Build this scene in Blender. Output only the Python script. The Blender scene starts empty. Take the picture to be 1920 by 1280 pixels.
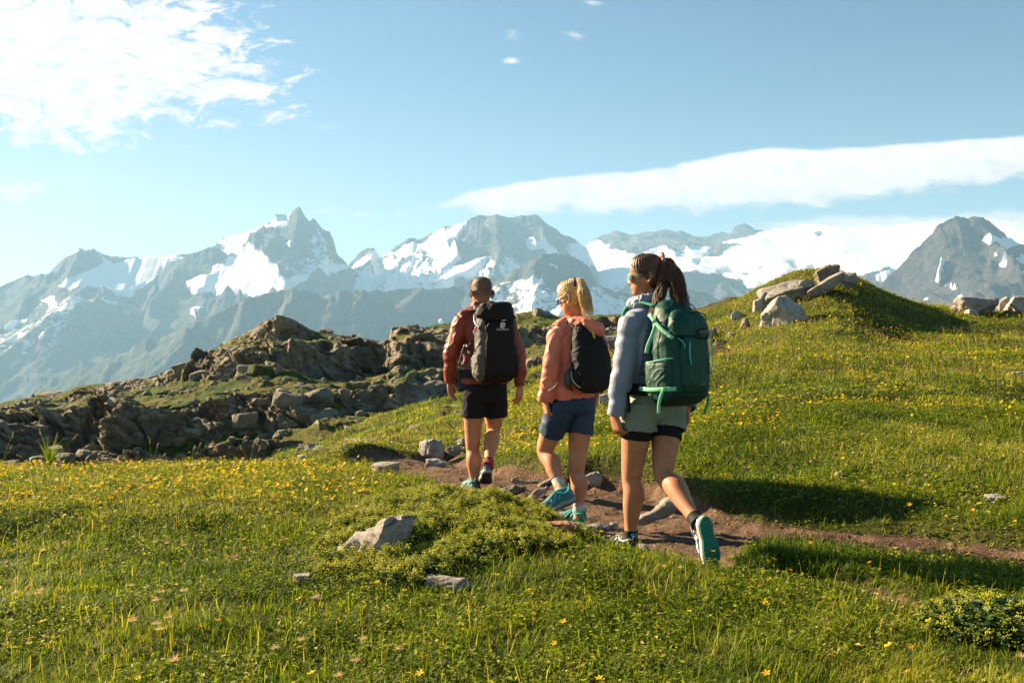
import bpy, bmesh, math, random
import numpy as np
from mathutils import Vector, Matrix

SC = bpy.context.scene
COL = SC.collection
R = math.radians

# ------------------------------------------------------------------ camera
CAMZ = 1.25
F = 1867.0                                   # focal length in pixels of the 1920 wide photograph
cam_d = bpy.data.cameras.new("camera")
cam = bpy.data.objects.new("camera", cam_d)
COL.objects.link(cam)
cam.location = (0, 0, CAMZ)
cam.rotation_euler = (R(90), 0, 0)
cam_d.sensor_width = 36.0
cam_d.lens = 36.0 * F / 1920.0
cam_d.clip_start = 0.1
cam_d.clip_end = 60000
cam_d.dof.use_dof = True
cam_d.dof.focus_distance = 6.0
cam_d.dof.aperture_fstop = 13.0
SC.camera = cam

# ------------------------------------------------------------------ light and exposure
SUN_AZ, SUN_EL = -61.0, 24.0                 # azimuth from +Y towards +X
sun_d = bpy.data.lights.new("sun", 'SUN')
sun_d.energy = 5.0
sun_d.angle = R(0.5)
sun_d.color = (1.0, 0.77, 0.50)
sun = bpy.data.objects.new("sun", sun_d)
COL.objects.link(sun)
_d = Vector((math.sin(R(SUN_AZ)) * math.cos(R(SUN_EL)), math.cos(R(SUN_AZ)) * math.cos(R(SUN_EL)), math.sin(R(SUN_EL))))
sun.rotation_euler = _d.to_track_quat('Z', 'Y').to_euler()
SC.render.engine = 'CYCLES'
SC.view_settings.view_transform = 'Standard'
SC.view_settings.look = 'None'
SC.view_settings.exposure = 2.18
SC.view_settings.gamma = 1.0
SC.cycles.use_denoising = True
SC.cycles.max_bounces = 6
SC.cycles.diffuse_bounces = 3
SC.cycles.glossy_bounces = 2
SC.cycles.transmission_bounces = 3
SC.cycles.volume_bounces = 0
SC.cycles.transparent_max_bounces = 8
SC.cycles.sample_clamp_indirect = 6

def node(nt, t, **kw):
    n = nt.nodes.new(t)
    for k, v in kw.items():
        if hasattr(n, k): setattr(n, k, v)
        elif isinstance(k, str) and k in n.inputs: n.inputs[k].default_value = v
    return n
class NT:
    """small helper to write node maths"""
    def __init__(s, nt): s.nt = nt
    def n(s, t, **kw): return node(s.nt, t, **kw)
    def put(s, sock, v):
        if isinstance(v, bpy.types.NodeSocket): s.nt.links.new(v, sock)
        elif v is not None:
            if isinstance(v, (tuple, list)) and len(v) == 3 and len(getattr(sock, 'default_value', (0,))) == 4: v = (*v, 1)
            sock.default_value = v
    def math(s, op, a, b=None, c=None, clamp=False):
        n = s.nt.nodes.new('ShaderNodeMath'); n.operation = op; n.use_clamp = clamp
        for i, v in enumerate((a, b, c)):
            if v is not None: s.put(n.inputs[i], v)
        return n.outputs[0]
    def mix(s, f, a, b, blend='MIX'):
        n = s.nt.nodes.new('ShaderNodeMix'); n.data_type = 'RGBA'; n.blend_type = blend
        s.put(n.inputs[0], f); s.put(n.inputs[6], a); s.put(n.inputs[7], b)
        return n.outputs[2]
    def ramp(s, f, stops, interp='LINEAR'):
        n = s.nt.nodes.new('ShaderNodeValToRGB'); e = n.color_ramp.elements; n.color_ramp.interpolation = interp
        while len(e) < len(stops): e.new(0.5)
        for el, (p, c) in zip(e, stops):
            el.position = p; el.color = (*c, 1) if isinstance(c, (tuple, list)) else (c, c, c, 1)
        s.put(n.inputs[0], f)
        return n.outputs[0]
    def noise(s, vec, scale, detail=4, rough=0.55, dist=0.0, out=0):
        n = s.nt.nodes.new('ShaderNodeTexNoise')
        s.put(n.inputs['Vector'], vec)
        n.inputs['Scale'].default_value = scale; n.inputs['Detail'].default_value = detail
        n.inputs['Roughness'].default_value = rough; n.inputs['Distortion'].default_value = dist
        return n.outputs[out]
    def smooth(s, v, lo, hi, a=0.0, b=1.0):
        n = s.nt.nodes.new('ShaderNodeMapRange'); n.interpolation_type = 'SMOOTHSTEP'
        s.put(n.inputs[0], v); s.put(n.inputs[1], lo); s.put(n.inputs[2], hi); n.inputs[3].default_value = a; n.inputs[4].default_value = b
        return n.outputs[0]
    def bump(s, h, strength=0.3, dist=0.02, normal=None):
        n = s.nt.nodes.new('ShaderNodeBump'); n.inputs['Strength'].default_value = strength; n.inputs['Distance'].default_value = dist
        s.put(n.inputs['Height'], h)
        if normal is not None: s.put(n.inputs['Normal'], normal)
        return n.outputs[0]
    def attr(s, name, out='Fac'):
        n = s.nt.nodes.new('ShaderNodeAttribute'); n.attribute_name = name
        return n.outputs[out]
    def scalevec(s, vec, sx, sy, sz):
        n = s.nt.nodes.new('ShaderNodeVectorMath'); n.operation = 'MULTIPLY'
        s.put(n.inputs[0], vec); n.inputs[1].default_value = (sx, sy, sz)
        return n.outputs[0]

# ------------------------------------------------------------------ sky with its clouds
world = bpy.data.worlds.new("World")
SC.world = world
world.use_nodes = True
wt = NT(world.node_tree)
bg = world.node_tree.nodes['Background']
sky = wt.n('ShaderNodeTexSky')
sky.sky_type = 'NISHITA'; sky.sun_disc = False
sky.sun_elevation = R(SUN_EL); sky.sun_rotation = R(SUN_AZ)
sky.altitude = 2400; sky.air_density = 1.0; sky.dust_density = 0.3; sky.ozone_density = 1.0
tc = wt.n('ShaderNodeTexCoord').outputs['Generated']
sp = wt.n('ShaderNodeSeparateXYZ'); wt.put(sp.inputs[0], tc)
dx, dy, dz = sp.outputs
ysafe = wt.math('MAXIMUM', dy, 0.02)
S_ = wt.math('DIVIDE', dx, ysafe)            # tangent of azimuth
T_ = wt.math('DIVIDE', dz, ysafe)            # tangent of elevation, as seen facing north
cmb = wt.n('ShaderNodeCombineXYZ'); wt.put(cmb.inputs[0], S_); wt.put(cmb.inputs[1], T_)
P_ = cmb.outputs[0]
def su(u): return (u - 960) / F
def tv(v): return (640 - v) / F
def curve(x, pts):
    """piecewise curve through direction points ((u, v) of the photograph -> azimuth, elevation)"""
    n = wt.n('ShaderNodeFloatCurve')
    x0, x1, y0, y1 = -0.7, 0.7, -0.1, 0.5
    m = n.mapping.curves[0]
    P = [((su(u) - x0) / (x1 - x0), (tv(v) - y0) / (y1 - y0)) for u, v in pts]
    while len(m.points) < len(P): m.points.new(0.5, 0.5)
    for p, q in zip(m.points, P): p.location = q
    n.mapping.update()
    xi = wt.math('MULTIPLY', wt.math('SUBTRACT', x, x0), 1 / (x1 - x0), clamp=True)
    wt.put(n.inputs['Value'], xi)
    return wt.math('ADD', wt.math('MULTIPLY', n.outputs[0], y1 - y0), y0)
nz1 = wt.noise(wt.scalevec(P_, 1, 1.8, 1), 30, 6, 0.6)
nz2 = wt.noise(wt.scalevec(P_, 1, 2.2, 1), 9, 4, 0.6)
nzc = wt.math('SUBTRACT', nz1, 0.5)
# long lens shaped cloud on the right
top = curve(S_, [(760, 388), (830, 377), (890, 355), (960, 341), (1100, 326), (1230, 315), (1320, 296), (1420, 277), (1560, 276), (1700, 268), (1920, 252), (2200, 235)])
bot = curve(S_, [(760, 390), (830, 392), (890, 400), (960, 402), (1060, 399), (1200, 393), (1350, 389), (1500, 382), (1600, 374), (1700, 362), (1800, 350), (1920, 332), (2200, 300)])
e_top = wt.math('ADD', wt.math('SUBTRACT', top, T_), wt.math('MULTIPLY', nzc, 0.010))
e_bot = wt.math('ADD', wt.math('SUBTRACT', T_, bot), wt.math('MULTIPLY', nzc, 0.042))
lens_m = wt.math('MULTIPLY', wt.smooth(e_top, -0.001, 0.005), wt.smooth(e_bot, -0.007, 0.010))
lens_m = wt.math('MULTIPLY', lens_m, wt.smooth(S_, su(765), su(880)))
# bank of cloud lying behind the glacier
top2 = curve(S_, [(1380, 440), (1440, 416), (1520, 407), (1620, 402), (1740, 406), (1840, 396), (1920, 392), (2200, 380)])
e2 = wt.math('ADD', wt.math('SUBTRACT', top2, T_), wt.math('MULTIPLY', nzc, 0.014))
bank_m = wt.math('MULTIPLY', wt.smooth(e2, -0.002, 0.006), wt.smooth(S_, su(1390), su(1480)))
bank_m = wt.math('MULTIPLY', bank_m, 0.85)
# mottled cloud sheet on the upper left: a ragged-edged region filled with small clumps
topL = curve(S_, [(0, -80), (330, -60), (420, 20), (520, 100), (580, 150), (700, 200), (1920, 260)])
botL = curve(S_, [(-300, 200), (0, 245), (120, 262), (200, 268), (330, 252), (420, 240), (500, 232), (560, 215), (620, 190), (700, 170), (1920, 100)])
r1 = wt.noise(wt.scalevec(P_, 1, 2.4, 1), 24, 8, 0.72, 0.5)
r2 = wt.noise(wt.scalevec(P_, 1, 1.5, 1), 5, 3, 0.5)
eL = wt.math('MINIMUM', wt.math('SUBTRACT', topL, T_), wt.math('SUBTRACT', T_, botL))
eL = wt.math('MINIMUM', eL, wt.math('MULTIPLY', wt.math('SUBTRACT', su(560), S_), 0.55))
eL = wt.math('MINIMUM', eL, 0.075)
dens = wt.math('ADD', wt.math('MULTIPLY', eL, 9.0), wt.math('MULTIPLY', wt.math('SUBTRACT', r1, 0.5), 2.6))
dens = wt.math('ADD', dens, wt.math('MULTIPLY', wt.math('SUBTRACT', r2, 0.5), 1.2))
left_m = wt.smooth(dens, 0.02, 0.42)
left_m = wt.math('MULTIPLY', left_m, wt.smooth(wt.noise(wt.scalevec(P_, 1, 2.2, 1), 40, 6, .7), .30, .55, .55, 1.0))
# wispy pieces: small streak on the left edge, faint streaks left of the lens
def wisp(u, v, ru, rv, amt, seed):
    a = wt.math('DIVIDE', wt.math('SUBTRACT', S_, su(u)), ru / F)
    b = wt.math('DIVIDE', wt.math('SUBTRACT', T_, tv(v)), rv / F)
    d = wt.math('SQRT', wt.math('ADD', wt.math('MULTIPLY', a, a), wt.math('MULTIPLY', b, b)))
    ad = wt.n('ShaderNodeVectorMath'); ad.operation = 'ADD'; wt.put(ad.inputs[0], wt.scalevec(P_, 1, 3.4, 1)); ad.inputs[1].default_value = (seed, seed * 0.7, 0)
    q = wt.noise(ad.outputs[0], 34, 6, 0.65, 0.4)
    m = wt.math('SUBTRACT', wt.math('MULTIPLY', q, 2.2), wt.math('ADD', d, 0.55))
    return wt.math('MULTIPLY', wt.smooth(m, 0.0, 0.9), amt)
wisps = None
for a in [(30, 358, 120, 42, 2.2, 3.1), (960, 115, 30, 18, .8, 1.3), (1075, 68, 44, 18, .55, 8.4), (958, 66, 30, 20, .5, 5.5), (700, 402, 150, 14, .75, 2.2), (600, 396, 80, 12, .5, 4.4),
          (460, 405, 40, 10, .5, 9.1), (770, 410, 60, 10, .8, 6.6), (610, 240, 60, 20, .35, 7.7), (1110, 5, 60, 14, .5, 2.9), (170, 330, 260, 60, .16, 7.1), (1420, 425, 60, 12, .7, 6.1), (1925, 335, 30, 14, .9, 1.9)]:
    w_ = wisp(*a)
    wisps = w_ if wisps is None else wt.math('MAXIMUM', wisps, w_)
m_all = wt.math('MAXIMUM', wt.math('MAXIMUM', lens_m, bank_m), wt.math('MAXIMUM', left_m, wisps))
m_all = wt.math('MULTIPLY', m_all, wt.smooth(dy, 0.05, 0.2))
CL_L, CL_R = (7.0, 6.3, 5.9), (7.6, 6.9, 6.5)
ccol = wt.mix(wt.smooth(S_, su(500), su(900)), CL_L, CL_R)
shade = wt.math('ADD', wt.math('MULTIPLY', wt.noise(wt.scalevec(P_, 1, 1.9, 1), 26, 6, 0.65), 0.9), 0.55)
# the lens is a little greyer low on its belly
belly = wt.smooth(wt.math('SUBTRACT', T_, bot), 0.0, 0.05, 0.90, 1.0)
shade = wt.math('MULTIPLY', shade, belly)
sc_ = wt.n('ShaderNodeVectorMath'); sc_.operation = 'SCALE'; wt.put(sc_.inputs[0], ccol); wt.put(sc_.inputs['Scale'], shade)
tint = wt.mix(wt.smooth(dz, 0.0, 0.34), (0.90, 0.91, 0.80), (0.70, 0.88, 0.84))
tint = wt.mix(wt.math('MULTIPLY', wt.smooth(dx, -0.25, 0.65), wt.smooth(dz, 0.02, 0.38)), tint, (0.34, 0.64, 0.70))   # the sky is deepest high up and away from the sun
tint = wt.mix(wt.math('MULTIPLY', wt.smooth(dx, 0.05, -0.5), wt.smooth(dz, 0.34, 0.05)), tint, (1.12, 0.93, 0.80))
skyc = wt.mix(1.0, sky.outputs[0], tint, 'MULTIPLY')
fin = wt.mix(m_all, skyc, sc_.outputs[0])
wt.put(bg.inputs['Color'], fin)
bg.inputs['Strength'].default_value = 0.038
world.cycles.sampling_method = 'MANUAL'
world.cycles.sample_map_resolution = 512

# ------------------------------------------------------------------ numpy helpers
def _h(ix, iy, iz, seed):
    n = (ix.astype(np.int64) * 374761393 + iy.astype(np.int64) * 668265263 + iz.astype(np.int64) * 2147483647 // 7 + seed * 974634777) & 0xFFFFFFFF
    n = ((n ^ (n >> 13)) * 1274126177) & 0xFFFFFFFF
    n = ((n ^ (n >> 16)) * 2246822519) & 0xFFFFFFFF
    return ((n ^ (n >> 15)) & 0xFFFFFF) / float(0x1000000)
def vnoise(x, y, z=None, seed=0):
    """smooth value noise in -1..1"""
    x = np.asarray(x, float); y = np.asarray(y, float)
    z = np.zeros_like(x) if z is None else np.asarray(z, float)
    x0 = np.floor(x); y0 = np.floor(y); z0 = np.floor(z)
    fx, fy, fz = x - x0, y - y0, z - z0
    fx = fx * fx * fx * (fx * (fx * 6 - 15) + 10); fy = fy * fy * fy * (fy * (fy * 6 - 15) + 10); fz = fz * fz * (3 - 2 * fz)
    flat = not np.any(z)
    def pl(dz_):
        a = _h(x0, y0, z0 + dz_, seed); b = _h(x0 + 1, y0, z0 + dz_, seed)
        c = _h(x0, y0 + 1, z0 + dz_, seed); d = _h(x0 + 1, y0 + 1, z0 + dz_, seed)
        return (a * (1 - fx) + b * fx) * (1 - fy) + (c * (1 - fx) + d * fx) * fy
    v = pl(0) if flat else pl(0) * (1 - fz) + pl(1) * fz
    return v * 2 - 1
def fbm(x, y, z=None, oct=4, seed=0, gain=0.5, lac=2.03):
    s, a, t = 0, 1.0, 0
    for i in range(oct):
        f = lac ** i
        s = s + a * vnoise(x * f + 17.3 * i, y * f - 9.1 * i, None if z is None else z * f, seed + i); t += a; a *= gain
    return s / t
def ridged(x, y, z=None, oct=5, seed=0, gain=0.5, lac=2.1):
    s, a, t, w = 0, 1.0, 0, 1.0
    for i in range(oct):
        f = lac ** i
        n = 1 - np.abs(vnoise(x * f + 7.7 * i, y * f + 3.3 * i, None if z is None else z * f, seed + i)) * 1.6
        n = n * np.clip(w, 0, 1); s = s + a * n; t += a; a *= gain; w = n * 1.6
    return s / t
def voro(x, y, seed=0):
    """F1, F2, id randoms (3) of jittered cells"""
    x0 = np.floor(x); y0 = np.floor(y)
    f1 = np.full(x.shape, 9.0); f2 = np.full(x.shape, 9.0)
    cx = np.zeros(x.shape); cy = np.zeros(x.shape)
    for i in (-1, 0, 1):
        for j in (-1, 0, 1):
            gx = x0 + i; gy = y0 + j
            px = gx + _h(gx, gy, gx * 0, seed); py = gy + _h(gx, gy, gx * 0 + 5, seed)
            d = np.hypot(px - x, py - y)
            m = d < f1
            f2 = np.where(m, f1, np.minimum(f2, d))
            f1 = np.where(m, d, f1); cx = np.where(m, px, cx); cy = np.where(m, py, cy)
    k = np.floor(cx * 977); l = np.floor(cy * 977)
    return f1, f2, x - cx, y - cy, _h(k, l, k * 0 + 1, seed), _h(k, l, k * 0 + 2, seed), _h(k, l, k * 0 + 3, seed)
def sstep(a, b, x):
    t = np.clip((x - a) / (b - a), 0, 1); return t * t * (3 - 2 * t)
def poly_sd(px, py, poly):
    """signed distance to a closed polygon, positive inside"""
    n = len(poly); d = np.full(px.shape, 1e9); ins = np.zeros(px.shape, bool)
    for i in range(n):
        ax, ay = poly[i]; bx, by = poly[(i + 1) % n]
        ex, ey = bx - ax, by - ay
        t = np.clip(((px - ax) * ex + (py - ay) * ey) / (ex * ex + ey * ey + 1e-12), 0, 1)
        d = np.minimum(d, np.hypot(px - ax - t * ex, py - ay - t * ey))
        c = ((ay > py) != (by > py)) & (px < (bx - ax) * (py - ay) / ((by - ay) if by != ay else 1e-9) + ax)
        ins ^= c
    return np.where(ins, d, -d)
def mesh_np(name, V, loops, starts, totals, mats, attrs=None, smooth=True, matidx=None):
    me = bpy.data.meshes.new(name)
    me.vertices.add(len(V)); me.vertices.foreach_set('co', np.asarray(V, np.float32).ravel())
    me.loops.add(len(loops)); me.loops.foreach_set('vertex_index', np.asarray(loops, np.int32))
    me.polygons.add(len(starts)); me.polygons.foreach_set('loop_start', np.asarray(starts, np.int32)); me.polygons.foreach_set('loop_total', np.asarray(totals, np.int32))
    if matidx is not None: me.polygons.foreach_set('material_index', np.asarray(matidx, np.int32))
    me.polygons.foreach_set('use_smooth', np.full(len(starts), smooth, bool))
    for k, a in (attrs or {}).items():
        a = np.asarray(a, np.float32)
        if a.ndim == 1:
            at = me.attributes.new(k, 'FLOAT', 'POINT'); at.data.foreach_set('value', a)
        else:
            at = me.attributes.new(k, 'FLOAT_VECTOR', 'POINT'); at.data.foreach_set('vector', a.ravel())
    me.update(calc_edges=True)
    for m in (mats if isinstance(mats, (list, tuple)) else [mats]): me.materials.append(m)
    return me
def grid_np(name, X, Y, Z, mat, attrs=None, flip=False):
    nr, nc = X.shape
    idx = np.arange(nr * nc).reshape(nr, nc)
    q = np.stack([idx[:-1, :-1], idx[:-1, 1:], idx[1:, 1:], idx[1:, :-1]], -1).reshape(-1, 4)
    if flip: q = q[:, ::-1]
    V = np.stack([X, Y, Z], -1).reshape(-1, 3)
    n = len(q)
    return mesh_np(name, V, q.ravel(), np.arange(n) * 4, np.full(n, 4), mat, {k: a.ravel() for k, a in (attrs or {}).items()})
def link(name, me, parent=None, **props):
    o = bpy.data.objects.new(name, me); COL.objects.link(o)
    if parent is not None: o.parent = parent
    for k, v in props.items():
        if v: o[k] = v
    return o
def structure(name, me): return link(name, me, kind='structure')

def new_mat(name):
    m = bpy.data.materials.new(name); m.use_nodes = True
    nt = m.node_tree; b = nt.nodes['Principled BSDF']
    return m, NT(nt), b
def pos(t): return t.n('ShaderNodeNewGeometry').outputs['Position']
def plain(name, col, rough=0.6, spec=0.5, metal=0.0, var=0.0, scale=30, bump=0.0, bscale=200, sheen=0.0, bdist=0.002):
    m, t, b = new_mat(name)
    p = t.n('ShaderNodeTexCoord').outputs['Object']
    if var:
        n = t.noise(p, scale, 4)
        c = t.mix(n, tuple(c * (1 - var) for c in col), tuple(min(1, c * (1 + var)) for c in col))
        t.put(b.inputs['Base Color'], c)
    else: b.inputs['Base Color'].default_value = (*col, 1)
    if bump: t.put(b.inputs['Normal'], t.bump(t.noise(p, bscale, 3), bump, bdist))
    b.inputs['Roughness'].default_value = rough; b.inputs['Metallic'].default_value = metal
    b.inputs['Specular IOR Level'].default_value = spec; b.inputs['Sheen Weight'].default_value = sheen
    return m
# ------------------------------------------------------------------ far mountains
def rock_snow_mat(name, dark, light, snowc=(0.86, 0.87, 0.90), warm=(0.30, 0.26, 0.22), green=None, sc=1.0):
    m, t, b = new_mat(name)
    P = pos(t)
    n1 = t.noise(t.scalevec(P, 1, 1, 0.35), 0.006 * sc, 8, 0.65)
    n2 = t.noise(t.scalevec(P, 1, 1, 0.5), 0.03 * sc, 5, 0.6)
    c = t.mix(t.smooth(n1, 0.40, 0.60), dark, light)
    c = t.mix(t.math('MULTIPLY', t.smooth(n2, 0.5, 0.7), 0.5), c, warm)
    gn = t.n('ShaderNodeTexNoise'); gn.noise_type = 'RIDGED_MULTIFRACTAL'; t.put(gn.inputs['Vector'], t.scalevec(P, 1, 0.30, 0.34)); gn.inputs['Scale'].default_value = 0.0058 * sc; gn.inputs['Detail'].default_value = 11; gn.inputs['Roughness'].default_value = 0.62; gn.inputs['Distortion'].default_value = 0.25; gul = gn.outputs[0]
    c = t.mix(t.math('MULTIPLY', t.smooth(gul, 0.55, 0.15), 0.45), c, tuple(x * 0.5 for x in dark))
    if green is not None:
        z = t.n('ShaderNodeSeparateXYZ'); t.put(z.inputs[0], P)
        gm = t.smooth(t.math('ADD', z.outputs[2], t.math('MULTIPLY', t.math('SUBTRACT', n1, 0.5), 900)), green[1], green[2])
        gc = t.mix(t.smooth(t.noise(P, 0.05, 4, 0.7), 0.42, 0.6), green[0], tuple(x * 0.45 for x in green[0]))
        c = t.mix(gm, c, gc)
    s = t.attr('snow')
    brk = t.math('MULTIPLY', t.math('SUBTRACT', t.noise(P, 0.016 * sc, 9, 0.75), 0.5), 2.1)
    st_ = t.noise(t.scalevec(P, 1, 1, 2.2), 0.009 * sc, 9, 0.8, 1.2)
    brk = t.math('ADD', brk, t.math('MULTIPLY', t.math('SUBTRACT', st_, 0.5), 1.6))
    brk = t.math('ADD', brk, t.math('MULTIPLY', t.math('SUBTRACT', 0.42, gul), 0.9))
    brk = t.math('MULTIPLY', brk, t.smooth(s, 0.02, 0.32, 0.15, 1.0))
    brk = t.math('MULTIPLY', brk, t.smooth(s, 0.75, 1.0, 1.0, 0.12))
    sm = t.smooth(t.math('ADD', s, brk), 0.46, 0.56)
    t.put(b.inputs['Base Color'], t.mix(sm, c, snowc))
    b.inputs['Roughness'].default_value = 0.9
    b.inputs['Specular IOR Level'].default_value = 0.1
    h = t.math('ADD', t.noise(P, 0.012 * sc, 10, 0.68), t.math('MULTIPLY', gul, 0.9))
    bs = t.math('MULTIPLY', h, t.math('SUBTRACT', 1.0, t.math('MULTIPLY', sm, 0.96)))
    t.put(b.inputs['Normal'], t.bump(bs, 1.0, 95 / sc))
    return m

def mountain(name, label, crest, D, W, zb, mat, snow=(), seed=1, nu=420, nv=150, spur=180, jag=7, power=1.25, uspan=None, gl=0.0, spurs_x=700, ks=0.03, dec=0.22):
    us = np.array([c[0] for c in crest], float); vs = np.array([c[1] for c in crest], float)
    u0, u1 = us[0], us[-1]
    U = np.linspace(u0, u1, nu)
    s = (U - 960) / F
    vc = np.interp(U, us, vs) + jag * fbm(U / 16.0, U * 0 + seed, oct=4, seed=seed) + jag * 0.5 * ridged(U / 7.0, U * 0 + seed, oct=2, seed=seed + 3) * 0.6
    zc = CAMZ + (640 - vc) / F * D
    base_ = np.interp(U, us, vs); kr = np.exp(-np.linspace(-2.5, 2.5, max(5, int(nu * ks)) | 1) ** 2); kr /= kr.sum(); hw = len(kr) // 2
    sm_ = np.convolve(np.pad(base_, hw, mode='edge'), kr, mode='valid'); zs = CAMZ + (640 - sm_) / F * D
    T = np.concatenate([np.linspace(-0.25, 0, 8)[:-1], np.linspace(0, 1, nv) ** 1.15])
    TT, SS = np.meshgrid(T, s, indexing='ij'); ZC = zs[None, :] + (zc - zs)[None, :] * np.exp(-np.clip(TT, 0, 1) / dec); UU = np.broadcast_to(U, TT.shape)
    # x stays with its own azimuth ray origin at D so that slopes run towards the valley
    Y = D - W * TT
    X = SS * (D - W * 0.55 * np.clip(TT, 0, 1))
    tp = np.clip(TT, 0, 1)
    Z = zb + (ZC - zb) * (1 - tp) ** power
    Z = np.where(TT < 0, ZC + TT * W * 1.6, Z)
    env = np.sin(np.pi * np.clip(tp, 0, 1) ** 0.6) ** 0.8 * (TT > 0)
    env2 = sstep(0, 0.06, TT)
    wx = X + 260 * fbm(X / 900, Y / 900, oct=3, seed=seed + 9)
    sp_ = ridged(wx / spurs_x, Y / (spurs_x * 3.2), oct=6, seed=seed, gain=0.55) - 0.45
    fine = ridged(wx / 170, Y / 330, Z / 400, oct=5, seed=seed + 20) - 0.45
    Gm = np.clip(gl, 0, 1)
    proj_u = 960 + F * X / Y
    proj_v = 640 - F * (Z - CAMZ) / Y
    sn = np.zeros(TT.shape)
    wob_u = proj_u + 9 * fbm(X / 260, Y / 260, Z / 260, oct=4, seed=seed + 40)
    wob_v = proj_v + 7 * fbm(X / 220, Y / 220, Z / 220, oct=4, seed=seed + 50)
    for poly in snow:
        soft = 4.0; w = 1.0
        if isinstance(poly, tuple): poly, soft, w = poly
        sd = poly_sd(wob_u, wob_v, poly)
        sn = np.maximum(sn, w * np.clip(0.5 + sd / (2 * soft), 0, 1)) if w > 0 else np.minimum(sn, 1 + w * np.clip(0.5 + sd / (2 * soft), 0, 1))
    flatn = 1 - 0.97 * sn
    Z = Z + spur * sp_ * env * (1 - 0.5 * Gm) * flatn + 12 * fbm(X / 500, Y / 500, oct=3, seed=seed + 80) * env2 * sn + 45 * fine * env2 * flatn + 10 * fbm(X / 60, Y / 60, Z / 60, oct=3, seed=seed + 60) * env2 * flatn
    Y = Y - 60 * fbm(X / 300, Z / 500, oct=4, seed=seed + 70) * env2 * flatn
    me = grid_np(name, X, Y, Z, mat, {'snow': sn})
    return structure(name, me)

M_far = rock_snow_mat('alpine_rock_far', (0.06, 0.066, 0.076), (0.21, 0.205, 0.20), warm=(0.32, 0.27, 0.22))
M_farb = rock_snow_mat('alpine_rock_blue', (0.05, 0.06, 0.075), (0.15, 0.16, 0.175), warm=(0.20, 0.19, 0.175))
M_mid = rock_snow_mat('alpine_rock_mid', (0.07, 0.08, 0.085), (0.15, 0.15, 0.15), warm=(0.20, 0.17, 0.14), green=((0.05, 0.075, 0.03), 300, -250))
M_dark = rock_snow_mat('alpine_rock_dark', (0.055, 0.058, 0.062), (0.13, 0.12, 0.115), warm=(0.30, 0.22, 0.17), sc=1.6)
M_green = rock_snow_mat('forested_slope', (0.10, 0.11, 0.10), (0.17, 0.17, 0.14), green=((0.05, 0.08, 0.04), 200, -300), sc=2.0)

# broad glacier range on the right, farthest away
mountain('mountain', '', [(1000, 520), (1060, 480), (1100, 460), (1130, 438), (1160, 433), (1190, 440), (1215, 434), (1240, 432), (1280, 431), (1310, 446), (1330, 441), (1350, 432), (1368, 440), (1378, 422), (1398, 419), (1415, 432), (1435, 433), (1455, 430), (1500, 422), (1540, 419), (1600, 426), (1660, 422), (1770, 413), (1850, 410), (1920, 415), (2100, 430), (2400, 470)],
         11500, 6200, -500, M_far, seed=11, nu=520, nv=190, spur=150, jag=4, power=0.85, ks=0.12, dec=0.015,
         snow=[([(1040, 470), (1085, 458), (1118, 452), (1180, 476), (1240, 470), (1262, 478), (1300, 459), (1340, 462), (1400, 442), (1500, 410), (1560, 400), (1800, 395), (2000, 400), (2400, 460), (2400, 640), (1700, 600), (1600, 560), (1560, 545), (1420, 565), (1385, 525), (1300, 505), (1262, 512), (1200, 520), (1150, 548), (1110, 545), (1120, 500), (1060, 500)], 3, 1.0),
               ([(1322, 478), (1342, 455), (1386, 455), (1362, 472), (1344, 480)], 2, -1.0),
               ([(1300, 490), (1314, 487), (1312, 497)], 2, -1.0), ([(1528, 436), (1542, 434), (1541, 446)], 2, -1.0),
               ([(1348, 506), (1395, 494), (1440, 497), (1440, 510), (1380, 516), (1352, 514)], 6, -0.7),
               ([(1395, 520), (1450, 498), (1500, 490), (1500, 498), (1420, 540), (1390, 550), (1375, 535)], 7, -0.6),
               ([(1495, 508), (1530, 498), (1535, 520), (1500, 525)], 3, -0.8),
               ([(1560, 470), (1590, 470), (1640, 490), (1600, 478)], 3, -0.3)])
# central flat topped massif
mountain('mountain', '', [(560, 560), (620, 535), (655, 497), (672, 475), (690, 466), (702, 465), (715, 482), (740, 461), (768, 448), (790, 447), (805, 440), (838, 424), (872, 416), (886, 406), (900, 402), (925, 405), (945, 404), (960, 407), (985, 403), (1005, 402), (1015, 408), (1030, 421), (1050, 436), (1085, 452), (1100, 462), (1118, 500), (1140, 545), (1170, 580), (1240, 620)],
         9400, 3000, -300, M_far, seed=23, nu=460, nv=180, spur=260, jag=4, power=1.1, spurs_x=420,
         snow=[([(695, 478), (715, 462), (735, 470), (775, 452), (790, 458), (838, 428), (876, 414), (855, 440), (838, 448), (842, 468), (862, 476), (846, 492), (815, 508), (800, 504), (818, 486), (790, 470), (760, 486), (735, 480), (660, 515), (600, 545), (590, 535), (655, 505), (672, 490), (680, 488)], 2.5, 1.0),
               ([(812, 528), (840, 508), (885, 488), (918, 478), (912, 492), (870, 512), (830, 530)], 2.5, 1.0),
               ([(895, 505), (930, 492), (925, 502), (900, 515)], 2, .8),
               ([(988, 447), (1000, 443), (1022, 452), (1048, 460), (1030, 466), (992, 456)], 2, 1.0),
               ([(1010, 478), (1040, 466), (1032, 480)], 2, .7), ([(1058, 452), (1110, 462), (1170, 490), (1110, 500), (1070, 470)], 4, .9),
               ([(930, 540), (960, 520), (975, 515), (965, 532), (940, 543)], 2, 1.0), ([(700, 520), (725, 512), (716, 528)], 2, .7), ([(620, 560), (700, 480), (820, 470), (880, 500), (1000, 470), (1090, 470), (1100, 530), (900, 560)], 14, .36), ([(640, 540), (720, 488), (800, 492), (860, 515), (780, 540)], 8, .5)])
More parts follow.
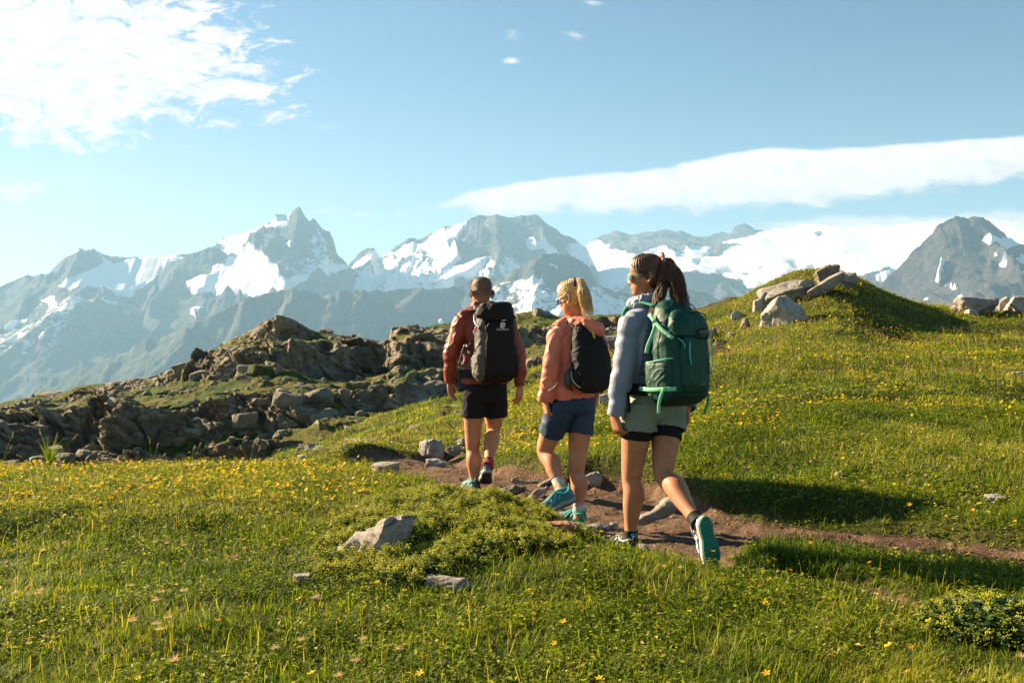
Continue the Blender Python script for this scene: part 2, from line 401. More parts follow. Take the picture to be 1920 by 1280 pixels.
# left massif with the sharp summit
mountain('mountain', '', [(-700, 640), (-400, 590), (-150, 560), (0, 536), (30, 522), (60, 517), (90, 514), (108, 498), (125, 488), (150, 469), (162, 472), (175, 466), (190, 476), (205, 481), (228, 481), (255, 481), (262, 485), (300, 482), (325, 480), (345, 478), (358, 476), (380, 468), (405, 457), (415, 450), (420, 444), (450, 438), (475, 430), (500, 418), (522, 405), (545, 402), (553, 392), (562, 388), (570, 402), (580, 414), (588, 410), (596, 420), (605, 430), (618, 434), (626, 450), (632, 476), (648, 492), (665, 505), (720, 545), (800, 580), (900, 620)],
         9000, 3600, -900, M_farb, seed=37, nu=640, nv=220, spur=330, jag=4, power=1.15, spurs_x=650,
         snow=[([(212, 500), (255, 485), (325, 479), (345, 480), (322, 487), (300, 505), (285, 520), (262, 535), (240, 552), (205, 548), (190, 540), (150, 540), (170, 525)], 4, 1.0),
               ([(110, 540), (150, 510), (205, 494), (215, 500), (170, 525), (130, 545)], 5, .75), ([(178, 472), (188, 478), (205, 494), (200, 496)], 1.5, 1),
               ([(415, 452), (430, 440), (472, 432), (505, 415), (545, 402), (535, 416), (500, 432), (478, 445), (462, 462), (445, 478), (418, 470)], 2.5, 1.0),
               ([(350, 520), (375, 508), (420, 495), (452, 475), (470, 470), (485, 485), (515, 495), (522, 520), (545, 525), (580, 520), (605, 505), (650, 500), (668, 496), (620, 522), (560, 540), (500, 550), (440, 562), (400, 545), (365, 540)], 5, 0.86),
               ([(535, 452), (552, 447), (546, 456)], 1.5, 1), ([(572, 418), (590, 420), (580, 425)], 1.5, .7),
               ([(355, 574), (385, 570), (365, 578), (366, 590)], 1.5, .9), ([(112, 498), (138, 472), (152, 470), (125, 492)], 2, .7),
               ([(80, 562), (100, 555), (108, 580), (98, 582)], 2, .8), ([(128, 578), (145, 568), (150, 562), (135, 582)], 2, .8), ([(60, 610), (100, 590), (160, 575), (230, 560), (150, 590), (90, 605)], 5, .55),
               ([(0, 635), (30, 620), (60, 612), (20, 632)], 3, .7), ([(5, 605), (50, 600), (48, 605), (6, 608)], 2, .7), ([(-200, 680), (0, 600), (80, 550), (200, 545), (250, 560), (150, 620), (40, 680)], 14, .20), ([(560, 470), (600, 430), (640, 490), (560, 530), (520, 500)], 10, .24)])
# rock buttress that walls off the left glacier, its far side snowy
LSN = [([(350, 520), (375, 508), (420, 495), (452, 475), (470, 470), (485, 485), (515, 495), (522, 520), (545, 525), (580, 520), (600, 540), (500, 560), (440, 562), (400, 545), (365, 540)], 5, 0.86), ([(355, 574), (385, 570), (365, 578), (366, 590)], 1.5, .9)]
mountain('mountain', '', [(190, 700), (215, 645), (233, 605), (240, 568), (262, 537), (285, 521), (305, 503), (322, 489), (345, 480), (380, 470), (400, 462), (420, 470), (445, 486), (500, 530), (560, 575), (620, 620)],
         8700, 2900, -900, M_farb, ks=0.06, dec=0.1, seed=43, nu=300, nv=180, spur=120, jag=4, power=1.1, spurs_x=330, snow=LSN)
# buttress ridge below the central massif
mountain('mountain', '', [(500, 640), (560, 608), (600, 580), (640, 560), (690, 545), (740, 543), (790, 540), (835, 538), (870, 531), (905, 520), (950, 516), (975, 500), (1000, 484), (1030, 474), (1065, 475), (1090, 492), (1105, 505), (1120, 530), (1150, 548), (1200, 552), (1280, 540), (1350, 560), (1420, 590), (1500, 620)],
         6700, 1800, -500, M_mid, seed=51, nu=420, nv=150, spur=160, jag=6, spurs_x=420,
         snow=[([(948, 543), (965, 525), (982, 520), (978, 532), (960, 545)], 2, 1), ([(975, 578), (990, 562), (1000, 556), (992, 575), (980, 580)], 2, 1), ([(1000, 545), (1020, 540), (1030, 548), (1012, 552)], 2, .9),
               ([(1110, 560), (1150, 550), (1145, 556)], 2, .7), ([(820, 592), (832, 590), (828, 597)], 1.5, .9), ([(1020, 492), (1050, 488), (1045, 494)], 2, .6), ([(880, 620), (900, 540), (960, 520), (1100, 530), (1200, 552), (1300, 560), (1200, 640)], 12, .34)])
# grey cliffs under the glacier
mountain('mountain', '', [(1180, 600), (1240, 545), (1265, 520), (1290, 508), (1320, 512), (1350, 512), (1375, 520), (1390, 535), (1420, 548), (1500, 555), (1560, 552), (1600, 520), (1660, 500), (1700, 520), (1800, 600)],
         8300, 1300, -400, M_far, seed=67, nu=240, nv=90, spur=110, jag=8, spurs_x=330,
         snow=[([(1340, 545), (1370, 535), (1385, 555), (1400, 570), (1380, 572), (1360, 560)], 4, .7), ([(1330, 585), (1360, 570), (1345, 590)], 3, .6), ([(1395, 530), (1600, 500), (1610, 530), (1560, 560), (1420, 560)], 6, .62),
               ([(1640, 515), (1700, 490), (1680, 530), (1650, 545)], 4, .9)])
# dark pyramid on the right edge
mountain('mountain', '', [(1560, 660), (1600, 600), (1640, 545), (1660, 520), (1690, 495), (1715, 468), (1735, 448), (1760, 422), (1775, 414), (1790, 406), (1805, 405), (1822, 410), (1842, 406), (1855, 415), (1865, 425), (1885, 440), (1905, 455), (1930, 462), (1980, 450), (2050, 430), (2200, 470), (2500, 560)],
         5600, 2000, -350, M_dark, seed=79, nu=360, nv=180, spur=190, jag=5, power=1.05, spurs_x=330,
         snow=[([(1845, 440), (1870, 440), (1900, 448), (1940, 452), (1940, 462), (1900, 462), (1870, 452)], 2, 1), ([(1872, 492), (1900, 482), (1940, 478), (1940, 490), (1905, 496), (1885, 500)], 2, 1),
               ([(1897, 520), (1930, 520), (1930, 540), (1915, 535)], 2, .9), ([(1756, 505), (1762, 480), (1768, 468), (1764, 500), (1760, 510)], 1.5, .9), ([(1770, 508), (1795, 522), (1790, 524)], 1.5, .7), ([(1795, 540), (1806, 550), (1800, 552)], 1.5, .8), ([(1728, 560), (1738, 556), (1736, 563)], 1.5, .8), ([(1860, 470), (1866, 466), (1866, 474)], 1.5, .8)])
# dusty blue forested ridges in front on the left
mountain('mountain', '', [(-600, 1000), (-200, 850), (0, 757), (50, 735), (100, 711), (150, 695), (200, 672), (235, 660), (270, 637), (300, 633), (350, 610), (400, 592), (430, 576), (470, 556), (520, 548), (550, 541), (590, 549), (605, 556), (640, 543), (680, 541), (700, 556), (760, 590), (900, 640)],
         6300, 2000, -1000, M_green, seed=91, nu=460, nv=150, spur=130, jag=6, spurs_x=330)
# valley floor far below, under everything
vx = np.linspace(-16000, 16000, 60); vy = np.linspace(150, 14000, 60)
VX, VY = np.meshgrid(vx, vy)
VZ = -900 + 60 * fbm(VX / 1500, VY / 1500, oct=3, seed=5) + 892 * sstep(1300, 150, VY)
structure('valley_ground', grid_np('valley_ground', VX, VY, VZ, M_green, {'snow': VX * 0}))
# ------------------------------------------------------------------ materials of the near land
def rock_color(t, P, base=(0.20, 0.19, 0.165), light=(0.36, 0.34, 0.30), dark=(0.07, 0.068, 0.06), lichen=(0.30, 0.28, 0.12), rust=(0.20, 0.09, 0.045), sc=1.0, rust_amt=0.4):
    n1 = t.noise(P, 0.9 * sc, 8, 0.68, 0.4); n2 = t.noise(P, 5 * sc, 6, 0.7); n3 = t.noise(P, 0.35 * sc, 4, 0.6)
    c = t.mix(t.smooth(n1, 0.35, 0.65), base, light)
    c = t.mix(t.smooth(n2, 0.52, 0.72), c, dark)
    c = t.mix(t.math('MULTIPLY', t.smooth(t.noise(P, 2.2 * sc, 7, 0.75), 0.56, 0.66), 0.6), c, lichen)
    c = t.mix(t.math('MULTIPLY', t.smooth(n3, 0.55, 0.68), rust_amt), c, rust)
    return c, n2, n1
def hill_mat(name, gr=(0.06, 0.115, 0.008), gr2=(0.17, 0.16, 0.02), gd=(0.02, 0.045, 0.005)):
    m, t, b = new_mat(name); P = pos(t)
    c, n2, n1 = rock_color(t, P, sc=0.8, base=(0.17, 0.15, 0.105), light=(0.34, 0.31, 0.235), dark=(0.055, 0.048, 0.034), lichen=(.20, .18, .07), rust=(.15, .06, .03), rust_amt=.6)
    g = t.mix(t.smooth(t.noise(P, 0.35, 5, 0.6), 0.35, 0.65), gr, gr2)
    g = t.mix(t.smooth(t.noise(P, 3.0, 5, 0.7), 0.48, 0.66), g, gd)
    nz = t.n('ShaderNodeSeparateXYZ'); t.put(nz.inputs[0], t.n('ShaderNodeNewGeometry').outputs['Normal'])
    rk = t.math('ADD', t.attr('rock'), t.math('MULTIPLY', t.math('SUBTRACT', t.noise(P, 1.2, 6, 0.7), 0.5), 0.7))
    rk = t.math('ADD', rk, t.smooth(nz.outputs[2], 0.95, 0.50, -0.45, 0.30))
    k = t.smooth(rk, 0.42, 0.58)
    t.put(b.inputs['Base Color'], t.mix(k, g, c))
    b.inputs['Roughness'].default_value = 0.9; b.inputs['Specular IOR Level'].default_value = 0.15
    h1 = t.noise(P, 2.5, 10, 0.72); h2 = t.noise(P, 9, 8, 0.8)
    n = t.bump(t.mix(k, h2, h1), 1.0, 0.35)
    t.put(b.inputs['Normal'], n)
    return m
M_hill = hill_mat('rocky_turf')
M_spur = hill_mat('mossy_turf', gr=(0.11, 0.12, 0.018), gr2=(0.19, 0.16, 0.035), gd=(0.05, 0.065, 0.012))

# ------------------------------------------------------------------ rocky hillside across the hollow
rv_u = [-1000, -400, -100, 0, 60, 110, 150, 190, 215, 262, 285, 330, 365, 400, 440, 480, 503, 522, 545, 562, 580, 600, 620, 650, 680, 705, 725, 742, 752, 765, 790, 830, 880, 960, 1010, 1060, 1130, 1200, 1300, 1340, 1500, 1800]
rv_v = [830, 790, 765, 755, 743, 740, 724, 720, 713, 708, 707, 690, 672, 655, 634, 614, 602, 597, 598, 606, 617, 624, 624, 632, 641, 644, 640, 620, 614, 611, 618, 606, 597, 588, 583, 592, 590, 588, 580, 590, 620, 640]
def hill_z0(s):
    return CAMZ + (640 - np.interp(960 + F * s, rv_u, rv_v)) / F * 82.0
def hillside():
    nc, nr = 1500, 620
    s = np.linspace(-0.80, 0.36, nc)
    yb = 40.0; yc = 82.0
    q = np.linspace(0, 1.25, 900)
    Q, S = np.meshgrid(q, s, indexing='ij')
    zc = hill_z0(S)
    zb = np.interp(960 + F * S, [-400, 500, 900, 1400], [-5.5, -5.2, -2.2, -1.2])
    Y0 = yb + (yc - yb) * Q; X0 = S * Y0
    ql = np.clip(Q, 0, 1)
    zm_ = CAMZ - (np.interp(960 + F * S, [-400, 0, 200, 400, 600, 700, 900, 1200], [812, 800, 790, 772, 758, 770, 800, 760]) - 640) / F * 47.0
    qw = Q + .035 * fbm(X0 / 4, Q * 4, oct=3, seed=299)
    zl = zb + (zm_ - zb) * sstep(0.03, 0.16, qw) + (zc - zm_) * (0.4 * np.clip((ql - .14) / .86, 0, 1) + .6 * np.clip((ql - .14) / .86, 0, 1) ** .75) - np.clip(Q - 1, 0, 1) * 22
    cliff = sstep(0.02, 0.06, qw) * sstep(.20, .14, qw)
    und = 1.1 * fbm(X0 / 9, Y0 / 12, oct=4, seed=301)
    env = sstep(0, 0.1, ql) * sstep(1.0, 0.86, Q)
    zl = zl + und * env + .45 * fbm(X0 / 2.6, Y0 / 2.6, oct=4, seed=303) * env
    # rock steps that follow the slope, dipping to the left
    step = 2.3
    ph = (zl - 0.10 * X0 + 1.0 * fbm(X0 / 8, Y0 / 8, oct=4, seed=311)) / step
    fr = ph - np.floor(ph)
    ter = np.floor(ph) + sstep(0.66, 0.93, fr)
    amt = np.clip(0.70 + 0.8 * fbm(X0 / 11, Y0 / 11, oct=3, seed=317), 0, 1)
    dz = (ter - ph) * step * amt * env
    Z1 = zl + dz
    ph2_ = (Z1 + 0.2 * X0 + .5 * fbm(X0 / 3, Y0 / 3, oct=3, seed=313)) / .75; fr2 = ph2_ - np.floor(ph2_)
    Z1 = Z1 + (np.floor(ph2_) + sstep(.55, .9, fr2) - ph2_) * .75 * .7 * env * sstep(-.2, .3, fbm(X0 / 5, Y0 / 5, oct=3, seed=314))
    rock = sstep(0.60, 0.68, fr) * sstep(0.35, 0.7, amt) + 0.75 * sstep(0.06, .30, fbm(X0 / 6, Y0 / 6, oct=4, seed=319))
    rock = np.maximum(rock, cliff * sstep(-.25, .1, fbm(X0 / 3.2, Z1 / 1.1, oct=4, seed=321) - .20))
    # resample the rows of every column by length so that the steep faces get enough points
    ds = np.hypot(np.diff(Y0, axis=0) / 1.6, np.diff(Z1, axis=0) * 1.3)
    L = np.concatenate([np.zeros((1, nc)), np.cumsum(ds, 0)]); L /= L[-1]
    tgt = np.linspace(0, 1, nr)
    def rs(A): return np.stack([np.interp(tgt, L[:, j], A[:, j]) for j in range(nc)], 1)
    Y = rs(Y0); Z = rs(Z1); RK = np.clip(rs(rock), 0, 1); EN = rs(env); S = np.broadcast_to(s, Y.shape)
    X = S * Y
    # fractured blocks
    wx = X + 0.5 * fbm(X / 1.5, Z / 1.5, oct=3, seed=330); wz = Z * 1.25 + Y * 0.45 + 0.5 * fbm(X / 1.5, Z / 1.5, Y / 3, oct=3, seed=331)
    big = sstep(-.1, .3, fbm(X / 7, Z / 5, oct=2, seed=335))
    f1, f2, ax, ay, r1, r2, r3 = voro(wx / 3.0 + wz * 0.25, wz / 2.0, 5)
    blk = 0.8 * (r1 - 0.3) + (r2 - 0.5) * ax * 1.7 + (r3 - 0.5) * ay * 1.7 - 0.6 * sstep(0.07, 0.0, f2 - f1)
    g1, g2, bx, by, t1, t2, t3 = voro(wx / 0.55 + wz * 0.3, wz / 0.45, 9)
    blk2 = 0.28 * (t1 - 0.4) + (t2 - 0.5) * bx * 0.7 + (t3 - .5) * by * .6 - 0.12 * sstep(0.12, 0.0, g2 - g1)
    blk2 = blk2 * (1 - .7 * big); bed = (wz + .35 * wx) / .5; bed = bed - np.floor(bed); blk2 = blk2 + .16 * (bed - .5) + .35 * (ridged(wx / 1.6, wz / .9, Y / 3, oct=4, seed=337) - .5)
    D_ = (blk + blk2 + 0.10 * fbm(X * 2.5, Z * 2.5, Y * 2.5, oct=3, seed=340)) * RK * (0.35 + 0.65 * EN)
    Y = Y - D_ * 1.1; Z = Z + D_ * 0.55 + (0.12 * fbm(X * 1.1, Y * 0.9, oct=5, seed=341) + .10 * ridged(X * .8, Y * .6, oct=4, seed=342) - .05) * (1 - RK)
    return grid_np('rocky_hillside', X, Y, Z, M_hill, {'rock': RK})
hill_me = hillside()
structure('rocky_hillside', hill_me)

# ------------------------------------------------------------------ grassy spur between meadow and rocky hillside
sp_u = [200, 400, 480, 520, 560, 600, 650, 700, 760, 830, 900, 1000, 1100, 1200, 1400, 1700]
sp_v = [960, 900, 874, 856, 844, 830, 805, 784, 765, 745, 730, 700, 660, 600, 560, 540]
def spur():
    nc, nr = 620, 330
    s = np.linspace(-0.45, 0.36, nc); t = np.linspace(0, 1.5, nr)
    T, S = np.meshgrid(t, s, indexing='ij')
    U = 960 + F * S
    zc = CAMZ + (640 - np.interp(U, sp_u, sp_v)) / F * 29.0
    Y = 15.0 + 14.0 * T; X = S * Y
    zf = CAMZ - (np.interp(U, [300, 640, 800, 1000, 1300], [960, 900, 880, 800, 700]) - 640) / F * 15.0
    tc_ = np.clip(T, 0, 1)
    Z = zf + (zc - zf) * tc_ ** 1.0 - np.clip(T - 1, 0, 1) ** 1.4 * 9
    e = sstep(0, .1, T) * sstep(1.05, .9, T) * 0.85 + 0.15
    Z = Z + e * (0.30 * fbm(X / 2.2, Y / 1.8, oct=3, seed=401) + 0.16 * fbm(X / .7, Y / .6, oct=3, seed=402))
    rk = sstep(0.38, 0.55, fbm(X / 1.6, Y / 1.2, oct=4, seed=403)) * 0.75
    f1, f2, ax, ay, r1, r2, r3 = voro(X / .6, Y / .5, 15)
    Z = Z + rk * (0.16 * r1 - 0.10 * sstep(.1, 0, f2 - f1) + (r2 - .5) * ax * .2)
    return grid_np('grassy_spur_ground', X, Y, Z, M_spur, {'rock': rk})
spur_me = spur(); structure('grassy_spur_ground', spur_me)

# ------------------------------------------------------------------ near meadow and trail
def G(u, v, z=0.0):
    """ground point of height z that shows at (u, v)"""
    y = (CAMZ - z) * F / (v - 640); return ((u - 960) / F * y, y)
far_edge = [(650, 866), (690, 858), (740, 851), (800, 850), (850, 846), (875, 862), (905, 880), (960, 893), (1010, 905), (1060, 913), (1110, 916), (1160, 921), (1230, 930), (1290, 950), (1340, 972), (1420, 985), (1500, 990), (1600, 1002), (1700, 1012), (1800, 1026), (1920, 1042), (2300, 1095)]
near_A = [(2300, 1130), (1920, 1070), (1800, 1056), (1700, 1046), (1600, 1032), (1500, 1018), (1440, 1010), (1400, 1020), (1370, 1050)]
near_B = [(1395, 1082), (1440, 1090), (1500, 1098), (1600, 1112), (1700, 1135), (1800, 1165), (1920, 1205), (2300, 1330), (2300, 1380), (1920, 1222), (1800, 1182), (1700, 1150), (1600, 1128), (1500, 1114), (1420, 1102), (1340, 1092), (1270, 1072), (1200, 1052), (1130, 1032), (1060, 1008), (1000, 978), (960, 958), (900, 940), (840, 922), (790, 902), (730, 886), (690, 878), (655, 874)]
trail_poly = [G(u, v, -0.01) for u, v in far_edge + near_A + near_B]
strip_p = [G(u, v, 0.04) for u, v in [(1380, 1056), (1440, 1018), (1600, 1040), (1920, 1078), (2300, 1140), (2300, 1320), (1920, 1200), (1600, 1108), (1440, 1086)]]
cr_u = [-3000, -400, 0, 300, 600, 650, 690, 740, 800, 870, 960, 1010, 1130, 1300, 1345, 1420, 1480, 1560, 1600, 1650, 1720, 1800, 1920, 2400, 4000]
cr_v = [872, 868, 872, 872, 864, 848, 838, 822, 800, 776, 745, 722, 665, 608, 604, 598, 592, 588, 586, 584, 582, 584, 586, 560, 560]
cr_d = [9.5, 9.5, 9.5, 9.6, 10, 10.8, 11.3, 12.6, 14.5, 16, 17.5, 18.3, 20, 22, 22, 22, 22, 22, 22, 22.5, 23, 23, 23, 24, 24]
hp_u = [1290, 1345, 1390, 1420, 1460, 1500, 1540, 1565, 1600, 1630, 1660, 1700, 1740, 1790]
hp_v = [0, 14, 30, 44, 58, 72, 79, 80, 67, 52, 36, 21, 9, 0]
y0_u = [-3000, 600, 660, 900, 1100, 1300, 1500, 1920, 4000]
y0_y = [6.8, 7.0, 9.6, 9.0, 7.6, 7.1, 7.0, 6.0, 5.6]
def meadow_z(x, y, fine=True):
    x = np.asarray(x, float); y = np.asarray(y, float)
    s = x / np.maximum(y, 1.5); U = 960 + F * s
    vc = np.interp(U, cr_u, cr_v); D = np.interp(U, cr_u, cr_d); y0 = np.interp(U, y0_u, y0_y)
    zc = CAMZ + (640 - vc) / F * D
    t = np.clip((y - y0) / (D - y0), 0, 1)
    left = sstep(640, 520, U)
    zb = 0.03 + 0.09 * left * sstep(6.0, 6.8, y)
    zb = zb + 0.14 * sstep(880, 980, U) * sstep(-0.35, 0.10, y - y0)          # bank above the trail
    z = zb + (zc - zb) * (t ** 1.12)
    hp = np.interp(U, hp_u, hp_v, left=0, right=0) / F * 22
    z = z + hp * sstep(0.42, 1.0, t)
    d = np.clip(y - D, 0, 1e9)
    z = z - np.where(d > 0, 0.12 * d + np.minimum(0.10 * d * d, 0.42 * d), 0) - hp * sstep(0, 4, d)
    # mound of lady's mantle and the swell in front
    mx, my = G(870, 950, 0.2)
    z = z + 0.17 * np.exp(-((x - mx - .1) / 0.85) ** 2 - ((y - my) / 0.75) ** 2)
    z = z + 0.10 * np.exp(-((x - 0.55) / 0.75) ** 2 - ((y - 5.05) / 0.40) ** 2)
    # bank left of the far trail bend
    z = z + 0.07 * np.exp(-((x + 1.75) / 0.5) ** 2 - ((y - 11.0) / 0.7) ** 2)
    z = z + 0.055 * fbm(x / 1.1, y / 1.1, oct=3, seed=501) * sstep(2.0, 3.5, y + 4 * (y < 0)) + 0.20 * fbm(x / 4.5, y / 4.5, oct=2, seed=505) * sstep(9, 14, y) + 0.09 * fbm(x / 1.5, y / 1.2, oct=3, seed=506) * sstep(8.5, 11, y)
    st = (x > .9) & (y < 7.5) & (y > 3.5)
    if st.any():
        z = np.array(z); z[st] += 0.05 * sstep(-.05, .18, poly_sd(x[st], y[st], strip_p))
    sd = trail_sd(x, y)
    m = sstep(-0.10, 0.10, sd)
    tz = -0.02 + 0.015 * fbm(x / .5, y / .5, oct=3, seed=507)
    ft = sstep(8.8, 11.0, y)
    tz = tz + (zb - 0.05) * 0
    zt = tz * (1 - ft) + (z - 0.10) * ft
    z = z * (1 - m) + zt * m
    if fine:
        z = z + 0.02 * fbm(x / .16, y / .16, oct=3, seed=511) * (1 - m) + (0.014 * fbm(x / .07, y / .07, oct=2, seed=513) + .02 * fbm(x / .22, y / .22, oct=2, seed=514)) * m
    return z
def trail_sd(x, y):
    x = np.asarray(x, float); y = np.asarray(y, float)
    out = np.full(x.shape, -3.0)
    k = (y > 2.2) & (y < 13) & (x > -3.2) & (x < 5)
    if k.any():
        xx = x[k] + 0.07 * fbm(x[k] / .35, y[k] / .35, oct=3, seed=521); yy = y[k] + 0.07 * fbm(x[k] / .35, y[k] / .35, oct=3, seed=523)
        out[k] = poly_sd(xx, yy, trail_poly)
    return out

mg, t, b = new_mat('meadow_soil'); P = pos(t)
tr = t.attr('trail')
dirt = t.mix(t.smooth(t.noise(P, 3.0, 6, 0.6), 0.35, 0.65), (0.075, 0.045, 0.028), (0.165, 0.105, 0.066))
dirt = t.mix(t.smooth(t.noise(P, 60, 4, 0.7), 0.52, 0.66), dirt, (0.29, 0.20, 0.135))
dirt = t.mix(t.smooth(t.noise(P, 25, 5, 0.7), 0.55, 0.68), dirt, (0.055, 0.032, 0.020))
thatch = t.mix(t.smooth(t.noise(P, 1.5, 5, 0.6), 0.35, 0.65), (0.05, 0.065, 0.012), (0.11, 0.105, 0.025))
thatch = t.mix(t.smooth(t.noise(P, 40, 4, 0.7), 0.45, 0.6), thatch, (0.035, 0.035, 0.012))
k = t.smooth(t.math('ADD', tr, t.math('MULTIPLY', t.math('SUBTRACT', t.noise(P, 12, 5, 0.7), 0.5), 0.7)), 0.35, 0.6)
t.put(b.inputs['Base Color'], t.mix(k, thatch, dirt)); b.inputs['Roughness'].default_value = 0.95; b.inputs['Specular IOR Level'].default_value = 0.1
t.put(b.inputs['Normal'], t.bump(t.math('ADD', t.noise(P, 18, 8, 0.75), t.math('MULTIPLY', t.noise(P, 90, 4, 0.7), 0.4)), 0.9, 0.035))
def meadow():
    xs = np.concatenate([np.linspace(-16, -4.5, 130)[:-1], np.linspace(-4.5, 5, 420), np.linspace(5, 24, 190)[1:]])
    ys = np.concatenate([np.linspace(-6, 2.2, 40)[:-1], np.linspace(2.2, 12, 440), np.linspace(12, 36, 240)[1:]])
    X, Y = np.meshgrid(xs, ys)
    return grid_np('meadow_ground', X, Y, meadow_z(X, Y), mg, {'trail': sstep(-0.06, 0.06, trail_sd(X, Y))})
structure('meadow_ground', meadow())

# ------------------------------------------------------------------ rocks
def rock_shape(seed, sub=5, planes=11, squash=0.35, rough=0.06, soft=40, slab=None):
    """unit-ish angular rock: a faceted solid with worn edges, in a +-1 box"""
    rs = np.random.RandomState(seed)
    bm = bmesh.new(); bmesh.ops.create_icosphere(bm, subdivisions=sub, radius=1)
    D = np.array([v.co[:] for v in bm.verts])
    N = rs.normal(size=(planes, 3)); N /= np.linalg.norm(N, axis=1)[:, None]
    N = np.vstack([N, np.eye(3), -np.eye(3)]); d = np.concatenate([rs.uniform(0.55, 0.95, planes), rs.uniform(.75, 1, 6)])
    c = D @ N.T
    inv = np.where(c > 0.02, c / d[None, :], 0.0)
    r = 1 / (np.sum(inv ** soft, 1) ** (1 / soft))
    V = D * r[:, None]
    o = rs.uniform(0, 50, 3)
    p = V * 1.7 + o
    n = fbm(p[:, 0], p[:, 1], p[:, 2], oct=5, seed=seed) * rough * 1.6 + (ridged(p[:, 0] * 1.3, p[:, 1] * 1.3, p[:, 2] * 1.3, oct=4, seed=seed + 5) - .5) * rough * 1.3
    cr = np.abs(vnoise(p[:, 0] * .9, p[:, 1] * .9, p[:, 2] * .9 + 9, seed + 8)); n = n - 0.09 * np.exp(-(cr / 0.035) ** 2) * (rough > 0.04)
    V = V + D * n[:, None]
    for v, q in zip(bm.verts, V): v.co = q
    for f in bm.faces: f.smooth = True
    return bm, V
def rock_mat(name, **kw):
    sc = kw.pop('sc', 6.0); m, t, b = new_mat(name)
    P = t.n('ShaderNodeTexCoord').outputs['Object'] if kw.pop('objspace', False) else pos(t)
    c, n2, n1 = rock_color(t, P, sc=sc, **kw)
    t.put(b.inputs['Base Color'], c); b.inputs['Roughness'].default_value = 0.88; b.inputs['Specular IOR Level'].default_value = 0.2
    t.put(b.inputs['Normal'], t.bump(t.math('ADD', t.noise(P, 3 * sc, 9, 0.75), t.math('MULTIPLY', n1, 0.6)), 0.9, 0.25 / sc))
    return m
M_rock = rock_mat('pale_rock', base=(0.30, 0.27, 0.235), light=(0.47, 0.43, 0.385), dark=(0.12, 0.105, 0.09), lichen=(0.36, 0.32, 0.20), rust_amt=0.12)
M_rockg = rock_mat('grey_rock', base=(0.21, 0.20, 0.18), light=(0.34, 0.32, 0.285), dark=(0.075, 0.07, 0.062), lichen=(0.26, 0.24, 0.12), rust=(0.28, 0.10, 0.04), rust_amt=0.35)
M_rockd = rock_mat('dark_rock', base=(0.14, 0.12, 0.10), light=(0.26, 0.23, 0.195), dark=(0.06, 0.05, 0.04), lichen=(0.2, 0.17, 0.1), rust_amt=0.2)
M_rocko = rock_mat('orange_rock', base=(0.40, 0.20, 0.10), light=(0.50, 0.29, 0.165), dark=(0.22, 0.11, 0.06), lichen=(0.4, 0.25, 0.14), rust_amt=0.1)
M_root = rock_mat('weathered_root_wood', base=(0.25, 0.215, 0.175), light=(0.38, 0.34, 0.285), dark=(0.11, 0.09, 0.07), lichen=(0.25, 0.2, 0.14), rust_amt=0.1, sc=9)
M_hrock = rock_mat('hillside_rock', sc=0.9, base=(0.16, 0.142, 0.10), light=(0.31, 0.285, 0.215), dark=(0.055, 0.048, 0.034), lichen=(0.22, 0.21, 0.10), rust_amt=0.2)
ROCKS = []
def rock(u0, v0, u1, v1, y, label, mat=None, seed=0, tilt=0.0, yaw=0.0, depth=0.8, sink=0.12, name='rock', rough=0.075, planes=11, group=None, soft=48, pitch=0.0, seat=True):
    """a rock whose picture runs from (u0, v0) to (u1, v1) when it stands y metres away; tilt leans it in the picture plane"""
    if seat:                                 # stand the rock where its foot meets the meadow
        yy = np.linspace(max(2.5, y * 0.6), min(y * 1.5, 26), 500); zz = CAMZ + (640 - (v1 - 0.12 * (v1 - v0))) / F * yy
        hit = np.nonzero(meadow_z(((u0 + u1) / 2 - 960) / F * yy, yy, False) > zz)[0]
        if len(hit): y = float(yy[hit[0]])
    w = (u1 - u0) / F * y; h = (v1 - v0) / F * y
    bm, V = rock_shape(1000 + seed, planes=planes, rough=rough, soft=soft)
    c, s_ = abs(math.cos(tilt)), abs(math.sin(tilt))
    # solve the untilted half sizes from the tilted box
    if tilt:
        den = c * c - s_ * s_
        a = max((w * c - h * s_) / den, w * 0.45); bb = max((h * c - w * s_) / den, min(w, h) * 0.28)
    else: a, bb = w, h
    M = Matrix.Rotation(-tilt, 4, 'Y') @ Matrix.Rotation(pitch, 4, 'X') @ Matrix.Rotation(yaw, 4, 'Z') @ Matrix.Diagonal((a / 2, depth * max(a, bb) / 2 if abs(yaw) < .01 else a / 2, bb / 2 * (1 + sink), 1))
    bm.transform(M)
    xs = [v.co.x for v in bm.verts]; zs = [v.co.z for v in bm.verts]
    k = w / (max(xs) - min(xs)); kz = h * (1 + sink) / (max(zs) - min(zs))
    bm.transform(Matrix.Diagonal((k, k, kz, 1)))
    xs = [v.co.x for v in bm.verts]; zs = [v.co.z for v in bm.verts]
    me = bpy.data.meshes.new(name); bm.to_mesh(me); bm.free(); me.materials.append(mat or M_rock)
    cx = ((u0 + u1) / 2 - 960) / F * y; zt = CAMZ + (640 - v0) / F * y
    o = link(name, me, label=label, category='rock' if name == 'rock' else name.replace('_', ' '), group=group)
    o.location = (cx - (max(xs) + min(xs)) / 2, y, zt - max(zs))
    ROCKS.append((cx, y, w / 2, depth * max(w, h) / 2))
    return o
